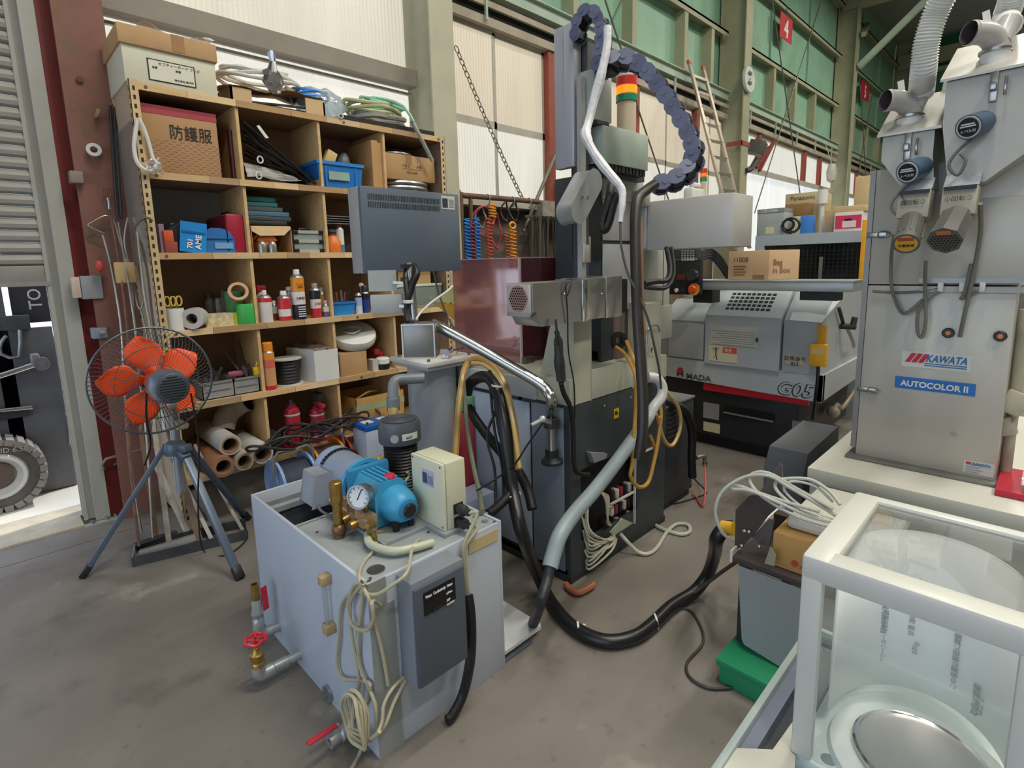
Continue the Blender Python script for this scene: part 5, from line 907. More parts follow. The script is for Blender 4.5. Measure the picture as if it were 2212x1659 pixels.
MB().lathe([(.012, 0), (.012, .008), (.021, .009), (.021, .022), (.017, .028), (0, .03)], (Xc + .008, 1.635, zc + .055), Z_, 20).build('oil_cap', mat('#d02c46', .35), pm)
for k in (-1, 1): MB().cyl((Xc + .03 * k, 1.55, zt + .002), (Xc + .03 * k, 1.55, zc - .05), .012, n=10).build('rubber_mount', BLACK, pm)
# manifold and valve
BRZ = mat('#b59a7c', .35, .7, var=.2, vs=30); xm = Xc - .115
MB().box((xm - .025, 1.575, zt + .045), (xm + .035, 1.79, zt + .085), .008).cyl((xm, 1.56, zt + .07), (xm, 1.83, zt + .07), .022, n=14).build('manifold', BRZ, pm)
for k in range(3):
    y = 1.62 + k * .055; MB().cyl((xm - .012, y, zt + .08), (xm - .012, y, zt + .112), .016, n=8).build('valve_cap', BRZ, pm); MB().cyl((xm - .02, y, zt + .06), (xm - .048, y, zt + .055), .016, n=12).build('valve_cap', BRASS, pm); MB().ball((xm - .03, y + .015, zt + .035), .009, 8).build('acorn_nut', CHROME, pm)
MB().cyl((xm - .01, 1.56, zt + .065), (xm - .01, 1.535, zt + .065), .02, n=8).build('end_nut', BRASS, pm); MB().cyl((xm - .01, 1.536, zt + .067), (xm - .01, 1.53, zt + .067), .011, n=14).build('port_ring', CHROME, pm)
g0 = V((xm + .01, 1.62, zt + .150)); gd = V((-.85, -.50, .15)).normalized()
MB().cyl((xm + .01, 1.625, zt + .08), g0 + V((.02, 0, -.02)), .009, n=10).build('gauge_stem', BRASS, pm)
gb = MB().lathe([(0, 0), (.036, 0), (.038, .004), (.038, .04), (.042, .042), (.042, .05), (.036, .05), (.036, .044), (0, .044)], g0 + gd * -.01, gd, 28).build('gauge_case', STEEL, pm); MB().lathe([(0, .0455), (.0355, .0455)], g0 + gd * -.01, gd, 28).build('gauge_dial', mat('#dfe4ea', .35), gb)
gu, gv, _ = frame(gd); MB().bar(g0 + gd * .037 - gu * .004 - gv * .01, g0 + gd * .037 + gu * .012 + gv * .028, .003, .001, up=gd).build('needle', INK, gb)
m = MB()
for k in range(9):
    a = -2.2 + k * .55; u = gu * math.sin(a) + gv * math.cos(a); m.bar(g0 + gd * .0365 + u * .028, g0 + gd * .0365 + u * .034, .002, .0008, up=gd)
m.build('dial_marks', INK, gb)['kind'] = 'stuff'
rv = UZ(722, 1165, zt); rv = V((rv.x + .02, rv.y, zt)); 
MB().ball(rv + Z_ * .03, .026, 12, (1, 1, .9)).cyl(rv, rv + Z_ * .02, .018, n=12).build('relief_elbow', mat('#7d5f45', .4, .6), pm); MB().lathe([(.012, .05), (.016, .055), (.016, .13), (.022, .132), (.022, .20), (.018, .203), (0, .203)], rv, n=10).build('relief_valve', BRASS, pm)
MB().cyl(rv + Z_ * .115, V((xm, 1.80, zt + .07)), .012, n=10).build('relief_pipe', BRZ, pm)
jb = UZ(672, 1105, zt); jz = zc - .03; jx = Xc - .135
MB().prism([(jx - .03, 1.90, jz - .04), (jx + .05, 1.90, jz - .04), (jx + .05, 1.90, jz + .075), (jx - .005, 1.90, jz + .075)], (0, .11, 0), .006).build('junction_box', mat('#8d949e', .4), pm)
MB().tube([(jx - .0, 1.93, jz - .04), (jx - .015, 1.92, zt + .06), (jx - .01, 1.88, zt + .02), (jx + .02, 1.80, zt + .008), (jx + .06, 1.74, zt + .008)], .005, 7, 4).build('motor_cable', mat('#565a5a', .5), pm)
hs = [V((xm - .01, 1.575, zt + .03)), UZ(800, 1175, zt + .025), UZ(845, 1190, zt + .022), UZ(890, 1184, zt + .022), UZ(935, 1172, zt + .016)]
tag(MB().tube(hs, .0135, 10, 5).build('drain_hose', mat('#b9bba4', .3, var=.1)), 'pale translucent hose lying on the tank cover before the blue pump', 'hose')
a = V((xm - .005, 1.54, zt + .04)); MB().lathe([(.006, 0), (.01, .005), (.01, .02), (.007, .025), (.007, .04)], a - Z_ * .03, n=8).build('bleed_valve', BRASS, pm); MB().bar(a, UZ(845, 1148, zt + .05), .004, .004).build('bleed_lever', BRASS, pm)
# cream box
c0 = UZ(962, 1160, zt); cx0, cy0 = c0.x, c0.y; cw, cdp = .10, .185; cz = UX(960, 1007, cx0).z
cbx = T('relay_box', 'cream plastic relay box standing on the tank with two black plugs', 'electrical box', (cx0 + cw / 2, cy0 + cdp / 2, zt))
MB().box((cx0 - .008, cy0 - .008, zt), (cx0 + cw + .008, cy0 + cdp + .008, zt + .016), .002).build('foot_plate', TKT, cbx); MB().box((cx0 + .014, cy0, zt + .016), (cx0 + cw, cy0 + cdp, cz), .006).build('body', CREAM, cbx); MB().box((cx0, cy0, zt + .016), (cx0 + .0125, cy0 + cdp, cz), .005).build('lid', mat('#d6d6bd', .5, var=.04), cbx)
for y in (cy0 + .012, cy0 + cdp - .012):
    for z in (zt + .03, cz - .012): MB().cyl((cx0 + .001, y, z), (cx0 - .001, y, z), .004, n=8).build('lid_screw', STEELD, cbx)
a, b = UX(912, 1010, cx0), UX(938, 1055, cx0); lp = plate((cx0 - .0005, a.y, b.z), -Y_, Z_, a.y - b.y, a.z - b.z, mat('#b9bcd0', .5, var=0), cbx, 'rating_label')
MB().box((cx0 - .0035, a.y - .004, b.z + .008), (cx0 - .002, a.y - (a.y - b.y) * .45, a.z - .012)).build('print_block', mat('#474a63', .5, var=0), lp)
for k in range(6): MB().box((cx0 - .0035, b.y + .003, b.z + .01 + k * .0055), (cx0 - .002, b.y + (a.y - b.y) * .48, b.z + .012 + k * .0055)).build('print_line', mat('#6d7088', .5, var=0), lp)
plugs = []
for py in (1103, 1132):
    p = UY(976, py, cy0 - .001); p.x = cx0 + .06; MB().box((p.x - .02, cy0 - .004, p.z - .018), (p.x + .02, cy0, p.z + .018)).lathe([(.016, 0), (.016, .012), (.019, .014), (.019, .035), (.013, .04), (.011, .06), (0, .06)], p, -Y_, 14).build('cable_plug', DARK, cbx); plugs.append(p - Y_ * .055)
CBL = mat('#a9a68f', .45, var=.08)
def hose(name, label, cat, pts, r, m, n=8, sm=5, group=None): return tag(MB().tube(pts, r, n, sm).build(name, m), label, cat, group)
for k, p in enumerate(plugs):
    hose('plug_cable', ('grey green cable from the upper plug of the cream relay box', 'grey green cable from the lower plug of the cream relay box')[k], 'cable', [p, p + V((.02, -.02, -.01)), UY(1001 + 4 * k, 1180, 1.33), UY(1003 + 3 * k, 1230, 1.325), UY(1010 + 2 * k, 1290, 1.325)], .007, CBL)
hose('cable_sleeve', 'black corrugated sleeve hanging down the tank front to the floor', 'sleeve', [UY(1011, 1285, 1.322), UY(1017, 1330, 1.30), UY(1018, 1390, 1.29), UY(1014, 1440, 1.28), UZ(1000, 1500, .06), UZ(978, 1545, .022), UZ(965, 1556, .018)], .017, RUB)
# black motor behind the cream box
bm = V((1.135, 1.815, zt)); t = T('immersion_pump', 'black immersion pump with ribbed body and vented cap on the tank', 'pump', bm); zt1 = UX(905, 935, bm.x).z
zt1 = .93
m = MB(); m.lathe([(0, 0), (.06, 0)] + [(.062 + .006 * (k % 2), .01 + .25 * k / 39) for k in range(40)] + [(0, .26)], bm, n=24); m.build('ribbed_body', mat('#141517', .45), t)
MB().lathe([(.0, .23), (.082, .23), (.084, .235), (.084, .30), (.078, .318), (0, .32)], bm, n=32).build('fan_cap', mat('#54585e', .45), t); gt = MB().lathe([(0, .3215), (.07, .3215), (.07, .318)], bm, n=32).build('grille', mat('#33373c', .5), t)
m = MB()
for k in range(6): m.lathe([(.008 + k * .0105, .3218), (.012 + k * .0105, .3235), (.015 + k * .0105, .3218)], bm, n=28)
m.build('grille_rings', mat('#4c5158', .5), gt)['kind'] = 'stuff'
d = (V((0, 0, 0)) - bm); d.z = 0; d.normalize(); sd = V((d.y, -d.x, 0)) * -1
q = bm + V((0, 0, .26)); cc = q + d * .0855; r_ = (d * 1 + sd * -.6).normalized()
lb = MB()
for k in range(5):
    a0 = math.atan2(d.y, d.x) + .1 + k * .16; lb.prism([bm + V((math.cos(a) * .0852, math.sin(a) * .0852, z)) for a, z in ((a0, .252), (a0 + .16, .252), (a0 + .16, .278), (a0, .278))], V((math.cos(a0) * .001, math.sin(a0) * .001, 0)))
lb.build('maker_label', mat('#cfd0c8', .5, var=0), t); a0 = math.atan2(d.y, d.x) - .25
MB().cyl(bm + V((math.cos(a0) * .082, math.sin(a0) * .082, .262)), bm + V((math.cos(a0) * .087, math.sin(a0) * .087, .262)), .016, n=18).build('round_badge', mat('#a9aaa4', .4), t)
a1 = math.atan2(d.y, d.x) + .42; un = V((math.cos(a1), math.sin(a1), 0)); lettering('AXT', bm + un * .0862 + V((0, 0, .258)) - V((-un.y, un.x, 0)) * .014, V((-un.y, un.x, 0)), Z_, .014, INK, t)
hose('motor_cable', 'thin grey cable curling from the black immersion pump to the blue pump', 'cable', [bm + V((-.02, -.07, .12)), UZ(882, 1030, .68), UZ(868, 1050, .66), UZ(860, 1075, .64), (Xc + .06, 1.8, zc + .09)], .006, mat('#8d9088', .5))
# cable loops at the tank corner
LB = mat('#b5ae92', .45, var=.08); xl = TX0 - .012
hk = UX(790, 1258, xl); MB().tube([V((TX0 + .004, hk.y, hk.z)), V((TX0 - .02, hk.y, hk.z)), V((TX0 - .026, hk.y, hk.z + .012))], .003, 6).build('cable_hook', STEELD, tank)
hose('tank_cable', 'pale cable crossing the tank cover corner and hanging beside the control box', 'cable', [UZ(905, 1165, zt + .005), UZ(890, 1185, zt + .03), UY(880, 1235, 1.24), UY(850, 1262, 1.25), UY(810, 1285, 1.30), UX(775, 1275, xl), hk + V((-.006, 0, .004)), UX(783, 1290, xl), UX(775, 1370, xl), UX(778, 1440, xl), UX(810, 1520, xl), UX(812, 1580, xl)], .0055, LB)
hose('tank_cable', 'pale cable running from the brass manifold over the tank edge down the corner', 'cable', [V((xm, 1.54, zt + .012)), UZ(805, 1192, zt + .007), UZ(785, 1215, zt + .008), UX(776, 1248, xl), UX(800, 1300, xl), UY(812, 1350, 1.335), UY(828, 1420, 1.335), UY(838, 1480, 1.335)], .0055, LB)
hose('tank_cable', 'pale cable hanging in a wide bend on the left face of the tank', 'cable', [hk + V((-.004, .002, 0)), UX(740, 1300, xl), UX(732, 1380, xl), UX(728, 1435, xl), UX(740, 1465, xl), UX(780, 1470, xl), UX(800, 1480, xl), UX(790, 1520, xl), UX(760, 1560, xl - .01), UX(765, 1600, xl - .02)], .0055, LB)
hose('tank_cable', 'pale cable hanging from the hook straight to the tied bundle', 'cable', [hk + V((-.008, -.002, .002)), UX(757, 1300, xl - .006), UX(760, 1370, xl - .006), UX(772, 1440, xl - .006), UX(775, 1490, xl - .006), UX(760, 1540, xl - .015), UX(757, 1580, xl - .02), UX(790, 1600, xl - .03), UX(820, 1580, xl - .02)], .0055, LB)
hose('tank_cable', 'pale cable looping short beside the level gauge', 'cable', [hk + V((-.003, -.003, .003)), UX(765, 1265, xl - .01), UX(752, 1310, xl - .01), UX(762, 1350, xl - .01), UX(790, 1362, xl - .01), UX(806, 1340, xl - .01), UX(804, 1300, xl - .01), UY(822, 1308, 1.325)], .0055, LB)
m = MB(); bc_ = UX(778, 1560, xl - .03)
for k in range(4):
    m.tube([bc_ + V((-.008 * k + .006 * math.sin(3 * a + k), (.050 + .006 * k) * math.cos(a) * .9, max(-.045, (.105 + .01 * math.sin(k * 2)) * math.sin(a)))) for a in [2 * PI * j / 16 for j in range(16)]], .0055, 7, 3, closed=True)
tag(m.build('cable_bundle', LB), 'tied bundle of pale cable loops low at the near tank corner', 'cable')
hose('cable_end', 'loose pale cable loop tied across the tank front below the control box', 'cable', [UX(800, 1600, xl - .02), UY(830, 1570, 1.30), UY(850, 1520, 1.31), UY(875, 1470, 1.33), UY(878, 1460, 1.335), UY(850, 1485, 1.32), UY(830, 1520, 1.31), UY(825, 1560, 1.30), UY(812, 1590, 1.29)], .0055, LB)
hose('cable_end', 'pale cable ends running from the bundle along the floor', 'cable', [UX(790, 1585, xl - .03), UZ(778, 1625, .02), UZ(760, 1659, .008), UZ(740, 1690, .008)], .0055, LB)

# ------------------------------------------------------------------ filter canister behind the tank
fc = V((1.665, 2.315, 0)); flt = T('filter_canister', 'grey round filter canister with a thick square lid behind the tank', 'filter', fc); CANM = mat('#9fa4a9', .30, var=.06, vs=2)
MB().lathe([(0, .02), (.12, .02), (.128, .03), (.128, .99), (0, .99)], fc, n=40).build('body', CANM, flt); MB().lathe([(0, 0), (.15, 0), (.15, .02), (0, .02)], fc, n=32).build('foot_ring', DARK, flt)
lx0, ly0, ls = 1.51, 2.135, .34
MB().box((lx0 + .01, ly0 + .01, .99), (lx0 + ls - .01, ly0 + ls - .01, 1.010), .003).build('lid_lower', mat('#aba79f', .45, .1), flt); MB().box((lx0, ly0, 1.010), (lx0 + ls, ly0 + ls, 1.032), .003).build('lid_upper', mat('#d0cdc5', .45, .05), flt)
for dx, dy in ((.04, .04), (.3, .04), (.04, .3), (.3, .3)): MB().cyl((lx0 + dx, ly0 + dy, 1.032), (lx0 + dx, ly0 + dy, 1.044), .008, n=6).build('lid_bolt', STEELD, flt)
a = V((lx0 + .25, ly0 + .08, 1.032)); MB().cyl(a, a + Z_ * .03, .006, n=8).bar(a + Z_ * .03 - X_ * .05, a + Z_ * .035 + X_ * .05, .012, .008).ball(a + Z_ * .035 - X_ * .05, .014, 10).build('lid_clamp', CHROME, flt)
c = V((lx0 + .15, ly0 + .04, 1.06)); MB().cyl(c, c + V((.05, .03, .005)), .018, n=14).cyl(c - V((.006, .004, 0)), c, .024, n=16).cyl(c - Z_ * .028, c, .008, n=8).build('lid_knob', CHROME, flt)
pv = [UD(892, 818, 2.62), UD(862, 820, 2.60), UD(850, 830, 2.58), UD(849, 866, 2.57)]
MB().tube([pv[0] + (pv[0] - pv[1]) * .8] + pv, .026, 14, 4).lathe([(.03, 0), (.032, .002), (.032, .045), (.03, .047)], pv[3] - Z_ * .03, Z_, 16).build('pipe_elbow', PVC, flt)
MB().cyl(pv[3] - Z_ * .045, pv[3] - Z_ * .03, .031, n=16).build('hose_clamp', CHROME, flt)
hose('amber_hose', 'thick amber hose hanging from the grey elbow of the filter canister', 'hose', [pv[3] - Z_ * .02, UD(850, 900, 2.55), UD(848, 950, 2.5), UD(850, 990, 2.4), UD(860, 1025, 2.25), UZ(864, 1048, .60)], .025, mat('#b69a55', .3, var=.12), 12)
hose('amber_hose', 'thick amber hose end bending down into the back of the tank', 'hose', [UD(858, 1022, 2.35), UD(835, 1003, 2.38), UD(812, 994, 2.36), UD(790, 1003, 2.33), UZ(770, 1020, .45)], .02, mat('#b5a468', .3, var=.12), 12)
m_am = mat('#b08e52', .3, var=.12)
hose('amber_hose', 'amber hose hanging straight down right of the filter canister', 'hose', [UD(1012, 782, 2.55), UD(1003, 800, 2.5), UD(997, 830, 2.45), UD(990, 890, 2.4), UD(985, 960, 2.35), UD(982, 1010, 2.3), UZ(982, 1075, .59)], .016, m_am)
hose('amber_hose', 'double amber hose arching from the canister lid down before the machine', 'hose', [UD(1012, 782, 2.55), UD(1035, 775, 2.5), UD(1065, 790, 2.42), UD(1090, 830, 2.35), UD(1105, 890, 2.3), UD(1115, 950, 2.26), UD(1117, 1015, 2.22)], .016, m_am)
hose('amber_hose', 'thin amber hose tied along the arching amber hose', 'hose', [UD(1020, 785, 2.5), UD(1045, 788, 2.45), UD(1072, 810, 2.38), UD(1094, 850, 2.32), UD(1108, 910, 2.26), UD(1122, 1012, 2.2)], .010, mat('#c2a36a', .3))
hose('clear_hose', 'greenish clear hose hanging from the canister to the tank plate', 'hose', [UD(1000, 800, 2.5), UD(1003, 850, 2.45), UD(1010, 930, 2.38), UD(1023, 1010, 2.3), UD(1035, 1060, 2.2), UZ(1042, 1105, .60)], .010, mat('#767b69', .35))

# ------------------------------------------------------------------ operator monitor on its arm
mon = T('operator_monitor', 'dark blue grey monitor seen from behind, hung on a chrome pendant arm', 'monitor', (1.40, 2.05, .6)); ST2 = mat('#b4b4b0', .22, .95, var=.05)
P0 = V((1.765, 1.56, .60)); bx = V((1.42, 2.0, 1.13))
arm = [P0, P0 + Z_ * .26, UD(1193, 868, 2.19), UD(1180, 842, 2.19), UD(1155, 822, 2.2), UD(1100, 790, 2.22), UD(1030, 750, 2.24), UD(960, 712, 2.26), UD(935, 700, 2.28)]
MB().tube(arm, .023, 16, 5).build('chrome_arm', ST2, mon)
MB().lathe([(.024, 0), (.036, .005), (.036, .045), (.024, .05)], P0 + Z_ * .165, Z_, 18).build('clamp_collar', mat('#4a4c50', .4, .5), mon); MB().lathe([(.024, 0), (.05, .0), (.05, .012), (.03, .03), (.03, .06), (.024, .06)], P0, Z_, 18).build('foot_socket', DARK, mon)
a = P0 + Z_ * .19; MB().bar(a, UD(1170, 905, 2.13), .012, .02).bar(UD(1172, 905, 2.12), UD(1148, 918, 2.10), .018, .01, bev=.004).ball(UD(1172, 905, 2.12), .014, 10).build('clamp_lever', mat('#c9c9c4', .35, .4), mon)
L_, Rr = UD(868, 736, 2.20), UD(940, 742, 2.20)
d = (V((Rr.x, Rr.y, 0)) - V((L_.x, L_.y, 0))).normalized(); n2 = V((-d.y, d.x, 0)); h0, h1 = UD(905, 776, 2.2).z, UD(905, 699, 2.2).z; lw = (V((Rr.x, Rr.y, 0)) - V((L_.x, L_.y, 0))).length
b0 = V((L_.x, L_.y, h0)); MB().hexa([b0, b0 + d * lw, b0 + d * lw + n2 * .11, b0 + n2 * .11] + [q + Z_ * (h1 - h0) for q in (b0, b0 + d * lw, b0 + d * lw + n2 * .11, b0 + n2 * .11)], .003).build('junction_box', mat('#8b8985', .35, .6, var=.1), mon)
e = MB(); q0 = b0 - n2 * .003
for u0, u1, v0, v1 in ((0, lw, 0, .006), (0, lw, h1 - h0 - .006, h1 - h0), (0, .006, .006, h1 - h0 - .006), (lw - .006, lw, .006, h1 - h0 - .006)): e.hexa([q0 + d * u0 + Z_ * v0, q0 + d * u1 + Z_ * v0, q0 + d * u1 + Z_ * v0 + n2 * .003, q0 + d * u0 + Z_ * v0 + n2 * .003, q0 + d * u0 + Z_ * v1, q0 + d * u1 + Z_ * v1, q0 + d * u1 + Z_ * v1 + n2 * .003, q0 + d * u0 + Z_ * v1 + n2 * .003])
e.build('box_edge', mat('#c2c0bb', .3, .6), mon)
cB = b0 + d * lw * .35 + n2 * .05; pt = UD(884, 570, 2.28)
MB().cyl(V((cB.x, cB.y, h1 - .01)), V((pt.x, pt.y, pt.z)), .016, n=14).build('pole', ST2, mon)
MA = UD(777, 403, 2.30); MBp = UY(990, 418, MA.y); zb = (UY(784, 590, MA.y).z + UY(992, 585, MA.y).z) / 2; ztp = (MA.z + MBp.z) / 2
dm = V((MBp.x - MA.x, MBp.y - MA.y, 0)); mw = dm.length; dm.normalize(); nm = V((-dm.y, dm.x, 0)); MC = mat('#5c6876', .5, var=.05, bump=.04, bs=200)
def mbox(o, u0, u1, v0, v1, t0, t1, mm, name, bev=.0, par=None):
    q = [o + dm * u + nm * t_ + Z_ * v_ for v_ in (v0, v1) for u, t_ in ((u0, t0), (u1, t0), (u1, t1), (u0, t1))]; return MB().hexa(q, bev).build(name, mm, par or mon)
o0 = V((MA.x, MA.y, zb)); mh = ztp - zb
back = mbox(o0, 0, mw, 0, mh, 0, .02, MC, 'back_cover', .003); mbox(o0, 0, mw, 0, mh, .0202, .11, mat('#a3a3a2', .45), 'side_housing', .003); mbox(o0, .01, mw - .01, .01, mh - .01, .1105, .113, mat('#15181c', .2), 'screen')
for r_ in range(2):
    m = MB()
    for k in range(46):
        u = .035 + k * (mw * .72) / 46; q = [o0 + dm * uu + nm * t_ + Z_ * v_ for v_ in (mh - .055 - r_ * .033, mh - .03 - r_ * .033) for uu, t_ in ((u, -.0012), (u + .0035, -.0012), (u + .0035, .001), (u, .001))]; m.hexa(q)
    m.build('vent_slots', mat('#20252b', .6), back)['kind'] = 'stuff'
lp = mbox(o0, mw * .80, mw * .95, mh - .075, mh - .012, -.0012, 0, mat('#c9c8bf', .5, var=0), 'rating_label'); mbox(o0, mw * .81, mw * .87, mh - .068, mh - .024, -.002, -.001, mat('#343b48', .5, var=0), 'print_block')
for k in range(6): mbox(o0, mw * .885, mw * .94, mh - .066 + k * .007, mh - .063 + k * .007, -.002, -.001, mat('#77797c', .5, var=0), 'print_line')
MB().tube([UD(893, 575, 2.29), UD(900, 590, 2.26), UD(888, 620, 2.25), UD(882, 660, 2.25), UD(884, 690, 2.24), V((cB.x, cB.y, h1))], .016, 10, 4).tube([UD(880, 572, 2.29), UD(876, 600, 2.26), UD(880, 640, 2.24), UD(878, 670, 2.24), UD(880, 695, 2.23)], .012, 8, 4).build('cable_loom', BLACK, mon)
for y in (575, 603): mbox(UD(884, y, 2.27), -.03, .03, -.008, .008, -.01, .02, DARK, 'cable_clip')
MB().lathe([(.02, 0), (.023, .002), (.023, .012), (.02, .014)], UD(882, 655, 2.245), Z_, 14).build('cable_tie', WHITE, mon)
MB().tube([UD(900, 690, 2.22), UD(905, 680, 2.25), UD(930, 655, 2.28), UD(965, 630, 2.32), UD(978, 618, 2.35)], .005, 7, 4).build('white_cable', WHITE, mon)
MB().tube([UD(935, 585, 2.42), UD(950, 640, 2.4), UD(970, 690, 2.36), UD(995, 730, 2.3)], .004, 6, 3).build('black_cable', BLACK, mon)
p = UD(797, 630, 2.28); q = UD(855, 583, 2.28); dd = (V((q.x, q.y, 0)) - V((p.x, p.y, 0))); MB().prism([p, p + dd, p + dd + Z_ * (q.z - p.z), p + Z_ * (q.z - p.z)], (.004, .006, 0)).build('side_plate', mat('#a5a9a8', .45), mon)
p = UD(802, 679, 2.26); q = UD(868, 636, 2.26); dd = (V((q.x, q.y, 0)) - V((p.x, p.y, 0))); nn = V((-dd.y, dd.x, 0)).normalized(); MB().hexa([p, p + dd, p + dd + nn * .05, p + nn * .05] + [s + Z_ * (q.z - p.z) for s in (p, p + dd, p + dd + nn * .05, p + nn * .05)], .002).build('switch_housing', mat('#a9adab', .45), mon)
MB().bar(UD(850, 610, 2.29), UD(884, 612, 2.29), .02, .012).bar(UD(850, 660, 2.28), UD(884, 662, 2.27), .02, .012).build('support_arm', STEEL, mon)
# ------------------------------------------------------------------ the machine in the middle
MW = mat('#b7b6a4', .45, var=.07, vs=3); MD = mat('#3b4144', .5, var=.15, vs=4); MLB = mat('#b2bfd0', .3, var=.05, vs=2); SIL = mat('#b4b4b2', .32, .35, var=.06, vs=3); MG2 = mat('#a9ada4', .45, var=.06)
em = T('drilling_machine', 'tall grey machine tool with cable chains, chrome duct and dark base in the middle', 'machine', (2.25, 1.9, 0))
x0, x1, y0, y1 = 1.82, 2.67, 1.5, 2.42
MB().box((x0, y0 + .02, .03), (x0 + .02, y1, .86)).box((x0, y1 - .02, .03), (x1, y1, .86)).box((x1 - .02, y0 + .02, .03), (x1, y1, .86)).box((x0, y0 + .3, .03), (x1, y0 + .32, .86)).box((x0, y0 + .02, .03), (x1, y1, .06)).build('base_shell', MD, em)
# back panel with an opening for the terminals
def fp(px, py, Y=y0): return UY(px, py, Y)
hz0, hz1, hx0, hx1 = .17, .54, 1.90, 2.38
MB().box((x0, y0, .0), (x1, y0 + .02, hz0)).box((x0, y0, hz1), (x1, y0 + .02, .858)).box((x0, y0, hz0), (hx0, y0 + .02, hz1)).box((hx1, y0, hz0), (x1, y0 + .02, hz1)).build('rear_panel', MD, em)
MB().box((x0 - .006, y0 - .006, .0), (x1 + .005, y0 + .5, .035)).build('plinth', mat('#2b2e31', .6), em)
MB().box((x0 - .012, 1.74, .08), (x0, 2.38, .845), .006).build('side_door', MLB, em); MB().box((x0 - .008, 1.53, .05), (x0, 1.73, .85), .004).build('side_door', mat('#7f8a97', .35, var=.1), em)
MB().cyl((x0 - .035, 2.16, .74), (x0 - .01, 2.16, .74), .028, n=20).build('door_knob', BLACK, em)
MB().box((x0 - .0, y0 + .02, .862), (x1, y1, .985), .006).build('table_body', MW, em); MB().box((2.602, y0, .862), (x1, y0 + .02, .985)).build('corner_filler', MW, em); MB().box((x0, y0, .862), (x0 + .028, y0 + .02, .985)).build('corner_filler', MW, em); MB().box((x0 - .02, y0 + .19, .865), (x0, y1, .965), .006).build('side_rim', mat('#bfc3c6', .4, var=.05), em)
# rear frame: two pillars and a sill
MB().prism([(x0 + .03, y0, .862), (x0 + .03, y0 + .23, .862), (x0 + .03, y0 + .12, 1.25), (x0 + .03, y0, 1.25)], (.13, 0, 0), .004).build('pillar', MW, em)
MB().prism([(2.44, y0, .862), (2.44, y0 + .25, .862), (2.44, y0 + .16, 1.28), (2.44, y0, 1.28)], (.16, 0, 0), .004).build('pillar', MW, em)
MB().box((x0 + .16, y0, .862), (2.44, y0 + .012, 1.005), .003).box((x0 + .16, y0 + .012, .985), (2.44, y0 + .26, .998)).build('sill', MW, em)
MB().obox((2.24, y0 + .2, 1.03), (.18, .08, .07), bev=.012).build('clamp_block', mat('#9aa08c', .6, var=.3, vs=14), em)
DRED = clear('#7c3a42', .18, .08, .5, 'dark_red_acrylic')
MB().box((x0 + .16, y0 + .262, .998), (2.62, y0 + .268, 1.27)).build('rear_window', mat('#4a2228', .12, var=.15), em)
MB().lathe([(.085, 0), (.085, .30)], (2.36, y0 + .17, 1.0), Z_, 24).build('drain_pipe', mat('#8a7672', .25, .6, var=.1), em)
hp = UY(1335, 735, y0 + .09); MB().lathe([(.02, 0), (.045, .0), (.045, .012), (.02, .012)], hp, (-.5, -1, 0), 20).build('hose_port', BLACK, em)
# red acrylic splash guard over the table
RAC = clear('#e2b0b3', .3, .08, .22, 'red_acrylic'); gx, gy_, gz = 1.98, 1.95, 1.53
MB().box((gx, gy_, .985), (gx + .006, 2.50, gz)).build('acrylic_pane', RAC, em); MB().box((gx + .006, gy_, .985), (2.66, gy_ + .006, gz)).build('acrylic_pane', clear('#a05a64', .22, .06, .25, 'red_acrylic_dark'), em)
MB().box((gx - .004, gy_ - .003, .985), (gx + .008, gy_ + .008, gz + .002)).build('corner_strip', mat('#c6b5b6', .3, var=0), em); MB().box((gx - .002, gy_ + .01, gz), (gx + .008, 2.50, gz + .005)).box((gx, gy_ - .001, gz), (2.66, gy_ + .007, gz + .005)).build('edge_strip', mat('#c9a7ab', .3, var=0), em)
MB().box((1.975, 1.92, .985), (2.05, 1.945, 1.02), .004).build('latch', STEELD, em)
# inside the guard: vise arm and yellow chute
MB().box((2.15, 2.05, .985), (2.55, 2.4, 1.06), .006).build('work_table', mat('#8d7f7c', .4, .4), em); MB().cyl((2.30, 2.15, 1.06), (2.30, 2.15, 1.42), .035, n=16).box((2.22, 2.10, 1.06), (2.38, 2.22, 1.13), .01).build('spindle_head', mat('#7b6d6b', .35, .5), em)
MB().bar((2.08, 2.0, 1.35), (2.16, 1.97, 1.05), .03, .02).build('stay_rod', CHROME, em)
a = [UX(*q, 2.06) for q in ((938, 652), (984, 612), (1128, 625), (1104, 672), (1020, 668), (960, 668))]
ych = T('yellow_chute', 'yellow folded sheet metal chute behind the red acrylic guard', 'chute', (2.15, 2.4, 1.2)); P_ = [UX(*q, 2.06) for q in ((938, 653), (984, 612), (1135, 628), (1108, 658))]; MB().prism(P_, (.006, 0, 0)).build('upper_sheet', mat('#d8cc86', .5), ych)
Q_ = [UX(*q, 2.055) for q in ((938, 655), (1108, 660), (1085, 700), (985, 695))]; MB().prism(Q_, (.006, 0, 0)).build('lower_sheet', mat('#d0a23c', .45), ych)
for px, py in ((952, 640), (975, 655), (1090, 640)): c = UX(px, py, 2.058); MB().cyl(c - X_ * .004, c, .006, n=8).build('rivet', STEELD, ych)
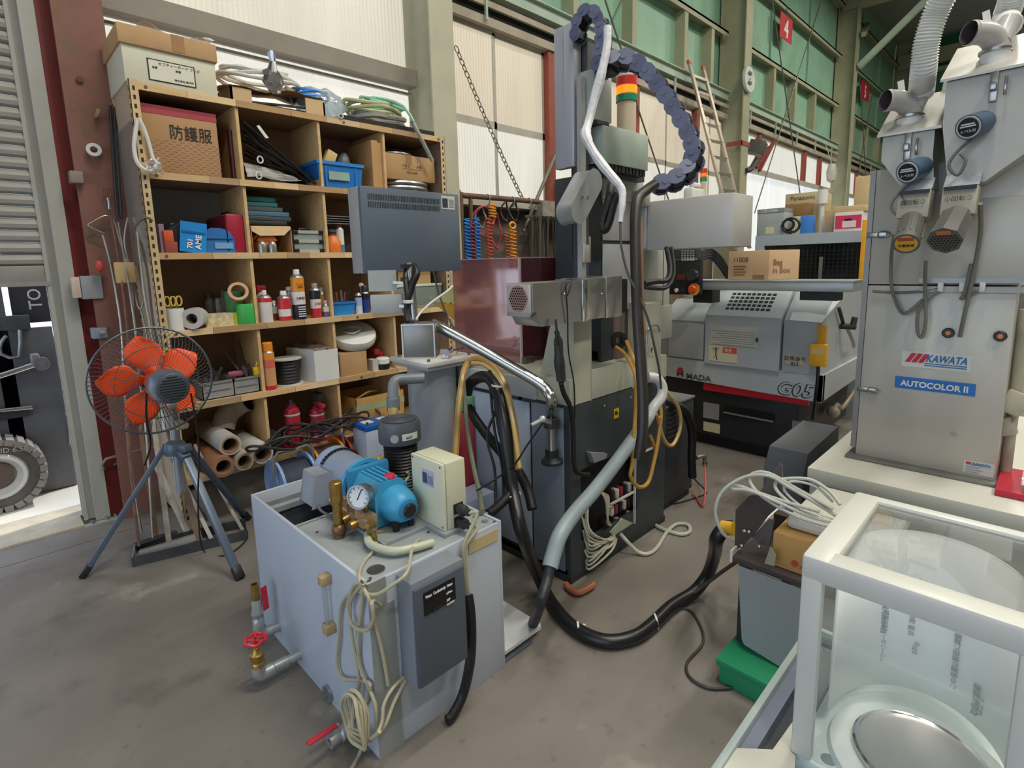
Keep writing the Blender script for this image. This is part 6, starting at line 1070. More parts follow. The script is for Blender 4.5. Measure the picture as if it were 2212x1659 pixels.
# column
cx0, cx1, cy0, cy1 = 2.20, 2.56, 1.60, 1.9
MB().box((cx0, cy0 + .003, .985), (cx1, cy1, 1.93), .004).build('column', MD, em); MB().box((cx0 + .004, cy0 - .006, 1.605), (cx1 - .02, cy0, 1.80), .003).build('cover_plate', SIL, em); MB().box((cx0 + .004, cy0 - .006, 1.25), (cx1 - .02, cy0, 1.588), .003).build('cover_plate', mat('#bcbdbf', .3, .35, var=.05), em)
MB().box((cx0 + .004, cy0 - .01, 1.80), (cx1, cy1, 1.93), .004).build('head_cover', mat('#a7a9a3', .45), em)
MB().box((cx1 - .012, cy0 - .02, 1.2), (cx1 - .004, cy0 - .006, 1.80)).build('edge_trim', mat('#d0d0cc', .3, .5), em)
MB().box((cx1 + .005, cy0, 1.13), (2.87, cy0 + .28, 1.56), .006).build('ram_housing', MG2, em); MB().box((2.79, cy0 - .002, 1.13), (2.793, cy0 + .0, 1.56)).build('seam', DARK, em)
MB().box((cx1 - .05, cy0 - .012, 1.05), (2.885, cy0 + .28, 1.245), .006).build('lower_housing', mat('#a5a69c', .4, .2), em)
# linear rails left of the column
rx = UY(1254, 400, 1.56).x
MB().box((rx - .012, 1.545, 1.05), (rx + .02, 1.57, 2.30)).build('linear_rail', SIL, em); MB().box((rx + .02, 1.56, 1.05), (rx + .06, 1.62, 2.28)).build('rail_backing', mat('#3d4044', .5), em)
MB().box((rx - .015, 1.53, 1.50), (rx + .025, 1.545, 1.58), .003).build('rail_carriage', mat('#b9b1ab', .35, .5), em)
MB().box((rx + .06, 1.60, 1.52), (cx0, 1.66, 2.12)).build('belt_housing', BLACK, em); MB().box((rx + .02, 1.57, 1.5), (rx + .09, 1.6, 1.62), .003).build('rail_bracket', mat('#9c978f', .4, .4), em)
# tall cover, small box, green box, tower
q = UX(1225, 64, 2.0); MB().box((1.985, q.y, 1.93), (2.02, 1.705, 2.535), .002).build('tall_cover', mat('#aeb0b8', .35, .2, var=.04), em); MB().box((1.975, 1.587, 1.93), (2.03, q.y, 2.53), .002).build('tall_cover', mat('#b5b7c0', .35, .2, var=.04), em)
MB().box((2.03, 1.59, 1.95), (2.06, 1.70, 2.5)).build('cover_backing', DARK, em)
MB().box((2.013, 1.5, 2.12), (2.14, 1.60, 2.33), .003).build('small_box', mat('#9fa59d', .45), em); MB().box((2.03, 1.5, 2.105), (2.12, 1.6, 2.12)).build('box_foot', DARK, em)
MB().box((2.04, 1.56, 2.30), (2.16, 1.68, 2.46)).build('motor_block', mat('#4c4d4f', .5), em)
MB().box((2.074, 1.5, 1.945), (2.452, 1.60, 2.112), .003).build('amplifier_box', mat('#9aa79c', .45), em)
for k in range(12): MB().box((2.085 + k * .030, 1.505, 1.915), (2.105 + k * .030, 1.55, 1.945)).build('connector', (BLACK, DARK)[k % 2], em)
MB().box((2.06, 1.55, 1.90), (2.5, 1.62, 1.935)).build('bracket', MD, em)
tw = UY(1353, 285, 1.62); r_ = UY(1366, 230, 1.62).x - tw.x
tz = [UY(1353, q, 1.62).z for q in (285, 222, 205, 187, 168, 163)]
def tower(par, x, y, r_, tz, lit=1.2):
    MB().cyl((x, y, tz[0] - .06), (x, y, tz[1]), r_ * .9, n=20).build('tower_post', mat('#cbb9a2', .5), par)
    for k, (h, e) in enumerate((('#2b8f6a', 0), ('#f08a20', lit), ('#d23a3c', 0))): MB().lathe([(r_ * .8, 0), (r_, .002), (r_, tz[k + 2] - tz[k + 1] - .003), (r_ * .8, tz[k + 2] - tz[k + 1])], (x, y, tz[k + 1]), n=20).build('lamp_lens', mat(h, .25, var=0, emit=e), par)
    MB().lathe([(r_, 0), (r_, (tz[5] - tz[4]) * .8), (r_ * .8, tz[5] - tz[4]), (0, tz[5] - tz[4])], (x, y, tz[4]), n=20).build('tower_cap', WHITE, par)
tower(em, tw.x, 1.62, r_, tz)
# capsule shaped belt guard
pa, pb_ = UY(1285, 392, 1.44), UY(1252, 455, 1.44); u = (pb_ - pa).normalized(); v_ = V((-u.z, 0, u.x)); R_ = .050; cap_ = []
for k in range(13): a = PI * k / 12; cap_.append(pa + v_ * (R_ * math.cos(a)) - u * (R_ * math.sin(a)))
for k in range(13): a = PI * k / 12; cap_.append(pb_ - v_ * (R_ * math.cos(a)) + u * (R_ * math.sin(a)))
MB().prism(cap_, (.02, .10, 0), .004).build('belt_guard', mat('#9b9d9c', .4, .2), em)
for px in (1258, 1270): c = UY(px, 426, 1.438); MB().ball(c, .006, 8).build('guard_screw', CHROME, em)
MB().tube([UD(1320, 400, 2.22), UD(1315, 430, 2.2), UD(1300, 480, 2.2), UD(1305, 497, 2.2), UD(1315, 480, 2.2), UD(1325, 440, 2.2), UD(1335, 420, 2.2)], .018, 8, 4).build('black_cable', RUB, em)
# head cover to the right
MB().box((2.5, 1.084, 1.557), (2.727, 1.53, 1.80), .004).build('head_box', mat('#c6c4be', .42, .1, var=.04), em); MB().box((2.49, 1.53, 1.557), (2.735, 1.575, 1.80), .016).build('head_box_end', mat('#b6bac2', .38, .1), em)
MB().obox((2.47, 1.56, 1.815), (.11, .05, .085), Z_, bev=.014).build('chain_bracket', mat('#a6a49b', .45), em)
# cable chains
def chain(label, pts, sm, wd, b, h, m1):
    P = catmull(pts, sm); L = [0]
    for i in range(1, len(P)): L.append(L[-1] + (P[i] - P[i - 1]).length)
    step = h * .82; n = int(L[-1] / step); t = T('cable_chain', label, 'cable chain', P[0]); b = V(b).normalized()
    def at(s):
        for i in range(1, len(P)):
            if L[i] >= s: f = (s - L[i - 1]) / max(1e-6, L[i] - L[i - 1]); return P[i - 1].lerp(P[i], f)
        return P[-1]
    for k in range(n):
        p, q = at(k * step), at((k + 1) * step); c = (p + q) / 2; u = (q - p).normalized(); bb = (b - u * b.dot(u)).normalized(); nrm = u.cross(bb)
        l_ = MB().obox(c, (h * .55, wd, h * .62), nrm, bb).build('chain_link', BLACK, t)
        for s in (-1, 1):
            o = c + bb * (s * wd / 2); MB().prism([o + u * (h * .54 * math.cos(a)) + nrm * (h * .46 * math.sin(a)) for a in [2 * PI * j / 10 for j in range(10)]], bb * (s * .005)).cyl(o - u * h * .18 + bb * s * .005, o - u * h * .18 + bb * s * .008, h * .17, n=8).build('side_plate', m1 if k % 2 else mat('#5a5f78', .4, var=.08), l_)
    MB().tube([p + nrm * 0 for p in P], wd * .28, 8).build('cable_core', BLACK, t); return t
CH_ = mat('#656a84', .4, var=.08)
chain('short blue grey cable chain looping over the top of the tall cover', [UD(1249, 90, 2.34), UD(1250, 66, 2.33), UD(1256, 40, 2.32), UD(1271, 25, 2.3), UD(1288, 28, 2.3), UD(1300, 50, 2.29), UD(1304, 85, 2.28), UD(1298, 125, 2.28), UD(1292, 160, 2.3)], 6, .06, CFW + CR * .7, .058, CH_)
chain('long blue grey cable chain arching out right to the head box', [UD(1308, 146, 2.33), UD(1322, 134, 2.33), UD(1350, 128, 2.32), UD(1380, 139, 2.32), UD(1412, 168, 2.31), UD(1442, 210, 2.31), UD(1470, 253, 2.3), UD(1492, 293, 2.3), UD(1503, 330, 2.29), UD(1494, 364, 2.29), UD(1470, 386, 2.29), UD(1440, 398, 2.3), UD(1412, 401, 2.31)], 6, .075, CFW + CR * .75, .076, CH_)
MB().obox(UD(1316, 152, 2.33), (.05, .06, .03), CU, bev=.004).build('chain_mount', DARK, em); MB().obox(UD(1300, 165, 2.35), (.03, .05, .02), CU).build('chain_mount', mat('#8a8f86', .4, .4), em)
hose('wrapped_hose', 'white tape wrapped hose running down past the signal tower', 'hose', [UD(1312, 58, 2.24), UD(1311, 100, 2.24), UD(1299, 160, 2.24), UD(1285, 210, 2.25), UD(1272, 262, 2.25), UD(1265, 290, 2.22), UD(1276, 318, 2.2), UD(1300, 355, 2.18), UD(1328, 388, 2.15), UD(1343, 410, 2.14), UD(1344, 440, 2.13), UD(1340, 480, 2.13)], [.017, .018, .021, .019, .018, .022, .018, .02, .018, .016, .014, .010], TAPEW, 9, 4)
hose('thin_cable', 'thin dark cable hanging from the white wrapped hose down to the base', 'cable', [UD(1340, 478, 2.13), UD(1342, 530, 2.1), UD(1356, 590, 2.08), UD(1380, 640, 2.06), UD(1400, 690, 2.06), UD(1412, 740, 2.06), UD(1424, 800, 2.08), UD(1428, 840, 2.1)], .0045, mat('#3a3c3a', .5))
BT = mat('#2c2826', .4, var=.35, vs=14)
hose('hose_bundle', 'thick black taped hose bundle running straight down the column', 'hose', [UD(1415, 398, 2.24), UD(1395, 412, 2.2), UD(1378, 430, 2.16), UD(1372, 480, 2.13), UD(1373, 560, 2.10), UD(1376, 660, 2.07), UD(1382, 760, 2.05), UD(1388, 850, 2.03), UD(1388, 930, 2.02), UD(1380, 990, 2.03)], .021, BT, 10, 4)
hose('copper_line', 'thin brown pipe beside the black hose bundle', 'pipe', [UD(1384, 470, 2.2), UD(1385, 560, 2.16), UD(1388, 660, 2.13), UD(1392, 740, 2.1)], .008, mat('#8a6550', .5, .3))
hose('black_cables', 'black cable pair looping from the head box to the column side', 'cable', [UD(1440, 535, 2.5), UD(1447, 580, 2.45), UD(1440, 605, 2.4), UD(1415, 608, 2.35), UD(1392, 612, 2.3)], .012, RUB); hose('black_cables', 'lower black cable looping from the head box to the column side', 'cable', [UD(1450, 535, 2.5), UD(1455, 590, 2.45), UD(1440, 620, 2.4), UD(1410, 622, 2.35), UD(1390, 620, 2.3)], .010, RUB)
# chrome duct with the fan
dx0, dy0, dz0, dz1 = 1.51, 1.42, 1.255, 1.43
dk = T('exhaust_duct', 'polished steel box duct with a round perforated fan grille on its left end', 'duct', (1.8, 1.5, dz0)); DST = mat('#b4b2ad', .26, .85, var=.10, vs=2, stretch=(1, 1, 5))
MB().prism([(dx0, dy0 + .02, dz0 + .04), (dx0, dy0, dz0 + .06), (dx0, dy0, dz1 - .004), (dx0, dy0 + .145, dz1 - .004), (dx0, dy0 + .145, dz0 + .04)], (.02, 0, 0)).prism([(dx0 + .02, dy0, dz0 + .05), (dx0 + .05, dy0, dz0), (dx0 + .30, dy0, dz0), (dx0 + .30, dy0, dz1 - .004), (dx0 + .02, dy0, dz1 - .004)], (0, .145, 0)).build('front_section', DST, dk)
MB().box((dx0 + .302, dy0 - .006, dz0 - .004), (dx0 + .335, dy0 + .15, dz1), .002).build('flange', mat('#c9c8c4', .15, .95), dk); MB().box((dx0 + .337, dy0, dz0), (dx0 + .47, dy0 + .145, dz1 + .003), .002).build('middle_section', DST, dk); MB().box((dx0 + .475, dy0 - .002, dz0 - .004), (dx0 + .60, dy0 + .145, dz1 + .006), .002).build('rear_section', DST, dk); MB().box((dx0 + .602, dy0 + .01, dz0 + .01), (dx0 + .66, dy0 + .14, dz1 - .01)).build('rubber_joint', BLACK, dk)
gp = MB().box((dx0 - .006, dy0 + .008, dz0 + .055), (dx0, dy0 + .137, dz1 - .008), .003).build('grille_plate', mat('#cfc9c2', .3, .4, var=0), dk); gc2 = V((dx0 - .007, dy0 + .073, (dz0 + .055 + dz1 - .008) / 2)); MB().lathe([(0, 0), (.052, 0), (.054, -.002)], gc2, -X_, 28).build('grille_disc', mat('#b08a80', .4, var=.1), gp)
m = MB()
for i in range(-4, 5):
    for j in range(-4, 5):
        y, z = (i + .5 * (j % 2)) * .0115, j * .010
        if math.hypot(y, z) < .047: m.lathe([(0, .001), (.0042, .001)], gc2 + V((-.001, y, z)), -X_, 6)
m.build('holes', BLACK, gp)['kind'] = 'stuff'
for px in (1220, 1300): c = UY(px, 634, dy0 - .001); MB().ball(c, .004, 6).build('rivet', CHROME, dk)
hose('black_plug_cable', 'black cable with a long plug hanging below the polished duct', 'cable', [UY(1200, 690, 1.40), UY(1203, 720, 1.39), UY(1206, 745, 1.39)], .005, BLACK)
pg = T('cable_plug', 'long black inline plug hanging on its cable beside the white pillar', 'plug', UY(1210, 825, 1.40)); MB().tube([UY(1202, 715, 1.40), UY(1206, 735, 1.40), UY(1208, 780, 1.40), UY(1212, 815, 1.40), UY(1212, 830, 1.40)], [.010, .018, .022, .020, .010], 10, 3).build('body', mat('#2d2c2a', .5), pg); MB().tube([UY(1212, 828, 1.40), UY(1218, 850, 1.42), UY(1232, 880, 1.45), UY(1238, 930, 1.46), UY(1240, 1000, 1.46), UY(1248, 1022, 1.46), UY(1272, 1025, 1.47)], .011, 8, 4).build('cable', RUB, pg)
hose('thin_wire', 'thin black wire draped over the polished duct and hanging down', 'wire', [UY(1225, 640, 1.405), UY(1235, 610, 1.41), V((1.76, 1.44, dz1 + .004)), UY(1222, 612, 1.41), UY(1226, 680, 1.41), UY(1228, 760, 1.43), UY(1240, 830, 1.46), UY(1242, 900, 1.48)], .003, BLACK)
# terminals and wiring
MB().box((hx0 - .02, y0 + .06, .12), (hx1 + .02, y0 + .08, .58)).build('terminal_backplate', mat('#1c1a1a', .7), em)
WR = mat('#c2bfa6', .5, var=.15)
m = MB(); a, b = fp(1322, 1065), fp(1372, 1065)
for r_, (pz0, dz) in enumerate((((1320, 1062), .05), ((1318, 1095), .05), ((1316, 1130), .045))):
    for k in range(6):
        p = fp(pz0[0] + k * 9, pz0[1] - k * 4.5, y0 + .03); MB().box((p.x, y0 + .02, p.z - dz), (p.x + .022, y0 + .06, p.z), .002).build('terminal_block', (mat('#3a2326', .5), mat('#d5d2c8', .5), mat('#8f2f3a', .5), mat('#201f20', .5), mat('#c9c5b8', .5), mat('#3a2326', .5))[(k + r_) % 6], em)
for q0, q1 in (((1318, 1090), (1370, 1062)), ((1372, 985), (1370, 1130)), ((1372, 985), (1415, 965))): MB().bar(fp(*q0, y0 - .004), fp(*q1, y0 - .004), .012, .008).build('white_rail', mat('#c9c9bd', .5), em)
random.seed(3)
for k in range(11):
    a0 = fp(1262 + RND.uniform(-8, 8), 1085 + k * 12, y0 + .03); e0 = fp(1322 + RND.uniform(-6, 14), 1150 + RND.uniform(0, 12), y0 + .02); mid = fp(1300 + RND.uniform(-8, 22), 1165 + k * 2.5, y0 - .06); m2 = fp(1272, 1140 + k * 9, y0 - .03)
    MB().tube([a0, m2, mid, e0], .0055, 6, 5).build('loose_wire', WR, em)
for k in range(4): MB().tube([fp(1290 + k * 4, 1055 + k * 4, y0 + .02), fp(1306 + k * 3, 1075, y0 - .03), fp(1312, 1110 + k * 6, y0 - .03), fp(1316 + k * 2, 1135, y0 + .02)], .005, 6, 5).build('loose_wire', WR, em)
MB().prism([fp(1318, 1150, y0 - .005), fp(1345, 1120, y0 - .005), fp(1368, 1130, y0 - .005), fp(1325, 1158, y0 - .005)], (0, .01, 0)).build('gland_plate', mat('#a9b09a', .5), em)
tag(MB().prism([fp(1276, 978, y0 - .03), fp(1284, 1000, y0 - .03), fp(1310, 990, y0 - .03), fp(1312, 980, y0 - .03)], (0, .028, 0)).build('cover_flap', mat('#a2a6ac', .4, .3)), 'bent pale cover flap on the dark base above the terminals', 'flap')
for q in ((1306, 876), (1363, 858), (1305, 978), (1252, 1240)): c = fp(*q, y0 - .001); MB().ball(c, .005, 8).build('panel_screw', CHROME, em)
a = fp(1326, 905, y0 - .001); lp = plate((a.x, y0 - .001, a.z), X_, Z_, .042, .05, mat('#e0b81f', .5, var=0), em, 'warning_sticker'); lettering('注意\n高電圧', (a.x + .004, y0 - .0028, a.z + .03), X_, Z_, .011, INK, lp)
# tubes and hoses around the machine
GH = mat('#93a0a3', .4, var=.05)
hose('grey_hose', 'thick grey hose slanting down across the dark base to the floor', 'hose', [UY(1398, 905, 1.42), UY(1370, 945, 1.40), UY(1330, 1000, 1.38), UY(1285, 1058, 1.36), UY(1240, 1110, 1.34), UY(1210, 1155, 1.32), UY(1196, 1195, 1.31), UY(1188, 1225, 1.30)], .032, GH, 14)
hose('clear_duct', 'white translucent bent hose at the right corner of the dark base', 'hose', [UY(1400, 905, 1.43), UY(1412, 880, 1.43), UY(1428, 858, 1.43), UY(1430, 835, 1.44), UY(1418, 818, 1.46), UY(1400, 815, 1.49)], .028, mat('#c3c6c6', .25, var=.05), 12)
hose('black_sleeve_hose', 'black sleeve continuing from the grey hose to the floor', 'hose', [UY(1190, 1215, 1.30), UY(1183, 1250, 1.29), UY(1168, 1300, 1.27), UZ(1150, 1352, .02)], .022, mat('#2e2e32', .5, var=.2, vs=30), 10)
YH = mat('#b58a3e', .35, var=.12)
hose('yellow_hose', 'yellow hose from the port down through the white band, left one', 'hose', [UY(1353, 738, 1.56), UY(1366, 770, 1.45), UY(1380, 805, 1.40), UY(1384, 850, 1.40), UY(1382, 900, 1.39), UY(1376, 960, 1.39), UY(1362, 985, 1.42)], .010, YH)
hose('yellow_hose', 'yellow hose from the recess down through the white band, middle one', 'hose', [UY(1328, 748, 1.60), UY(1352, 768, 1.5), UY(1372, 808, 1.40), UY(1374, 850, 1.39), UY(1372, 900, 1.39), UY(1368, 960, 1.38), UY(1366, 1000, 1.38), UY(1362, 1030, 1.38), UY(1380, 1052, 1.38), UY(1400, 1042, 1.38), UY(1412, 1000, 1.38), UY(1420, 960, 1.39), UY(1428, 900, 1.4), UY(1425, 870, 1.42)], .010, YH)
hose('yellow_hose', 'yellow hose hanging in a wide loop at the right of the machine', 'hose', [UY(1420, 812, 1.48), UY(1440, 845, 1.42), UY(1465, 880, 1.40), UY(1470, 920, 1.40), UY(1458, 955, 1.40), UY(1445, 962, 1.40), UY(1430, 940, 1.40), UY(1424, 900, 1.40)], .010, mat('#b99a5c', .35, var=.1))
hose('yellow_hose', 'yellow hose forking below the right loop', 'hose', [UY(1418, 895, 1.40), UY(1424, 930, 1.40), UY(1418, 975, 1.40), UY(1410, 955, 1.40), UY(1404, 940, 1.41)], .009, mat('#a9763f', .35, var=.1))
c = UY(1379, 826, 1.395); tag(MB().obox(c, (.05, .035, .06), Z_, bev=.006).build('hose_band', mat('#cfccbc', .5)), 'white band holding the yellow hoses together', 'band')
hose('white_cable', 'white cable curving from the terminals out over the floor', 'cable', [fp(1340, 1153, y0 - .01), fp(1355, 1170, y0 - .05), UZ(1378, 1192, .02), UZ(1400, 1196, .012), UZ(1420, 1182, .012), UZ(1440, 1150, .012), UZ(1462, 1132, .012), UZ(1486, 1134, .012), UZ(1490, 1148, .012), UZ(1470, 1154, .012), UZ(1430, 1142, .012), UZ(1408, 1128, .012)], .010, mat('#b5b5a4', .45))
hose('steel_conduit', 'thin grey conduit hooking on the right white pillar', 'conduit', [UY(1425, 716, 1.49), UY(1420, 703, 1.48), UY(1408, 704, 1.47), UY(1398, 720, 1.47), UY(1396, 780, 1.47), UY(1398, 820, 1.47)], .006, GALV)
a = UY(1402, 770, y0 - .001); lp = plate((a.x, y0 - .001, a.z), X_, Z_, .045, .06, mat('#b9bdb0', .5, var=0), em, 'hazard_sticker'); MB().prism([(a.x + .012, y0 - .003, a.z + .035), (a.x + .03, y0 - .003, a.z + .05), (a.x + .034, y0 - .003, a.z + .04), (a.x + .026, y0 - .003, a.z + .03), (a.x + .022, y0 - .003, a.z + .012)], (0, .001, 0)).build('pictogram', INK, lp)
# small cabinet standing at the right of the machine
db = T('control_cabinet', 'dark grey low cabinet with cooling slots right of the machine', 'cabinet', (2.95, 1.8, 0)); MB().box((2.72, 1.56, .04), (3.13, 2.15, .64), .006).build('body', mat('#34373c', .5, var=.12), db); MB().box((2.715, 1.555, .64), (3.135, 2.155, .655), .003).build('top_plate', mat('#7d8083', .4, .3), db)
for k in range(6): MB().box((2.80, 1.552, .60 - k * .03), (2.92, 1.56, .612 - k * .03)).build('vent_fin', STEELD, db)
MB().box((2.74, 1.57, 0), (3.11, 2.13, .04)).build('plinth', BLACK, db)
hose('black_hose', 'fat black hose curving over the right dark cabinet', 'hose', [V((2.75, 1.62, .70)), UY(1470, 880, 1.52), UY(1488, 905, 1.50), UY(1495, 940, 1.50), UY(1494, 990, 1.50), UY(1496, 1030, 1.50)], .026, RUB, 10)
c = UY(1520, 985, 1.54); tag(MB().tube([c + V((-.06, .02, 0)), c, c + V((.02, 0, -.01)), c + V((.022, 0, -.05))], .014, 10, 3).lathe([(.018, 0), (.018, .02)], c + V((.022, 0, -.075)), n=8).build('air_fitting', GALV), 'galvanised air fitting at the right dark cabinet', 'fitting')
hose('red_air_tube', 'thin red air tube hanging from the galvanised fitting to the floor', 'tube', [c + V((.022, 0, -.07)), UZ(1524, 1050, .09), UZ(1521, 1085, .03), UZ(1516, 1092, .012), UZ(1505, 1075, .012), UZ(1495, 1066, .012)], .006, mat('#d9564a', .4))
hose('black_lead', 'thin black lead running over the floor beside the red air tube', 'cable', [UY(1500, 1035, 1.50), UZ(1524, 1060, .05), UZ(1522, 1068, .008), UZ(1480, 1082, .008), UZ(1455, 1088, .008)], .004, BLACK)
tag(MB().tube([UZ(1222, 1262, .02), UZ(1235, 1275, .02), UZ(1252, 1280, .02), UZ(1275, 1268, .02), UZ(1282, 1262, .02)], .015, 8, 4).build('red_hose_end', mat('#9a5a42', .6, var=.2)), 'dull red brown hose end lying at the foot of the dark base', 'hose')
# left of the machine: jug with green cap and pale bucket
bk = UZ(1050, 1120, 0); t = T('plastic_bucket', 'pale blue plastic bin standing between tank and machine', 'bin', (1.64, 2.05, 0)); MB().hexa([(1.53, 1.98, .01), (1.76, 1.98, .01), (1.76, 2.12, .01), (1.53, 2.12, .01), (1.50, 1.97, .34), (1.78, 1.97, .34), (1.78, 2.13, .34), (1.50, 2.13, .34)], .01).build('body', mat('#b3c0dc', .4, var=.05), t)
MB().cyl((1.6, 1.968, .24), (1.6, 1.972, .24), .02, n=16).build('hole_rim', mat('#8f9cba', .4), t)
t = T('pump_jug', 'green and red jug standing behind the amber hoses', 'jug', (1.76, 2.168, .0)); MB().box((1.722, 2.137, .0), (1.80, 2.20, .74), .008).build('body', mat('#b03a44', .5), t); MB().box((1.718, 2.134, .742), (1.803, 2.203, .82), .012).build('cap', mat('#5f9a6a', .5), t); MB().tube([(1.73, 2.168, .815), (1.74, 2.168, .86), (1.78, 2.168, .86), (1.79, 2.168, .815)], .009, 8, 3).build('handle', BLACK, t)
# black hoses between filter and machine
hose('black_hose', 'thick black hose arching beside the canister and running down to the floor', 'hose', [UD(1008, 850, 2.52), UD(1015, 830, 2.5), UD(1035, 815, 2.45), UD(1058, 818, 2.4), UD(1075, 850, 2.34), UD(1088, 910, 2.28), UD(1097, 980, 2.24), UD(1107, 1060, 2.2), UD(1130, 1160, 2.12), UZ(1172, 1265, .05), UZ(1205, 1320, .03), UZ(1250, 1362, .03), UZ(1310, 1385, .03), UZ(1370, 1376, .03), UZ(1410, 1348, .03), UZ(1450, 1310, .03), UZ(1500, 1278, .04), UZ(1530, 1238, .12), UZ(1544, 1195, .26), UD(1548, 1165, 2.05), UD(1565, 1142, 2.02), UD(1582, 1140, 2.0)], .027, mat('#1b1b1d', .35, var=.1), 12)
hose('black_hose', 'black hose crossing behind from the canister down to the machine base', 'hose', [UD(1012, 880, 2.55), UD(1030, 910, 2.5), UD(1060, 950, 2.45), UD(1090, 985, 2.4), UD(1120, 1020, 2.36), UD(1140, 1060, 2.34), UD(1150, 1100, 2.3)], .022, RUB, 10)
hose('black_hose', 'black hose coming from the tank plate up into the tied bundle', 'hose', [UZ(1052, 1112, .56), UD(1066, 1102, 2.1), UD(1085, 1085, 2.15), UD(1105, 1060, 2.2), UD(1110, 1020, 2.22)], .019, RUB, 10)
for k, (a_, b_, c_) in enumerate(((1070, 1085, 'thin black lead left of the thick black hose'), (1080, 1102, 'thin black lead beside the thick black hose'), (1052, 1068, 'thin black lead crossing to the tank plate'))): hose('black_lead', c_, 'cable', [UD(1056 + k * 6, 800, 2.4), UD(1062 + k * 7, 870, 2.34), UD(a_, 940, 2.3), UD(b_, 1010, 2.26), UD(b_ + 3, 1075, 2.2)], .006, RUB)
hose('black_lead', 'thin black lead stretched between tank corner and chrome arm', 'cable', [UZ(1030, 1060, .62), UD(1070, 1035, 2.2), UD(1110, 1005, 2.2), UD(1140, 960, 2.2), UD(1175, 910, 2.18)], .004, RUB)
for q in ((1078, 835, 2.34, .034), (1106, 1072, 2.19, .031), (1248, 1360, 0, .031), (1415, 1343, 0, .031)):
    p = UD(*q[:3]) if q[2] else UZ(q[0], q[1], .03); ax = (1, -1, .2) if not q[2] else (.1, 0, 1)
    tag(MB().lathe([(q[3] - .003, 0), (q[3], .001), (q[3], .008), (q[3] - .003, .009)], p, ax, 16).obox(p + V((0, -.0, 0)) + V((q[3], -q[3] * .3, .005)), (.012, .008, .012)).build('cable_tie', WHITE), {1078: 'white cable tie high on the thick black hose arch', 1106: 'white cable tie on the thick black hose beside the bin', 1248: 'white cable tie on the black hose where it meets the floor', 1415: 'white cable tie on the black hose at its floor bend'}[q[0]], 'cable tie')
hose('black_lead', 'thin black lead looping over the floor to the green pallet', 'cable', [UZ(1460, 1312, .008), UZ(1490, 1318, .008), UZ(1515, 1355, .008), UZ(1518, 1390, .008), UZ(1485, 1430, .008), UZ(1490, 1462, .008), UZ(1530, 1486, .008), UZ(1580, 1486, .008)], .005, mat('#3a3530', .5))
hose('brown_lead', 'thin dark brown lead rising from the black hose to the bench', 'cable', [UZ(1440, 1320, .01), UZ(1500, 1280, .05), UZ(1560, 1235, .18), UZ(1600, 1208, .30)], .008, mat('#4a3a32', .5))
# ------------------------------------------------------------------ wall things: chain, tool rack, ladder, signs
def ring_link(c, u, v_, L, W, r): return [c + u * (math.cos(a) * L * .5) + v_ * (math.sin(a) * W * .5) for a in [2 * PI * k / 12 for k in range(12)]]
ca, cb_ = UY(984, 100, 3.98), UY(1130, 432, 3.98); t = T('hanging_chain', 'long steel chain slanting before the first window down to the pipe rail', 'chain', ca); u = (cb_ - ca).normalized(); side = Y_.cross(u).normalized(); n = 30; st = (cb_ - ca).length / n; ch0 = None
for k in range(n):
    c = ca + u * (st * (k + .5)) - Z_ * (.10 * math.sin(PI * (k + .5) / n)) * .4; MB().tube(ring_link(c, u, side if k % 2 else (side * .35 + Y_ * .9).normalized(), st * 1.28, .034, .004), .0048, 6, closed=True).build('chain_link', mat('#857f6c', .45, .5), t)
pa, pb_ = UY(998, 422, 3.95), UY(1164, 436, 3.95); rk = T('pipe_rail', 'brown steel pipe rail for hanging tools under the first window', 'rail', pa)
MB().tube([pa - X_ * .02 - Z_ * .75, pa - X_ * .02 - Z_ * .03, pa + X_ * .02, pb_], .026, 10, 3).build('pipe', mat('#6b5240', .6, .2, var=.2), rk); MB().cyl(pa + X_ * .1 - Z_ * 2.1, pa + X_ * .1 - Z_ * .0, .02, n=10).build('post', mat('#6b5240', .6, .2), rk)
for q in (.3, .62, .85): c = pa.lerp(pb_, q); MB().tube([c + V((0, -.0, .03)), c + V((0, -.03, .01)), c + V((0, -.03, -.05)), c + V((0, .0, -.07))], .006, 6, 3).build('rail_hook', GALV, rk)
def spiral(label, px, py0, py1, R_, h, turns, Y=3.92, r_=.008):
    a, b = UY(px, py0, Y), UY(px, py1, Y); L = a.z - b.z; pts = [V((a.x + R_ * math.cos(k * PI / 5), Y + R_ * math.sin(k * PI / 5), a.z - L * k / (turns * 10))) for k in range(turns * 10 + 1)]
    pts += [V((a.x, Y, a.z - L - .06))]; return tag(MB().tube(pts, r_, 6).build('spiral_hose', mat(h, .4)), label, 'air hose', 'spiral air hoses on the pipe rail')
BL2, YL2, RD2 = '#2f7fd6', '#e09a2a', '#b9443c'
spiral('blue spiral air hose, leftmost on the pipe rail', 1008, 472, 575, .028, BL2, 14); spiral('blue spiral air hose right of the dark red one', 1029, 470, 575, .028, BL2, 14); spiral('dark red spiral air hose between two blue ones', 1019, 478, 578, .022, '#93443f', 13)
spiral('orange red spiral air hose under a yellow coil', 1056, 470, 575, .026, '#c4553f', 14); spiral('yellow spiral air hose in the middle of the rail', 1063, 440, 470, .034, YL2, 5); spiral('yellow orange spiral air hose, rightmost on the rail', 1107, 495, 578, .036, '#e0952c', 11); spiral('dull brown spiral air hose beside the rightmost yellow one', 1094, 500, 575, .022, '#a0603c', 12)
c = UY(1107, 487, 3.91); tag(MB().tube([c + V((.04 * math.cos(k * PI / 7), 0, .03 * math.sin(k * PI / 7))) for k in range(14)], .012, 7, closed=True).build('yellow_loop', mat(YL2, .4)), 'yellow hose loop holding the rightmost spiral hose', 'hose')
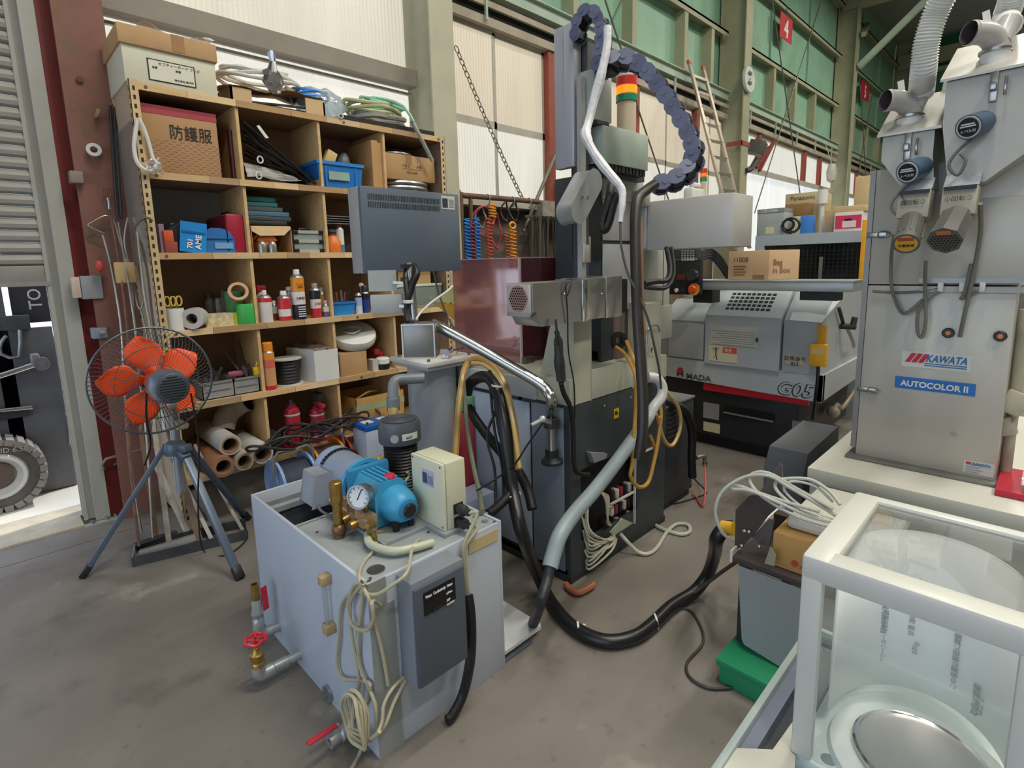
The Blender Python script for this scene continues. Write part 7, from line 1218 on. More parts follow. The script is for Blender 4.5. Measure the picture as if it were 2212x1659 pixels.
for q, (px, py, rx, rz, h, la) in enumerate(((1045, 478, .13, .14, '#c4455c', 'pink red hose loop hanging behind the spiral hoses, left'), (1072, 500, .07, .17, '#b03a4c', 'dark pink hose loop hanging behind the yellow coil'), (1040, 470, .06, .10, '#8f8f88', 'grey hose loop hanging on the pipe rail'), (1092, 458, .05, .10, '#26262a', 'black hose loop left of the rightmost spiral hose'), (1112, 458, .055, .10, '#1e1e22', 'black hose loop above the rightmost spiral hose'))):
    c = UY(px, py, 3.96); tag(MB().tube([c + V((rx * math.cos(k * PI / 8), .02 * math.sin(k), rz * math.sin(k * PI / 8))) for k in range(16)], .009, 7, 2, closed=True).build('hose_loop', mat(h, .4)), la, 'hose')
SP = mat('#8a8780', .3, .8, var=.15)
wb = UY(1150, 470, 3.9); we = UY(1250, 466, 3.9)
wr = tag(MB().box((wb.x - .05, 3.95, wb.z - .0), (we.x, 3.97, wb.z + .03)).build('hanger_bar', STEELD), 'flat steel bar carrying the row of wrenches', 'bar')
def wrench(px, h, k):
    c = UY(px, 478, 3.93); L = .48 + .02 * (k % 3); t = T('wrench', 'open ended wrench hanging in the row under the window', 'wrench', c, 'wrenches hanging in a row'); u = V((.05 * ((k % 2) * 2 - 1), 0, -1)).normalized(); x = V((-u.z, 0, u.x))
    MB().bar(c, c + u * L, .006, .026, up=x).build('handle', mat(h, .35, .7, var=.15), t)
    for s, e in ((-1, c), (1, c + u * L)):
        pr = [(-.022, -.01), (-.03, .03), (-.022, .055), (-.010, .055), (-.012, .03), (.012, .022), (.016, .05), (.028, .045), (.03, .015), (.018, -.012)]; MB().prism([e + x * a + u * (s * b) for a, b in pr], (0, .007, 0)).build('jaw', mat(h, .3, .8, var=.15), t)
    return t
ord_ = ['leftmost', 'second from left', 'third from left', 'fourth from left', 'fifth from left', 'sixth from left', 'seventh from left', 'eighth from left', 'ninth from left', 'rightmost']
for k, px in enumerate((1150, 1159, 1167, 1176, 1184, 1194, 1203, 1212, 1221, 1231)):
    wrench(px, ('#6b6762', '#4d4a46', '#7c7771', '#43403c')[k % 4], k)['label'] = ord_[k] + ' open ended wrench hanging in the row under the window'
c = UY(1240, 480, 3.9); tag(MB().prism([c, c + V((.10, 0, -.02)), c + V((.02, 0, -.52)), c + V((-.10, 0, -.55))], (0, .04, 0)).build('red_sheet', mat('#a82f38', .5)), 'slanting red sheet hanging right of the row of wrenches', 'sheet')
tag(MB().cyl(UY(1251, 490, 3.85), UY(1251, 575, 3.85), .03, n=12).build('red_pipe', mat('#98222e', .4)), 'dark red pipe standing right of the wrenches', 'pipe')
c = UY(1170, 478, 4.0); d = UY(1250, 445, 4.0); tag(MB().box((c.x, 3.98, c.z), (d.x, 4.2, c.z + .02)).box((c.x, 3.98, 1.2), (c.x + .03, 4.2, c.z)).build('small_shelf', mat('#7a6c5e', .7)), 'narrow grey brown wall shelf above the wrenches', 'shelf')
sh = c.z + .021
tag(MB().box((c.x + .02, 4.0, sh), (c.x + .45, 4.18, sh + .20)).build('plate_stack', mat('#8d877d', .5, var=.3, vs=12)), 'mottled grey box at the left of the narrow wall shelf', 'box')
t = T('carton', 'brown carton with green print at the right of the narrow wall shelf', 'box', (c.x + .6, 4.1, sh)); MB().box((c.x + .50, 4.0, sh), (c.x + .86, 4.2, sh + .22)).build('body', mat('#b79d6b', .8), t); lettering('大和\nＤＩＹ', (c.x + .55, 3.997, sh + .12), X_, Z_, .06, mat('#7d8a4f', .8), t)
t = T('carton', 'upper brown carton with green print under the red window post', 'box', (c.x + .6, 4.1, sh + .22)); MB().box((c.x + .36, 4.0, sh + .221), (c.x + .82, 4.2, sh + .42)).build('body', mat('#bfa876', .8), t); lettering('ＤＩＹ', (c.x + .42, 3.997, sh + .27), X_, Z_, .09, mat('#7d8a4f', .8), t)
tag(MB().box((3.6, 4.22, .9), (4.7, 4.255, 2.0)).build('back_board', mat('#6b6158', .8, var=.3, vs=4)), 'dark mottled tool board on the wall behind the spiral hoses', 'board')
# ladder leaning by the column
t = T('ladder', 'aluminium ladder leaning against the wall girder beside the column', 'ladder', UY(1545, 420, 3.6)); AL = mat('#b5aa9a', .35, .7, var=.1)
la0, la1 = UY(1490, 140, 4.02), UY(1573, 470, 3.3); lb0, lb1 = UY(1520, 152, 4.02), UY(1602, 470, 3.3); la1 = la0.lerp(la1, 1.2); lb1 = lb0.lerp(lb1, 1.2)
for a, b in ((la0, la1), (lb0, lb1)): MB().bar(a, b, .03, .075, up=X_).build('rail', AL, t); MB().bar(a - (b - a).normalized() * .06, a, .034, .08, up=X_).build('end_cap', mat('#b8552f', .5), t)
for k in range(11): q = .06 + k * .09; MB().bar(la0.lerp(la1, q), lb0.lerp(lb1, q), .035, .03, up=Y_).build('rung', AL, t)
# signs, dial, lamp
def sign(s, p, q, label):
    a, b = UY(*p, 4.12), UY(*q, 4.12); t = T('number_sign', label, 'sign', (a.x, 4.12, b.z)); MB().box((a.x, 4.12, b.z), (b.x, 4.128, a.z)).build('plate', mat('#c22634', .5, var=.05), t); MB().box(((a.x + b.x) / 2 - .01, 4.121, a.z), ((a.x + b.x) / 2 + .01, 4.132, 6.2)).build('hanger', STEELD, t); h = a.z - b.z; lettering(s, ((a.x + b.x) / 2, 4.117, b.z + h * .14), X_, Z_, h * .98, mat('#e6e2da', .6, var=0), t, align='CENTER', bold=.012)
sign('4', (1687, 23), (1710, 97), 'red number 4 sign on the green wall above the round dial'); sign('5', (1862, 172), (1876, 222), 'red number 5 sign beyond the farther olive column')
c = UY(1619, 170, 3.80); t = T('wall_gauge', 'round white dial thermometer on the olive steel column', 'gauge', c); MB().lathe([(0, 0), (.19, 0), (.20, -.012), (.20, .03), (0, .03)], c, Y_, 32).build('case', mat('#c4ccc4', .4), t); MB().lathe([(0, -.014), (.175, -.014)], c, -Y_, 32).build('dial', mat('#dfe8df', .4), t)
for z in (.06, -.085): MB().box((c.x - .06, c.y - .018, c.z + z), (c.x + .06, c.y - .014, c.z + z + .045)).build('readout', mat('#4f574f', .4), t)
MB().bar(c + V((-.04, -.018, -.01)), c + V((.05, -.018, .015)), .012, .003).build('needle', INK, t)
c = UY(1634, 335, 3.85); t = T('flood_lamp', 'dark flood lamp on a bracket beside the olive column', 'lamp', c); MB().obox(c + V((.0, 0, .12)), (.26, .16, .22), (.3, -.3, 1), bev=.01).build('housing', mat('#5a5a55', .5), t); MB().tube([V((9.3, 3.84, UY(1606, 368, 3.85).z)), UY(1622, 365, 3.84), UY(1634, 345, 3.84)], .045, 8, 3).build('bracket', mat('#3a3631', .6), t)
for k, (q0, q1, h) in enumerate((((1640, 368), (1672, 305), '#8f3f35'), ((1634, 362), (1662, 318), '#7a4038'))): tag(MB().bar(UY(*q0, 4.10), UY(*q1, 4.10), .05, .06, up=Y_).build('red_bar', mat(h, .6)), ('red steel bar slanting beside the flood lamp, right one', 'red steel bar slanting beside the flood lamp, left one')[k], 'bar')
c = UY(1796, 375, 3.9); tag(MB().lathe([(.02, 0), (.09, .05), (.11, .25), (.07, .40), (.03, .42), (0, .42)], c - Z_ * .2, n=12).tube([c + Z_ * .2, V((c.x, 4.07, 4.06))], .008, 6).build('hanging_bag', mat('#b8b6ac', .5, var=.2)), 'grey white bag hanging on the far olive column', 'bag')

# ------------------------------------------------------------------ the grinding machine with red stripe
AX, AY0, AY1 = 4.0, 1.07, 2.32; AG = mat('#b9c0c4', .38, .05, var=.05); AG2 = mat('#a6adb2', .4, .05, var=.05); AB = mat('#1e2024', .5, var=.2)
am = T('grinding_machine', 'silver grinding machine with red stripe and black base behind the middle machine', 'machine', (4.6, 1.7, 0)); AXE = 5.35
MB().box((AX + .05, AY0 + .16, .10), (AXE, AY1, .56), .01).build('black_base', AB, am); MB().box((AX + .12, AY0 + .25, 0), (AXE - .1, AY1 - .1, .10)).build('plinth', mat('#131417', .6), am)
zb0, zb1 = .515, .70
MB().prism([(AX, AY0, zb0), (AX, AY0, zb1), (AX, AY1, zb1 + .005), (AX, AY1, zb0 + .04)], (.05, 0, 0), .003).build('apron', AG, am); MB().prism([(AX, AY0, zb0), (AX, AY0, zb1), (AXE, AY0, zb1), (AXE, AY0, zb0 + .03)], (0, .03, 0)).build('side_apron', AG2, am)
ra, rb = UX(1515, 843, AX - .005), UX(1742, 886, AX - .005); MB().box((AX + .03, rb.y, .47), (AX + .06, ra.y, .525)).build('red_stripe', mat('#d8242e', .45), am)
s0 = UX(1562, 640, AX); hy0, hy1 = UX(1690, 690, AX).y, UX(1527, 680, AX).y
MB().prism([(AX - .02, 0, zb1), (AX - .02, 0, 1.08), (AX + .20, 0, 1.27), (AX + .9, 0, 1.28), (AX + .9, 0, zb1)], (0, 1, 0)).build('sliding_door', AG, am).location
o = [c for c in am.children if c.name.startswith('sliding_door')][0]
for v_ in o.data.vertices: v_.co.y = (hy1 if v_.co.y > (.5 - 1.7) else hy0) - 1.7
gp_ = MB()
for r_ in range(5):
    for k in range(9):
        f = .22 + r_ * .135; x, z = AX - .02 + .22 * f, 1.08 + .19 * f; y = hy0 + .10 + k * (hy1 - hy0 - .22) / 9; s = .030
        n_ = V((-.19, 0, .22)).normalized(); a = V((x, y, z)) + n_ * .002; dv = V((.22, 0, .19)).normalized() * .022; gp_.prism([a, a + V((0, .027, 0)), a + V((0, .027, 0)) + dv, a + dv], n_ * -.003)
gp_.build('vent_grille', mat('#26292c', .5), am)['kind'] = 'stuff'
MB().prism([(AX + .02, hy1 + .01, zb1), (AX + .02, hy1 + .01, 1.02), (AX + .28, hy1 + .01, 1.17), (AX + .9, hy1 + .01, 1.19), (AX + .9, hy1 + .01, zb1)], (0, AY1 - hy1 - .01, 0)).build('left_hood', mat('#a3aaad', .35, .2, var=.05), am); MB().box((AX - .005, hy1 + .02, zb1 + .02), (AX + .022, UX(1445, 700, AX).y, 1.0), .004).build('left_panel', mat('#b9bfbe', .35, .1), am)
MB().prism([(AX - .005, AY0 + .02, zb1), (AX - .005, AY0 + .02, 1.07), (AX + .20, AY0 + .02, 1.25), (AXE, AY0 + .02, 1.27), (AXE, AY0 + .02, zb1)], (0, hy0 - AY0 - .035, 0)).build('right_panel', AG2, am)
MB().prism([UX(1706, 692, AX - .03), UX(1775, 698, AX - .03), UX(1822, 641, AX + .24), UX(1726, 640, AX + .24)], (-.003, 0, .003)).build('cover_sheet', mat('#c0c4c4', .35), am)
MB().box((AX - .04, UX(1640, 720, AX).y - .008, .9), (AX - .02, UX(1640, 720, AX).y + .008, .93)).build('door_handle', CHROME, am)
p = UX(1520, 600, 3.98); lg = T('long_slide', 'long pale steel slide beam lying across the grinding machine', 'beam', (3.9, 1.4, 1.281)); MB().box((3.78, .88, 1.281), (4.02, 2.12, 1.345), .004).build('body', mat('#a3a9ab', .35, .3), lg); MB().box((3.775, .875, 1.345), (4.025, 2.125, 1.352)).build('top_plate', mat('#b6babb', .3, .3), lg)
MB().box((3.85, .98, 1.22), (3.98, 1.2, 1.281)).box((3.85, 1.8, 1.18), (3.98, 1.95, 1.281)).build('foot', DARK, lg)['kind'] = 'stuff'
# stickers and letters
def stick(p, q, m, X=AX - .022, name='label_plate'): a, b = UX(*p, X), UX(*q, X); return MB().box((X - .002, b.y, b.z), (X, a.y, a.z)).build(name, m, am), a, b
lp, a, b = stick((1534, 700), (1636, 752), mat('#c3c3ba', .5, var=.06, vs=20), name='instruction_plate')
for k in range(7): MB().box((AX - .0255, b.y + .02, a.z - .05 - k * .017), (AX - .024, a.y - .02 - .03 * (k % 3), a.z - .046 - k * .017)).build('print_line', mat('#8f9088', .5, var=0), lp)
lp, a, b = stick((1532, 745), (1592, 785), mat('#d9cfb4', .5, var=0), name='warning_label'); MB().box((AX - .0255, b.y + .005, a.z - .05), (AX - .024, (a.y + b.y) / 2, a.z - .005)).build('orange_field', mat('#cf5a3a', .5, var=0), lp); fg_ = V((AX - .026, a.y - (a.y - b.y) * .26, b.z + .05))
MB().bar(fg_ - Z_ * .0, fg_ + Z_ * .035, .008, .001).bar(fg_ + Z_ * .03, fg_ + V((0, .025, .055)), .006, .001).bar(fg_ + Z_ * .03, fg_ + V((0, -.025, .06)), .006, .001).bar(fg_, fg_ + V((0, .02, -.03)), .006, .001).bar(fg_, fg_ + V((0, -.012, -.04)), .006, .001).ball(fg_ + Z_ * .05, .008, 8).build('falling_figure', INK, lp)
lettering('警告', (AX - .0255, (a.y + b.y) / 2 - .012, a.z - .04), -Y_, Z_, .03, INKW, lp)
lp, a, b = stick((1697, 766), (1738, 790), mat('#b9b49a', .5, var=0), AX - .007, 'machine_number_plate'); lettering('設備番号\n853', (AX - .0095, (a.y + b.y) / 2, a.z - .035), -Y_, Z_, .036, INK, lp, align='CENTER')
la = UX(1462, 812, AX - .003); e = UX(1480, 790, AX); s = .075
MB().prism([la + V((0, -y * s, z * s)) for y, z in ((0, 0), (0, .62), (.12, .9), (.38, 1.02), (.64, .9), (.76, .62), (.76, 0), (.58, 0), (.58, .18), (.18, .18), (.18, 0))], (-.001, 0, 0)).build('logo_a', mat('#3a3638', .5, var=0), am); MB().cyl(la + V((-.001, -.38 * s, .6 * s)), la + V((-.0025, -.38 * s, .6 * s)), .024, n=20).build('logo_dot', mat('#cf2440', .4, var=0), am)
lettering('MADA', UX(1482, 817, AX - .002), -Y_, Z_, .062, mat('#56585a', .5, var=0), am, width=.21, bold=.002)
lettering('G05', UX(1675, 849, AX - .002), -Y_, Z_, .13, mat('#35383a', .5, var=0), am, width=.240, bold=.005, shear=.25); lettering('G05', UX(1675.8, 848.6, AX - .004), -Y_, Z_, .13, mat('#b9c0c4', .4, var=0), am, width=.232, shear=.25)
stick((1520, 868), (1553, 908), mat('#9a9b9b', .4, .3), AX + .045, 'steel_plate'); stick((1520, 910), (1555, 937), mat('#c9bf98', .5, var=.05), AX + .045, 'caution_label'); stick((1712, 908), (1748, 942), mat('#84878a', .4, .3), AX + .045, 'steel_plate')
a, b = UX(1565, 875, AX + .045), UX(1672, 915, AX + .045); MB().box((AX + .04, b.y, b.z), (AX + .052, a.y, a.z)).build('drawer_slot', mat('#0c0d0f', .4), am); MB().cyl((AX + .035, b.y, b.z + .015), (AX + .035, a.y, b.z + .02), .008, n=8).build('slot_bar', STEEL, am)
yb = UX(1765, 742, AX - .02); yb0 = UX(1765, 790, AX - .02); ybx = T('yellow_switch', 'yellow safety switch box with black cable on the grinding machine', 'switch', yb0); MB().box((AX - .05, yb0.y - .06, yb0.z - .0), (AX - .006, yb0.y + .045, yb.z), .006).build('body', mat('#e0a526', .45), ybx); MB().box((AX - .03, yb0.y - .045, yb.z), (AX - .006, yb0.y + .01, yb.z + .13), .004).build('arm', mat('#d99c22', .45), ybx); MB().box((AX - .052, yb0.y - .04, yb.z - .07), (AX - .05, yb0.y + .03, yb.z - .03)).build('label_plate', mat('#c9b574', .5, var=0), ybx)
MB().tube([(AX - .03, yb0.y - .01, yb0.z), (AX - .03, yb0.y - .01, yb0.z - .1), (AX - .02, yb0.y - .0, yb0.z - .25), (AX - .01, yb0.y + .01, yb0.z - .38)], .011, 7, 3).build('cable', BLACK, ybx)
c = UY(1828, 705, AY0 - .02); MB().cyl(c + Y_ * .05, c - Y_ * .06, .022, n=12).cyl(c - Y_ * .04, c - Y_ * .05 + Z_ * .07, .02, n=12).build('oil_filler', DARK, am); MB().tube([c, c + V((.12, -.02, -.12)), c + V((.25, 0, -.18))], .012, 8, 3).build('side_pipe', GALV, am); MB().bar(UY(1812, 665, AY0 + .0), UY(1822, 700, AY0), .02, .015).build('side_bracket', DARK, am)
c = UY(1800, 890, AY0 + .1); MB().ball(c, .05, 10).tube([c, c + V((.1, 0, .04)), c + V((.25, .0, -.02)), c + V((.6, 0, .06))], .018, 8, 3).build('drain_fitting', mat('#a89a86', .5, .3), am)
MB().box((AX + .06, AY1 - .3, .16), (AX + .04, AY1 - .2, .4)).build('side_plate', STEELD, am)
MB().box((AX + .03, AY1 - .08, .57), (AX + .06, AY1 - .02, .66)).build('knob_block', mat('#35324a', .5), am)
# control panel of the grinder
p = UX(1440, 640, 3.7); q = UX(1512, 560, 3.7); cp = T('control_console', 'black control panel with red emergency button left of the grinding machine', 'control panel', (3.7, p.y, 0)); MB().box((3.70, q.y, p.z + .015), (3.76, p.y + .1, q.z), .006).build('lower_panel', BLACK, cp)
a = UX(1505, 535, 3.7); MB().box((3.70, a.y, q.z + .005), (3.78, p.y + .1, a.z + .18), .006).build('screen_panel', mat('#3f4246', .45), cp); MB().box((3.695, UX(1455, 560, 3.7).y, q.z + .04), (3.70, p.y + .12, a.z + .16)).build('screen', mat('#20262b', .15), cp)
for i in range(5):
    for j in range(5):
        c = UX(1474 + i * 6, 542 + j * 5, 3.698); MB().box((3.694, c.y - .006, c.z - .005), (3.70, c.y + .006, c.z + .005)).build('key', mat('#a9aba8', .5, var=0), cp)
c = UX(1498, 594, 3.695); MB().lathe([(0, .04), (.04, .04), (.044, 0)], c, -X_, 24).build('hand_dial', mat('#2f3034', .3), cp); c = UX(1499, 625, 3.695); MB().lathe([(0, .0), (.044, 0), (.044, .006)], c, -X_, 24).build('button_ring', mat('#e0a52a', .4), cp); MB().lathe([(0, .036), (.022, .036), (.03, .028), (.016, .02), (.016, 0)], c, -X_, 22).build('emergency_button', mat('#d8452e', .4), cp)
for k, (px, h) in enumerate(((1462, '#d9d9d2'), (1476, '#2b2c2e'))): c = UX(px, 627, 3.695); MB().lathe([(0, .012), (.014, .012), (.016, 0)], c, -X_, 16).build('round_button', mat(h, .4), cp)
MB().box((3.693, UX(1485, 632, 3.7).y, UX(1470, 636, 3.7).z), (3.6965, UX(1458, 618, 3.7).y, UX(1470, 616, 3.7).z)).build('button_frame', mat('#15161a', .4), cp)
c = UX(1470, 598, 3.697); MB().box((3.694, c.y - .04, c.z - .02), (3.70, c.y + .03, c.z + .02)).build('red_readout', mat('#5a2a20', .3, var=0), cp)
MB().bar((3.76, p.y + .02, p.z + .1), (4.3, p.y - .05, p.z + .1), .05, .05).build('support_arm', DARK, cp)
for k in range(4): hose('black_cable', ('black cable arching right of the control panel, uppermost', 'black cable arching right of the control panel, second', 'black cable arching right of the control panel, third', 'black cable arching right of the control panel, lowest')[k], 'cable', [UX(1512, 545 + 5 * k, 3.9), UX(1535, 538 + 6 * k, 4.05), UX(1556, 555 + 7 * k, 4.1), UX(1572, 585 + 5 * k, 4.15), UX(1580, 605, 4.2)], .016, RUB, 8, 4, 'black cables behind the control panel')
# carton on the slide beam
a, b = UX(1576, 600, 3.86), UX(1658, 557, 3.86); c2 = UX(1696, 575, 3.86); bxz = 1.353
cc = T('carton', 'light brown carton with printed numbers on the slide beam', 'box', (4.0, (a.y + c2.y) / 2, bxz)); A_, B_ = V((3.83, a.y, bxz)), V((3.80, UX(1660, 600, 3.80).y, bxz)); d1 = B_ - A_; d2 = V((-d1.y, d1.x, 0)).normalized() * -.26; d2 = V((.22, -.12, 0)); hh = .20
MB().hexa([A_, B_, B_ + d2, A_ + d2] + [q + Z_ * hh for q in (A_, B_, B_ + d2, A_ + d2)], .003).build('body', mat('#c9a983', .8, var=.05), cc)
nb = V((d1.y, -d1.x, 0)).normalized(); nb = nb if nb.x < 0 else -nb; lettering('1100B', A_ + d1 * .12 + nb * .002 + Z_ * .125, d1, Z_, .045, mat('#6b5038', .8, var=0), cc)
for k in range(4): MB().bar(A_ + d1 * .14 + nb * .002 + Z_ * (.035 + k * .02), A_ + d1 * (.42 + .04 * (k % 2)) + nb * .002 + Z_ * (.035 + k * .02), .008, .001, up=nb).build('print_line', mat('#7a5d43', .8, var=0), cc)
MB().bar(A_ + d1 * .62 + nb * .001 + Z_ * .02, A_ + d1 * .9 + nb * .001 + Z_ * .02, .03, .001, up=nb).build('print_block', mat('#8b6c4e', .8, var=0), cc)
lettering('Bag\nin Box', B_ + d2 * .12 + V((-.001, -.002, .10)), d2, Z_, .055, mat('#8a5b48', .8, var=0), cc)

# ------------------------------------------------------------------ the enclosed machine far behind
X5 = 5.6; mA, mB_ = UX(1632, 510, X5), UX(1884, 497, X5); zt5 = mA.z
m5 = T('enclosed_machine', 'grey enclosed machine with a wide black window behind the grinder', 'machine', (6.2, 1.7, 0)); F5 = mat('#a7b2bb', .4, var=.05)
yL, yR = mA.y, mB_.y - .1
MB().box((X5 + .05, yR, 0), (7.0, yL, zt5 - .02)).build('body', mat('#8e979c', .5), m5)
MB().box((X5, yR, zt5 - .10), (X5 + .05, yL, zt5)).box((X5, yL - .09, .9), (X5 + .05, yL, zt5 - .1)).box((X5, yR, .9), (X5 + .05, yL, 1.05)).build('window_frame', F5, m5)
MB().box((X5 + .03, yR, 1.05), (X5 + .045, yL - .09, zt5 - .10)).build('black_window', mat('#0d0f10', .12, var=0), m5)
g = MB()
for k in range(26): y = yR + .02 + k * (yL - yR - .13) / 26; g.box((X5 + .026, y, 1.05), (X5 + .03, y + .003, zt5 - .1))
for k in range(14): z = 1.07 + k * (zt5 - 1.2) / 14; g.box((X5 + .026, yR, z), (X5 + .03, yL - .09, z + .003))
g.build('grid_lines', mat('#2b2f31', .4), m5)['kind'] = 'stuff'
MB().box((X5 + .02, UX(1768, 560, X5).y, 1.28), (X5 + .026, UX(1776, 560, X5).y, 1.5)).build('inside_reading', mat('#6d6f66', .4), m5); MB().box((X5 + .02, UX(1692, 540, X5).y - .012, 1.45), (X5 + .03, UX(1692, 540, X5).y, 1.56)).build('window_handle', STEELD, m5)
ya = UX(1872, 476, X5 - .2); MB().box((X5 - .2, ya.y - .02, 1.16), (X5 - .14, ya.y + .03, 1.80), .004).build('yellow_post', mat('#e3a11e', .45), m5)
MB().box((X5 + .06, yR, zt5 - .02), (7.0, yL, zt5)).build('top_plate', F5, m5)
zt5 += .0
def far_box(name, label, p, q, m, X=6.0, dep=.35, z0=None, cat='box', txt=None):
    a, b = UX(*p, X), UX(*q, X); z0 = zt5 if z0 is None else z0; t = T(name, label, cat, (X, (a.y + b.y) / 2, z0)); MB().box((X, b.y, z0), (X + dep, a.y, a.z), .004).build('body', m, t)
    if txt: lettering(txt[0], (X - .003, a.y - txt[1], z0 + txt[2]), -Y_, Z_, txt[3], mat(txt[4], .7, var=0), t)
    return t, a, b
t, a, b = far_box('grey_cabinet', 'grey instrument box with a yellow label on the enclosed machine', (1636, 462), (1692, 505), mat('#9fa6a5', .5), X=5.7); MB().box((5.697, a.y - .17, zt5 + .02), (5.70, a.y - .09, zt5 + .085)).build('yellow_label', mat('#c9c49a', .5, var=0), t)
MB().box((5.696, b.y, a.z), (6.0, a.y, a.z + .04)).build('lid', mat('#8a9090', .5), t); lettering('A型 計測器', (5.694, a.y - .05, a.z + .006), -Y_, Z_, .03, INKW, t)
t, a, b = far_box('carton', 'large beige carton high on the enclosed machine', (1697, 420), (1766, 505), mat('#b9a983', .8), X=6.1, dep=.4, txt=('Panasonic', .05, .36, .06, '#4a4438')); t['label'] = 'large beige carton at the top of the heap on the enclosed machine'
t, a, b = far_box('carton', 'small brown carton with an orange label in front of the beige carton', (1696, 442), (1745, 470), CARDD, X=5.95, dep=.14, z0=zt5 + .19); MB().box((5.947, (a.y + b.y) / 2 + .02, zt5 + .23), (5.95, a.y - .09, zt5 + .31)).build('orange_label', mat('#d8702e', .5, var=0), t)
far_box('support_carton', 'brown carton under the small carton with the orange label', (1700, 472), (1744, 505), mat('#9d9a80', .8), X=5.96, dep=.13); far_box('blue_box', 'blue box standing on the enclosed machine beside the heap', (1730, 466), (1752, 505), mat('#3f7fd0', .5), X=5.8, dep=.12); far_box('paper_stack', 'cream paper box left of the blue box', (1712, 468), (1729, 505), mat('#c6c09a', .6), X=5.81, dep=.1)
c = UX(1705, 487, 5.62); tag(MB().tube([V((5.66, c.y + .08 * math.cos(k * PI / 6), max(zt5 + .02, c.z + .07 * math.sin(k * PI / 6)))) for k in range(12)], .012, 7, closed=True).tube([V((5.68, c.y + .05 * math.cos(k * PI / 6) + .03, max(zt5 + .02, c.z + .05 * math.sin(k * PI / 6) + .01))) for k in range(12)], .012, 7, closed=True).build('cable_coil', BLACK), 'black cable coil before the heap of boxes', 'cable')
t, a, b = far_box('red_carton', 'white and red printed carton at the right end of the enclosed machine', (1803, 460), (1862, 497), mat('#d8d2cd', .7), X=5.75, dep=.4); MB().box((5.747, b.y + .01, zt5 + .03), (5.75, a.y - .01, a.z - .03)).build('red_field', mat('#c8325a', .6, var=0), t); MB().box((5.745, b.y + .05, zt5 + .04), (5.747, a.y - .07, zt5 + .10)).build('white_field', mat('#e0c9c9', .6, var=0), t); MB().box((5.745, (a.y + b.y) / 2 - .03, a.z - .08), (5.747, (a.y + b.y) / 2 + .03, a.z - .06)).build('hand_hole', BLACK, t)
far_box('lid_carton', 'flattened brown carton on the red printed carton', (1800, 447), (1868, 462), CARDL, X=5.76, dep=.36, z0=a.z + .001); far_box('flat_box', 'long pale flat box behind the red printed carton', (1768, 487), (1882, 505), mat('#b3b7b4', .5), X=6.16, dep=.3); far_box('tall_carton', 'tall plain brown carton far right above the red carton', (1848, 382), (1886, 505), mat('#c0aa82', .8), X=6.52, dep=.3); far_box('small_carton', 'small brown carton left of the red printed carton', (1782, 455), (1802, 500), mat('#b49b78', .8), X=5.9, dep=.15)
c = UX(1776, 450, 6.0); t = T('spray_lamp', 'slim white signal rod standing on the enclosed machine', 'rod', c); MB().cyl((6.0, c.y, zt5), (6.0, c.y, UX(1776, 410, 6.0).z), .02, n=10).cyl((6.0, c.y, UX(1776, 440, 6.0).z), (6.0, c.y, UX(1776, 410, 6.0).z), .045, n=12).build('body', WHITE, t)
# second signal tower and pale box behind the head
t = T('signal_tower', 'small far signal tower with red amber green lenses', 'signal tower', UX(1519, 410, 4.6)); c = UX(1519, 410, 4.6); tower(t, 4.6, c.y, .03, [UX(1519, q, 4.6).z for q in (425, 392, 383, 374, 365, 361)], .3); MB().cyl((4.6, c.y, 1.28), (4.6, c.y, UX(1519, 410, 4.6).z), .02, n=10).build('pole', STEELD, t)
a, b = UX(1418, 407, 4.3), UX(1495, 440, 4.3); ya = min(a.y, 2.3); t = T('pale_container', 'pale white plastic container behind the long cable chain end', 'container', (4.4, (ya + b.y) / 2, 1.192)); MB().box((4.3, b.y, 1.192), (4.55, ya, a.z - .02), .03).build('body', mat('#c9cbc4', .5), t); MB().box((4.36, b.y + .05, a.z - .02), (4.48, ya - .08, a.z + .02), .01).build('lid', WHITE, t)
# ------------------------------------------------------------------ the grey feeder cabinet on its white base
KX, KY0, KY1, KZ0 = 3.0, .113, .632, .512; KM = mat('#bfbbb0', .36, .15, var=.04, vs=2); KM2 = mat('#aaa8a1', .4, .15, var=.05)
wbase = T('cabinet_stand', 'large white box base carrying the grey feeder cabinet', 'base', (3.4, .0, 0)); MB().box((2.715, -1.6, 0), (4.4, .755, .44), .004).build('body', mat('#b9bab2', .5, var=.06), wbase); MB().box((2.70, -1.61, .44), (4.41, .765, .511), .006).build('top', mat('#d2d0c4', .5, var=.04), wbase)
kt = T('feeder_cabinet', 'tall brushed grey feeder cabinet with two hoppers and blue name plates', 'cabinet', (3.25, .37, KZ0)); 
MB().box((KX - .045, KY0 - .03, KZ0), (3.5, KY1 + .04, KZ0 + .014), .002).build('foot_flange', mat('#7f7d76', .4, .4), kt)
MB().box((KX, KY0, KZ0 + .014), (3.5, KY1 + .005, 1.36), .003).build('lower_door', KM, kt); MB().box((KX, KY0, 1.366), (3.5, KY1 + .005, 1.885), .003).build('upper_door', KM, kt)
MB().box((KX - .004, KY1 + .006, KZ0 + .05), (3.3, KY1 + .028, 1.885)).build('door_flange', mat('#8b8a85', .4, .4), kt)
a, b = UX(2000, 450, KX - .03), UX(2260, 612, KX - .03); MB().box((KX - .03, b.y, 1.39), (KX, a.y, 1.72), .002).build('side_panel', KM, kt); MB().box((KX - .035, b.y, 1.375), (KX, a.y, 1.395)).build('panel_rail', mat('#8f8f8d', .35, .5), kt)
MB().box((KX - .02, -.2, 1.335), (KX, a.y, 1.36)).build('cable_tray', KM2, kt)
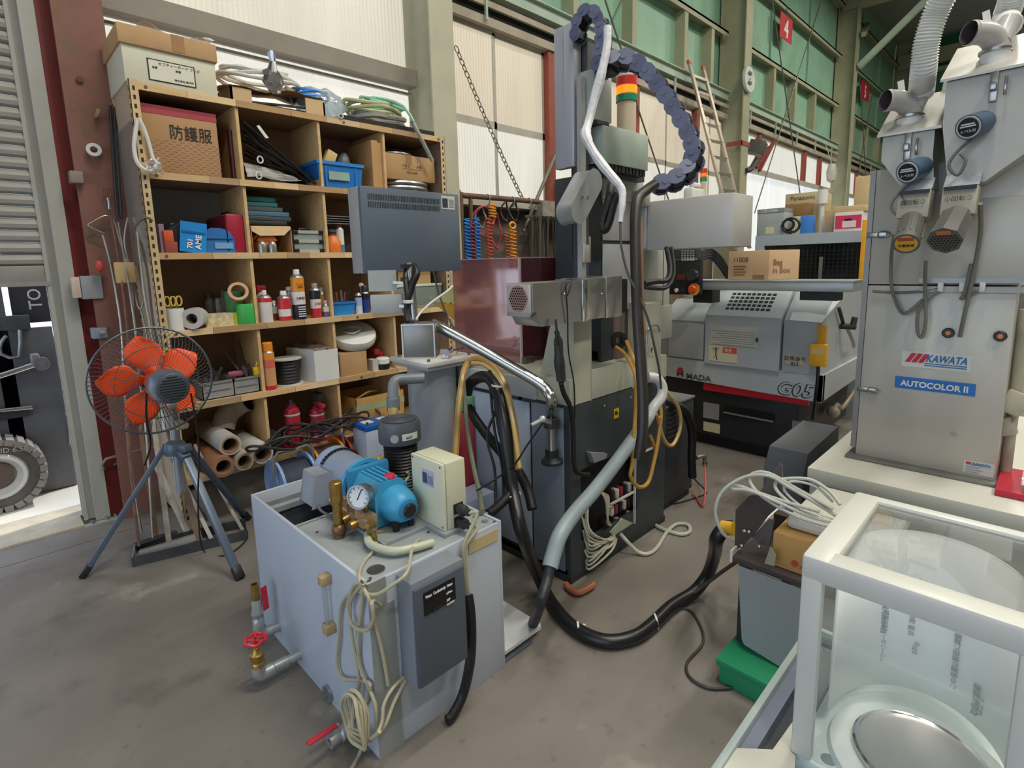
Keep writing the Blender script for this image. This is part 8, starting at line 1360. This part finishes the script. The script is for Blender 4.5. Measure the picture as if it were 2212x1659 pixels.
for py in (507, 842):
    c = UX(1900, py, KX) if py == 507 else UX(1878, py, KX); MB().box((KX - .012, c.y - .03, c.z - .012), (KX, c.y + .05, c.z + .012), .003).tube([c + V((-.015, -.03, .012)), c + V((-.02, -.045, 0)), c + V((-.015, -.03, -.012)), c + V((-.015, .0, -.012)), c + V((-.015, .0, .012))], .004, 6, 2, closed=True).build('toggle_latch', STEEL, kt)
a, b = UX(1950, 757, KX - .001), UX(2095, 798, KX - .001); h = .072; w0 = a.y - b.y; o = V((KX - .001, a.y, a.z - h)); dn = V((0, -1, -.012)).normalized()
lp = plate(o, -Y_, Z_, w0, h, mat('#dcdcd4', .5, var=0), kt, 'maker_plate')
for k in range(3): q = o + V((-.003, -.012 - k * .024, .022)); MB().prism([q, q + V((0, -.019, 0)), q + V((0, -.042, .042)), q + V((0, -.023, .042))], (-.001, 0, 0)).build('red_bar', mat('#c0283e', .5, var=0), lp)
lettering('KAWATA', o + V((-.0035, -.088, .030)), -Y_, Z_, .045, mat('#1c6fae', .5, var=0), lp, width=w0 - .10, bold=.001, shear=.3)
for k in range(2): MB().box(o + V((-.0035, -.085, .010 + k * .009)), o + V((-.0025, -w0 + .01, .014 + k * .009))).build('blue_line', mat('#1c6fae', .5, var=0), lp)
a, b = UX(1934, 816, KX - .001), UX(2106, 858, KX - .001); h = .055; o = V((KX - .001, a.y, b.z + .002)); lp = plate(o, -Y_, Z_, a.y - b.y, h, mat('#1f6fc0', .4, var=0), kt, 'blue_plate'); lettering('AUTOCOLOR Ⅱ', o + V((-.003, -(a.y - b.y) / 2, .014)), -Y_, Z_, .036, INKW, lp, align='CENTER', width=(a.y - b.y) * .84, bold=.0012)
a, b = UX(2082, 992, KX - .001), UX(2146, 1032, KX - .001); o = V((KX - .001, a.y, b.z)); lp = plate(o, -Y_, Z_, a.y - b.y, a.z - b.z, mat('#c9c9c2', .5, var=0), kt, 'rating_plate'); lettering('KAWATA', o + V((-.003, -.03, a.z - b.z - .016)), -Y_, Z_, .014, mat('#1c6fae', .5, var=0), lp, width=.062, bold=.0006); MB().box(o + V((-.003, -.008, a.z - b.z - .016)), o + V((-.002, -.026, a.z - b.z - .006))).build('red_bar', mat('#c0283e', .5, var=0), lp)
for k in range(4): MB().box(o + V((-.003, -.008, .006 + k * .011)), o + V((-.002, -.055 - .012 * (k % 2), .009 + k * .011))).build('print_line', mat('#8c8c88', .5, var=0), lp)
for px, py in ((2050, 718), (2162, 725)): c = UX(px, py, KX); MB().lathe([(.02, 0), (.012, .008), (.022, .014), (.023, .026), (.018, .032), (0, .032)], c, -X_, 10).build('star_knob', mat('#28262c', .4), kt); MB().lathe([(0, .034), (.009, .034), (.010, .031)], c, -X_, 14).build('knob_cap', mat('#e0813c', .5, var=0), kt)
c = UX(2060, 937, KX); MB().lathe([(0, .003), (.01, .003), (.012, 0)], c, -X_, 14).build('plug', KM2, kt)
HM = mat('#b0aea6', .38, .15, var=.05); CP = mat('#b3b1ae', .3, var=.04); GB = mat('#a29f90', .5, var=.06); MTR = mat('#5f5e5a', .5, var=.12)
def hopper(label, X, yL, yR, zt, zb, ybL, ybR, dep, sp, el, sensor, gear, motor, octo, up):
    t = T('hopper', label, 'hopper', (X + dep / 2, (yL + yR) / 2, zb), 'feed hoppers'); zm = zt - (zt - zb) * .42
    P = [(yL, zt), (yL, zm), (ybL, zb), (ybR, zb), (yR, zm if not octo else zb + .2), (yR, zt)]; MB().prism([(X, y, z) for y, z in P], (dep, 0, 0), .002).build('body', HM, t)
    MB().prism([(X - .02, yL + .02, zt), (X - .02, yR - .025, zt), (X + dep + .01, yR - .025, zt + .2), (X + dep + .01, yL + .02, zt + .2)], (0, 0, .01)).build('lid', mat('#b5b3ab', .35, .4), t); MB().prism([(X, yL, zt), (X + dep, yL, zt + .19), (X + dep, yL, zt - .0)], (0, yR - yL, 0)).build('lid_wedge', HM, t)
    s = sp; MB().cyl((s.x, s.y, zt), (s.x, s.y, s.z + .03), .047, n=24).build('white_collar', mat('#d8d8d8', .4), t)
    MB().lathe([(.05, 0), (.053, .003), (.053, .012), (.05, .015)], (s.x, s.y, s.z + .025), Z_, 24).build('collar_band', STEEL, t)
    e0 = V((s.x, s.y, s.z + .03)); e1 = e0 + V((0, 0, .03)); e2 = e1 + V((-.035, .028, .035)); e3 = e2 + V((-.055, .05, .005))
    MB().tube([e0, e1, e2, e3], .042, 18, 4, cap=False).tube([e1 + V((.0, -.01, .0)), e1 + V((.03, -.02, .05)), e1 + V((.05, -.03, .09))], .036, 16, 3).build('y_pipe', CP, t); MB().tube([e3 + (e2 - e3) * .8, e3], .038, 18, cap=False).lathe([(0, 0), (.036, 0)], e3 + (e2 - e3) * .75, e2 - e3, 18).build('pipe_bore', mat('#4a4044', .7), t); MB().lathe([(.042, 0), (.045, .002), (.045, .008), (.042, .01)], e3 + (e2 - e3) * .1, e2 - e3, 20).build('pipe_lip', CP, t)
    MB().bar(e2 + V((0, 0, .03)), e2 + V((-.0, .01, .085)), .022, .006).build('white_tab', WHITE, t)
    hs = [e1 + V((.045, -.025, .07))] + up; hm = MB(); P2 = catmull(hs, 20); rs = [.040 + .007 * (k % 2) for k in range(len(P2))]; hm.tube(P2, rs, 14); q = hm.build('corrugated_hose', mat('#e4e5e0', .35, var=.03), t, sharp=80)
    c = (UX(*sensor[0], X)); MB().box((X - .02, c.y - .012, c.z - .06), (X, c.y + .012, c.z + .05), .003).obox(V((X - .03, c.y, c.z - .01)), (.02, .05, .03), Z_, bev=.003).tube([V((X - .03, c.y - .035, c.z + .02)), V((X - .04, c.y - .035, c.z - .02)), V((X - .03, c.y - .035, c.z - .045))], .005, 6, 2).build('lid_latch', STEEL, t)
    c = UX(*sensor[1], X - .10); d0 = V((-.8, .30, -.25)).normalized(); MB().lathe([(.0, -.11), (.036, -.11), (.042, -.09), (.045, -.02), (.045, 0), (0, 0)], c, d0, 28).build('level_sensor', mat('#435a70', .4, var=.08), t); sf = MB().lathe([(0, .001), (.037, .001), (.040, .002), (.041, 0)], c, d0, 28).build('sensor_plate', mat('#c9cbc8', .4, var=0), t); MB().lathe([(0, .002), (.0345, .002)], c, d0, 28).build('black_field', mat('#26282c', .4, var=0), sf)
    fx_, fy_, _ = frame(d0); 
    for k, w_ in ((.004, .052), (.012, .044)): MB().bar(c + d0 * .003 + fy_ * k - fx_ * w_ / 2, c + d0 * .003 + fy_ * k + fx_ * w_ / 2, .005, .001, up=d0).build('white_bar', INKW, sf)
    lettering('レベル計', c + d0 * .003 - fy_ * .018 - fx_ * -.0, fx_, fy_, .013, INKW, sf, align='CENTER')
    g = UX(*gear, X - .03); gw = .055; MB().hexa([(X - .10, g.y - gw, g.z - .06), (X + .02, g.y - gw, g.z - .06), (X + .02, g.y + gw, g.z - .06), (X - .10, g.y + gw, g.z - .06), (X - .07, g.y - gw, g.z + .05), (X + .02, g.y - gw, g.z + .05), (X + .02, g.y + gw, g.z + .05), (X - .07, g.y + gw, g.z + .05)], .004).build('gearbox', GB, t)
    MB().prism([(X - .06, g.y + gw, g.z + .051), (X - .06, g.y - gw, g.z + .051), (X + .0, g.y - gw, g.z + .10), (X + .0, g.y + gw, g.z + .10)], (-.002, 0, .002)).build('clear_window', mat('#b9bfc4', .1, .2, var=.2, vs=20), t); MB().box((X - .085, g.y - gw + .005, g.z + .038), (X - .06, g.y + gw - .005, g.z + .05)).build('dark_slot', BLACK, t)
    lettering('重回転②' if not octo else '小回転②', (X - .094, g.y, g.z - .006), -Y_, Z_, .022, INK, t, align='CENTER')
    m0 = UX(*motor, X - .20); g1 = V((X - .06, g.y - .0, g.z - .06)); md = (m0 - g1).normalized(); L = (m0 - g1).length; r_ = .047 if not octo else .058
    m = MB(); m.lathe([(0, 0), (r_ * .8, 0), (r_ * .95, .02), (r_ * .95, L - .03), (r_, L - .03), (r_, L), (0, L)], g1, md, 8 if octo else 28)
    for k in range(0 if octo else 14): fa, fb, _ = frame(md); u = fa * math.cos(k * PI / 7) + fb * math.sin(k * PI / 7); m.bar(g1 + u * r_ * .95 + md * .03, g1 + u * r_ * .95 + md * (L - .035), .004, .008, up=u)
    m.build('motor', MTR, t); fa, fb, _ = frame(md)
    if octo:
        h_ = MB()
        for i in range(-4, 5):
            for j in range(-4, 3):
                p, q = (i + .5 * (j % 2)) * .0115, j * .0105
                if math.hypot(p, q) < .047: h_.lathe([(0, .001), (.004, .001)], m0 + fa * p + fb * q + md * .001, md, 6)
        h_.build('grille_holes', BLACK, t)['kind'] = 'stuff'; MB().bar(m0 + md * .001 + fb * .036 - fa * .022, m0 + md * .001 + fb * .036 + fa * .022, .016, .002, up=md).build('orange_label', mat('#c9713c', .5, var=0), t)
    else:
        MB().lathe([(0, .002), (.036, .002), (.038, 0)], m0, md, 24).build('yellow_label', mat('#d8a63c', .5, var=0), t); MB().bar(m0 + md * .003 + fb * .024 - fa * .026, m0 + md * .003 + fb * .024 + fa * .026, .016, .001, up=md).build('red_band', mat('#a8532c', .5, var=0), t); lettering('注意銘板', m0 + md * .003 - fb * .012, fa, fb, .014, INK, t, align='CENTER')
    MB().box((KX - (KX - X), g.y - .03, g.z - .05), (KX + .01, g.y + .03, g.z + .04)).build('mount_neck', HM, t)
    MB().tube([c + d0 * -.05 - Z_ * .045, c + V((.03, .03, -.08)), c + V((.02, .05, -.13)), c + V((.02, .02, -.17)), c + V((.02, -.0, -.12)), c + V((.03, .02, -.09))], .006, 7, 4).build('sensor_cable', mat('#6d6c68', .5), t)
sp1, sp2 = UX(1965, 262, 2.93), UX(2150, 115, 2.93)
hopper('smaller left hopper with round yellow labelled motor on the feeder cabinet', 2.85, .59, .415, 2.00, 1.77, .50, .40, .28, V((2.93, sp1.y, 2.05)), None, ((1962, 315), (1960, 372)), (1978, 440), (1957, 527), False, [UD(1995, 150, 2.2), UD(2002, 90, 2.15), UD(2025, 20, 2.1), UD(2065, -60, 2.0)])
hopper('bigger right hopper with octagonal grille motor on the feeder cabinet', 2.83, .385, .0, 2.17, 1.775, .35, .24, .32, V((2.93, sp2.y, 2.24)), None, ((2148, 185), (2092, 275)), (2075, 432), (2040, 520), True, [UD(2172, 40, 2.25), UD(2185, 0, 2.2), UD(2200, -70, 2.1)])
tag(MB().tube([(3.15, UX(2040, 225, 3.1).y, 1.89), (3.15, UX(2040, 225, 3.1).y, 2.12), (3.2, UX(2050, 190, 3.1).y, 2.3)], .03, 12, 4).build('rear_hose', mat('#c3c6c2', .4)), 'pale ribbed hose rising between the two hoppers', 'hose')
CG = mat('#77766f', .5)
hose('grey_cable', 'grey cable hanging from the yellow labelled motor and looping to the cable tray', 'cable', [UX(1932, 505, 2.75), UX(1925, 560, 2.93), UX(1927, 625, 2.96), UX(1945, 672, 2.96), UX(1962, 674, 2.96), UX(1990, 650, 2.97), UX(2020, 632, 2.975), UX(2035, 622, 2.975)], .007, CG)
hose('grey_cable', 'grey cable hanging down from the octagonal motor in a narrow loop', 'cable', [UX(2000, 560, 2.75), UX(1998, 620, 2.94), UX(2000, 690, 2.95), UX(1992, 728, 2.95), UX(1982, 715, 2.95), UX(1985, 670, 2.96), UX(2010, 640, 2.97), UX(2030, 628, 2.975)], .007, CG)
hose('grey_cable', 'grey cable running from the right gearbox down the cabinet door', 'cable', [UX(2118, 440, 2.80), UX(2118, 500, 2.9), UX(2105, 580, 2.93), UX(2088, 660, 2.95), UX(2073, 728, 2.96)], .008, CG)
hose('grey_cable', 'grey cable end bending up to the tray right of the middle', 'cable', [UX(2098, 570, 2.93), UX(2085, 630, 2.95), UX(2076, 645, 2.955), UX(2090, 640, 2.96), UX(2110, 630, 2.97)], .007, CG)
hose('grey_cable', 'grey cable strapped along the joint of the cabinet doors', 'cable', [UX(1885, 629, 2.985), UX(1940, 632, 2.985), UX(2000, 628, 2.985), UX(2040, 618, 2.985)], .006, CG)
for k, px in enumerate((2032, 2078, 2122)): c = UX(px, 620, 2.965); tag(MB().obox(c, (.02, .022, .04), Z_, bev=.004).build('cable_clip', WHITE), ('white cable clip on the tray, left one of three', 'white cable clip on the tray, middle one of three', 'white cable clip on the tray, right one of three')[k], 'clip')
# things right of the feeder cabinet
t = T('valve_stack', 'dusty cream valve block beside the feeder cabinet', 'valve', (3.2, .02, .52)); c = UX(2190, 870, 3.1)
MB().obox(c, (.08, .08, .10), (.2, -.4, 1), bev=.01).obox(c + V((0, .02, -.11)), (.07, .07, .08), (.2, .4, 1), bev=.01).cyl(c + V((.04, 0, .4)), c + V((.04, .0, -.36)), .02, n=10).build('body', mat('#a9a48f', .6, var=.2), t); MB().cyl(c + V((.1, .02, .5)), c + V((.1, .02, -.36)), .012, n=8).build('pipe', GALV, t)
t = T('red_tray', 'red tray with a clear plastic bag on the white base', 'tray', (2.95, -.05, .512)); a = UX(2150, 1010, 2.95); MB().box((2.86, -.5, .512), (3.2, a.y - .01, .54), .004).build('tray', mat('#b8283e', .5), t)
drape('plastic_bag', 'shiny clear plastic bag heaped on the red tray', 'plastic bag', [(2.88, .03, .56), (2.88, -.4, .58), (3.15, -.4, .62), (3.15, .02, .62)], clear('#e6dfe0', .4, .1, .7, 'bagfilm2'), .07, sub=16)
tag(MB().box((2.78, -.5, .512), (2.85, -.04, .53)).build('paper_pile', WHITE), 'white papers lying before the red tray on the base', 'paper')
a = UZ(1720, 1000, 0); t = T('dark_cabinet', 'dark grey sloped cabinet corner behind the white base', 'cabinet', (3.2, 1.0, 0)); MB().prism([(2.98, .86, 0), (2.98, .86, .36), (3.04, .86, .46), (3.6, .86, .48), (3.6, .86, 0)], (0, .2, 0), .004).build('body', mat('#4a4e52', .5), t)

# ------------------------------------------------------------------ steel bench, carton and cable coil
bn = T('steel_bench', 'low steel bench with dark brown brackets and a hanging grey panel', 'bench', (2.1, .5, 0)); BR = mat('#4a3f3c', .55, .2, var=.2, vs=8)
ty = UX(1605, 1215, 1.83); MB().box((1.80, .30, .425), (2.35, .735, .45), .003).build('bench_top', BR, bn); MB().box((1.795, .735, .425), (2.35, .742, .47)).build('white_edge', WHITE, bn)
MB().prism([(1.80, .715, .42), (1.80, .30, .42), (1.80, .30, .115), (1.80, .52, .10), (1.80, .68, .125), (1.80, .69, .14)], (.006, 0, 0)).build('grey_panel', mat('#8f9696', .5, var=.04), bn)
for x in (1.84, 2.30):
    for y in (.34, .69): MB().box((x, y, .10), (x + .035, y + .035, .425)).build('leg', DARK, bn)
P_ = [UX(*q, 1.84) for q in ((1586, 1205), (1589, 1102), (1618, 1072), (1652, 1068), (1664, 1100), (1655, 1120), (1625, 1160), (1605, 1180))]; z_ = min(p.z for p in P_)
for p in P_: p.z = max(p.z, .451)
MB().prism(P_, (.010, 0, 0)).build('bracket_plate', BR, bn)
P_ = [UX(*q, 2.02) for q in ((1640, 1065), (1684, 1000), (1689, 1008), (1691, 1085), (1665, 1100))]; MB().prism(P_, (.008, 0, 0)).build('steel_plate', mat('#7d7a76', .35, .6, var=.15), bn)
P_ = [UX(*q, 1.86) for q in ((1625, 1160), (1660, 1122), (1672, 1124), (1662, 1180), (1640, 1175))]; MB().prism(P_, (.008, 0, 0)).build('steel_plate', mat('#6b6363', .4, .5, var=.2), bn)
MB().prism([UX(*q, 1.79) for q in ((1652, 1216), (1665, 1180), (1677, 1200), (1674, 1222))], (-.004, 0, 0)).build('strap', mat('#a9a690', .4, .4), bn); MB().box((2.0, .60, .451), (2.04, .67, .56)).build('post', BR, bn)
for q in ((1608, 1146), (1618, 1148), (1640, 1180), (1602, 1178)): c = UX(*q, 1.835); MB().ball(c, .009, 8).build('bolt', STEEL, bn)
yb = UX(1567, 1140, 1.86); tag(MB().cyl(UX(1585, 1142, 1.86), UX(1560, 1138, 1.86), .024, n=14).build('yellow_coupling', mat('#d6a52a', .45)), 'yellow coupling joining the black hose to the steel bench', 'coupling')
ct = T('carton', 'small orange brown carton with a red stamp on the steel bench', 'box', (1.95, .45, .451)); a, b = UX(1668, 1195, 1.83), UX(1790, 1225, 1.83); zt_ = UX(1668, 1135, 1.83).z; MB().box((1.83, b.y, .452), (2.12, a.y, .575), .003).build('body', mat('#bd9457', .75, var=.06), ct); lettering('●▲●', (1.8285, a.y - .06, .475), -Y_, Z_, .03, mat('#b8452e', .6, var=0), ct)
foam = MB().box((1.88, .28, .576), (2.25, a.y - .02, .62), .02)
tag(foam.build('foam_sheet', mat('#cfcdc2', .5, var=.06, bump=.2, bs=30)), 'milky foam sheet folded on the orange brown carton', 'foam')
WC = mat('#b9bbb0', .45, var=.06)
hose('white_cable_coil', 'grey white cable looping far out over the bench edge', 'cable', [UX(1585, 1168, 1.85), UX(1560, 1150, 1.80), UX(1545, 1105, 1.78), UX(1562, 1060, 1.8), UX(1610, 1030, 1.84), UX(1660, 1028, 1.86), UX(1700, 1050, 1.88), UX(1760, 1085, 1.9), UX(1815, 1120, 1.9)], .006, WC)
hose('white_cable_coil', 'grey white cable lying in the second wide loop on the foam', 'cable', [UX(1815, 1132, 1.84), UX(1750, 1115, 1.84), UX(1680, 1085, 1.83), UX(1620, 1060, 1.82), UX(1582, 1056, 1.82), UX(1590, 1048, 1.83), UX(1640, 1065, 1.83), UX(1700, 1085, 1.84), UX(1770, 1105, 1.84)], .006, WC)
hose('white_cable_coil', 'grey white cable rising to a tall loop over the bracket', 'cable', [UX(1800, 1140, 1.83), UX(1720, 1115, 1.83), UX(1650, 1075, 1.83), UX(1622, 1045, 1.84), UX(1625, 1024, 1.86), UX(1660, 1022, 1.87), UX(1720, 1055, 1.9), UX(1800, 1100, 1.9)], .006, WC)
hose('white_cable_coil', 'grey white cable loop at the top right of the coil', 'cable', [UX(1800, 1128, 1.86), UX(1720, 1095, 1.86), UX(1680, 1062, 1.86), UX(1676, 1042, 1.88), UX(1700, 1034, 1.9), UX(1750, 1036, 1.92), UX(1790, 1060, 1.92), UX(1815, 1090, 1.9)], .006, WC)
hose('white_cable_coil', 'grey white inner cable loop of the coil on the foam', 'cable', [UX(1810, 1125, 1.88), UX(1740, 1100, 1.88), UX(1695, 1060, 1.88), UX(1710, 1040, 1.9), UX(1760, 1050, 1.92), UX(1800, 1085, 1.92)], .005, WC)
gp0 = T('green_pallet', 'bright green plastic pallet under the steel bench', 'pallet', (2.1, .5, 0)); G_ = mat('#1f8a5c', .5, var=.06); MB().box((1.70, .20, .07), (2.4, .74, .098), .006).build('deck', G_, gp0)
for x in (1.71, 2.02, 2.32): MB().box((x, .21, 0), (x + .07, .73, .07), .004).build('runner', G_, gp0)

# ------------------------------------------------------------------ the weighing scale under its clear hood
wt = T('scale_table', 'grey white table with a sunken tray rim in the lower right corner', 'table', (1.1, 0, 0)); MB().box((.62, -.5, .49), (1.42, .375, .515), .003).build('table_top', mat('#55595c', .5, var=.1), wt)
for n_, A, B in (('rim', (.62, .36, .515), (1.42, .375, .565)), ('rim', (.62, -.5, .515), (.635, .36, .565)), ('rim', (1.405, -.5, .515), (1.42, .36, .565))): MB().box(A, B, .003).build(n_, mat('#a9b5b3', .45), wt)
MB().box((.64, .335, .515), (1.40, .36, .545)).build('inner_ledge', mat('#80879a', .4), wt)
for x in (.66, 1.34):
    for y in (-.45, .32): MB().box((x, y, 0), (x + .04, y + .04, .49)).build('leg', mat('#8f9596', .5), wt)
hx0, hx1, hy1_, hy0_, hzt, hzb = 1.0, 1.37, .283, -.04, .967, .55; b_ = .036
HP = mat('#d2d2c9', .35, var=.03); CLR = clear('#fdfefe', .12, .02, .02, 'hood_glass')
sc_ = T('weighing_scale', 'white laboratory scale with a round steel pan under the clear hood', 'scale', (1.18, .13, .516)); MB().box((1.005, hy0_ + .005, .516), (1.365, hy1_ - .005, .556), .008).build('base', mat('#dbe9e6', .4, var=.03), sc_)
MB().prism([UZ(*q, .556) for q in ((1716, 1560), (1672, 1622), (1585, 1618), (1560, 1640), (1560, 1690), (1712, 1700))], (0, 0, -.03), .003).build('front_flange', mat('#d6d4c6', .4), sc_)
pc = V((1.125, .098, .556)); MB().lathe([(0, 0), (.15, 0), (.145, .012), (.125, .018), (0, .018)], pc, Z_, 40).build('pan_seat', mat('#e4ebe7', .4), sc_); MB().lathe([(.085, .018), (.098, .030), (.104, .032), (.108, .028), (.108, .02), (.10, .018)], pc, Z_, 44).build('pan_ring', CHROME, sc_); MB().lathe([(0, .026), (.09, .026), (.098, .03)], pc, Z_, 44).build('pan', mat('#b0ada8', .3, .6, var=.03), sc_)
c = UZ(1790, 1640, .557); MB().lathe([(0, .001), (.013, .001), (.0135, 0)], V((max(c.x, 1.02), c.y, .556)), Z_, 20).build('level_bubble', mat('#7d8f90', .3), sc_)
hd = T('clear_hood', 'clear acrylic hood with rounded white frame over the scale in the right corner', 'hood', (1.185, .135, hzb + .006))
for A, B in (((hx0, hy1_ - b_, hzb + .007), (hx0 + .022, hy1_, hzt)), ((hx0, hy0_, hzb + .007), (hx0 + .022, hy0_ + .03, hzt)), ((hx1 - .02, hy1_ - .02, hzb + .007), (hx1, hy1_, hzt)), ((hx1 - .02, hy0_, hzb + .007), (hx1, hy0_ + .02, hzt))): MB().box(A, B, .006).build('post', HP, hd)
for A, B in (((hx0 - .001, hy0_, hzt - .045), (hx0 + .05, hy1_ + .001, hzt + .002)), ((hx1 - .03, hy0_, hzt - .03), (hx1 + .001, hy1_, hzt + .002)), ((hx0, hy1_ - .05, hzt - .03), (hx1, hy1_ + .001, hzt + .0025)), ((hx0, hy0_ - .001, hzt - .03), (hx1, hy0_ + .03, hzt + .0025))): MB().box(A, B, .008).build('top_rail', HP, hd)
for nm, A, B in (('front_pane', (hx0 + .008, hy0_ + .03, hzb + .01), (hx0 + .011, hy1_ - b_, hzt - .04)), ('left_pane', (hx0 + .022, hy1_ - .006, hzb + .01), (hx1 - .02, hy1_ - .003, hzt - .03)), ('back_pane', (hx1 - .006, hy0_ + .02, hzb + .01), (hx1 - .003, hy1_ - .02, hzt - .03)), ('top_pane', (hx0 + .05, hy0_ + .03, hzt - .008), (hx1 - .03, hy1_ - .05, hzt - .005))): MB().box(A, B).build(nm, CLR, hd)
sh_ = MB(); ry, rx = .142, .19; cy_ = .114; cx_ = 1.135
sh_.sheet(lambda u, v: V((cx_ + rx * math.sin(PI * (.0 + u * 1.0)), cy_ + ry * math.cos(PI * u), .575 + v * (.935 - .575))), 28, 1)
sl_ = sh_.build('curved_back_sheet', mat('#fafcf9', .4, var=.01), hd); md = sl_.modifiers.new('thick', 'SOLIDIFY'); md.thickness = .003
GT = mat('#a3ada8', .6, var=0)
for s, u, z, sz, col_ in (('REAGENT OF CALIBRATION', .30, .70, .009, 0), ('クリーンルーム用計量器 MAX 3100g', .31, .63, .009, 0), ('計量 皿の温度', .42, .70, .010, 0), ('0.01g', .44, .66, .010, 0), ('この装置は精密に調整されています', .60, .62, .010, 0), ('取扱説明書', .70, .60, .011, 0), ('はかり', .72, .61, .011, 0)):
    p = V((cx_ + (rx - .006) * math.sin(PI * u), cy_ + (ry - .006) * math.cos(PI * u), z)); lettering(s, p, Z_, V((0, math.sin(PI * u), .0)) + V((-math.cos(PI * u) * .6, 0, 0)), sz * 1.25, GT, hd)
for A, B in ((UZ(1832, 1146, hzt - .02), UZ(1852, 1112, hzt - .02)),): MB().bar(A, B, .016, .016, up=Z_, bev=.003).build('bumper', mat('#66696c', .5), hd)
MB().box((1.03, hy1_ - .026, .575), (1.05, hy1_ - .007, .64), .003).build('bumper', mat('#3c4644', .5), hd)
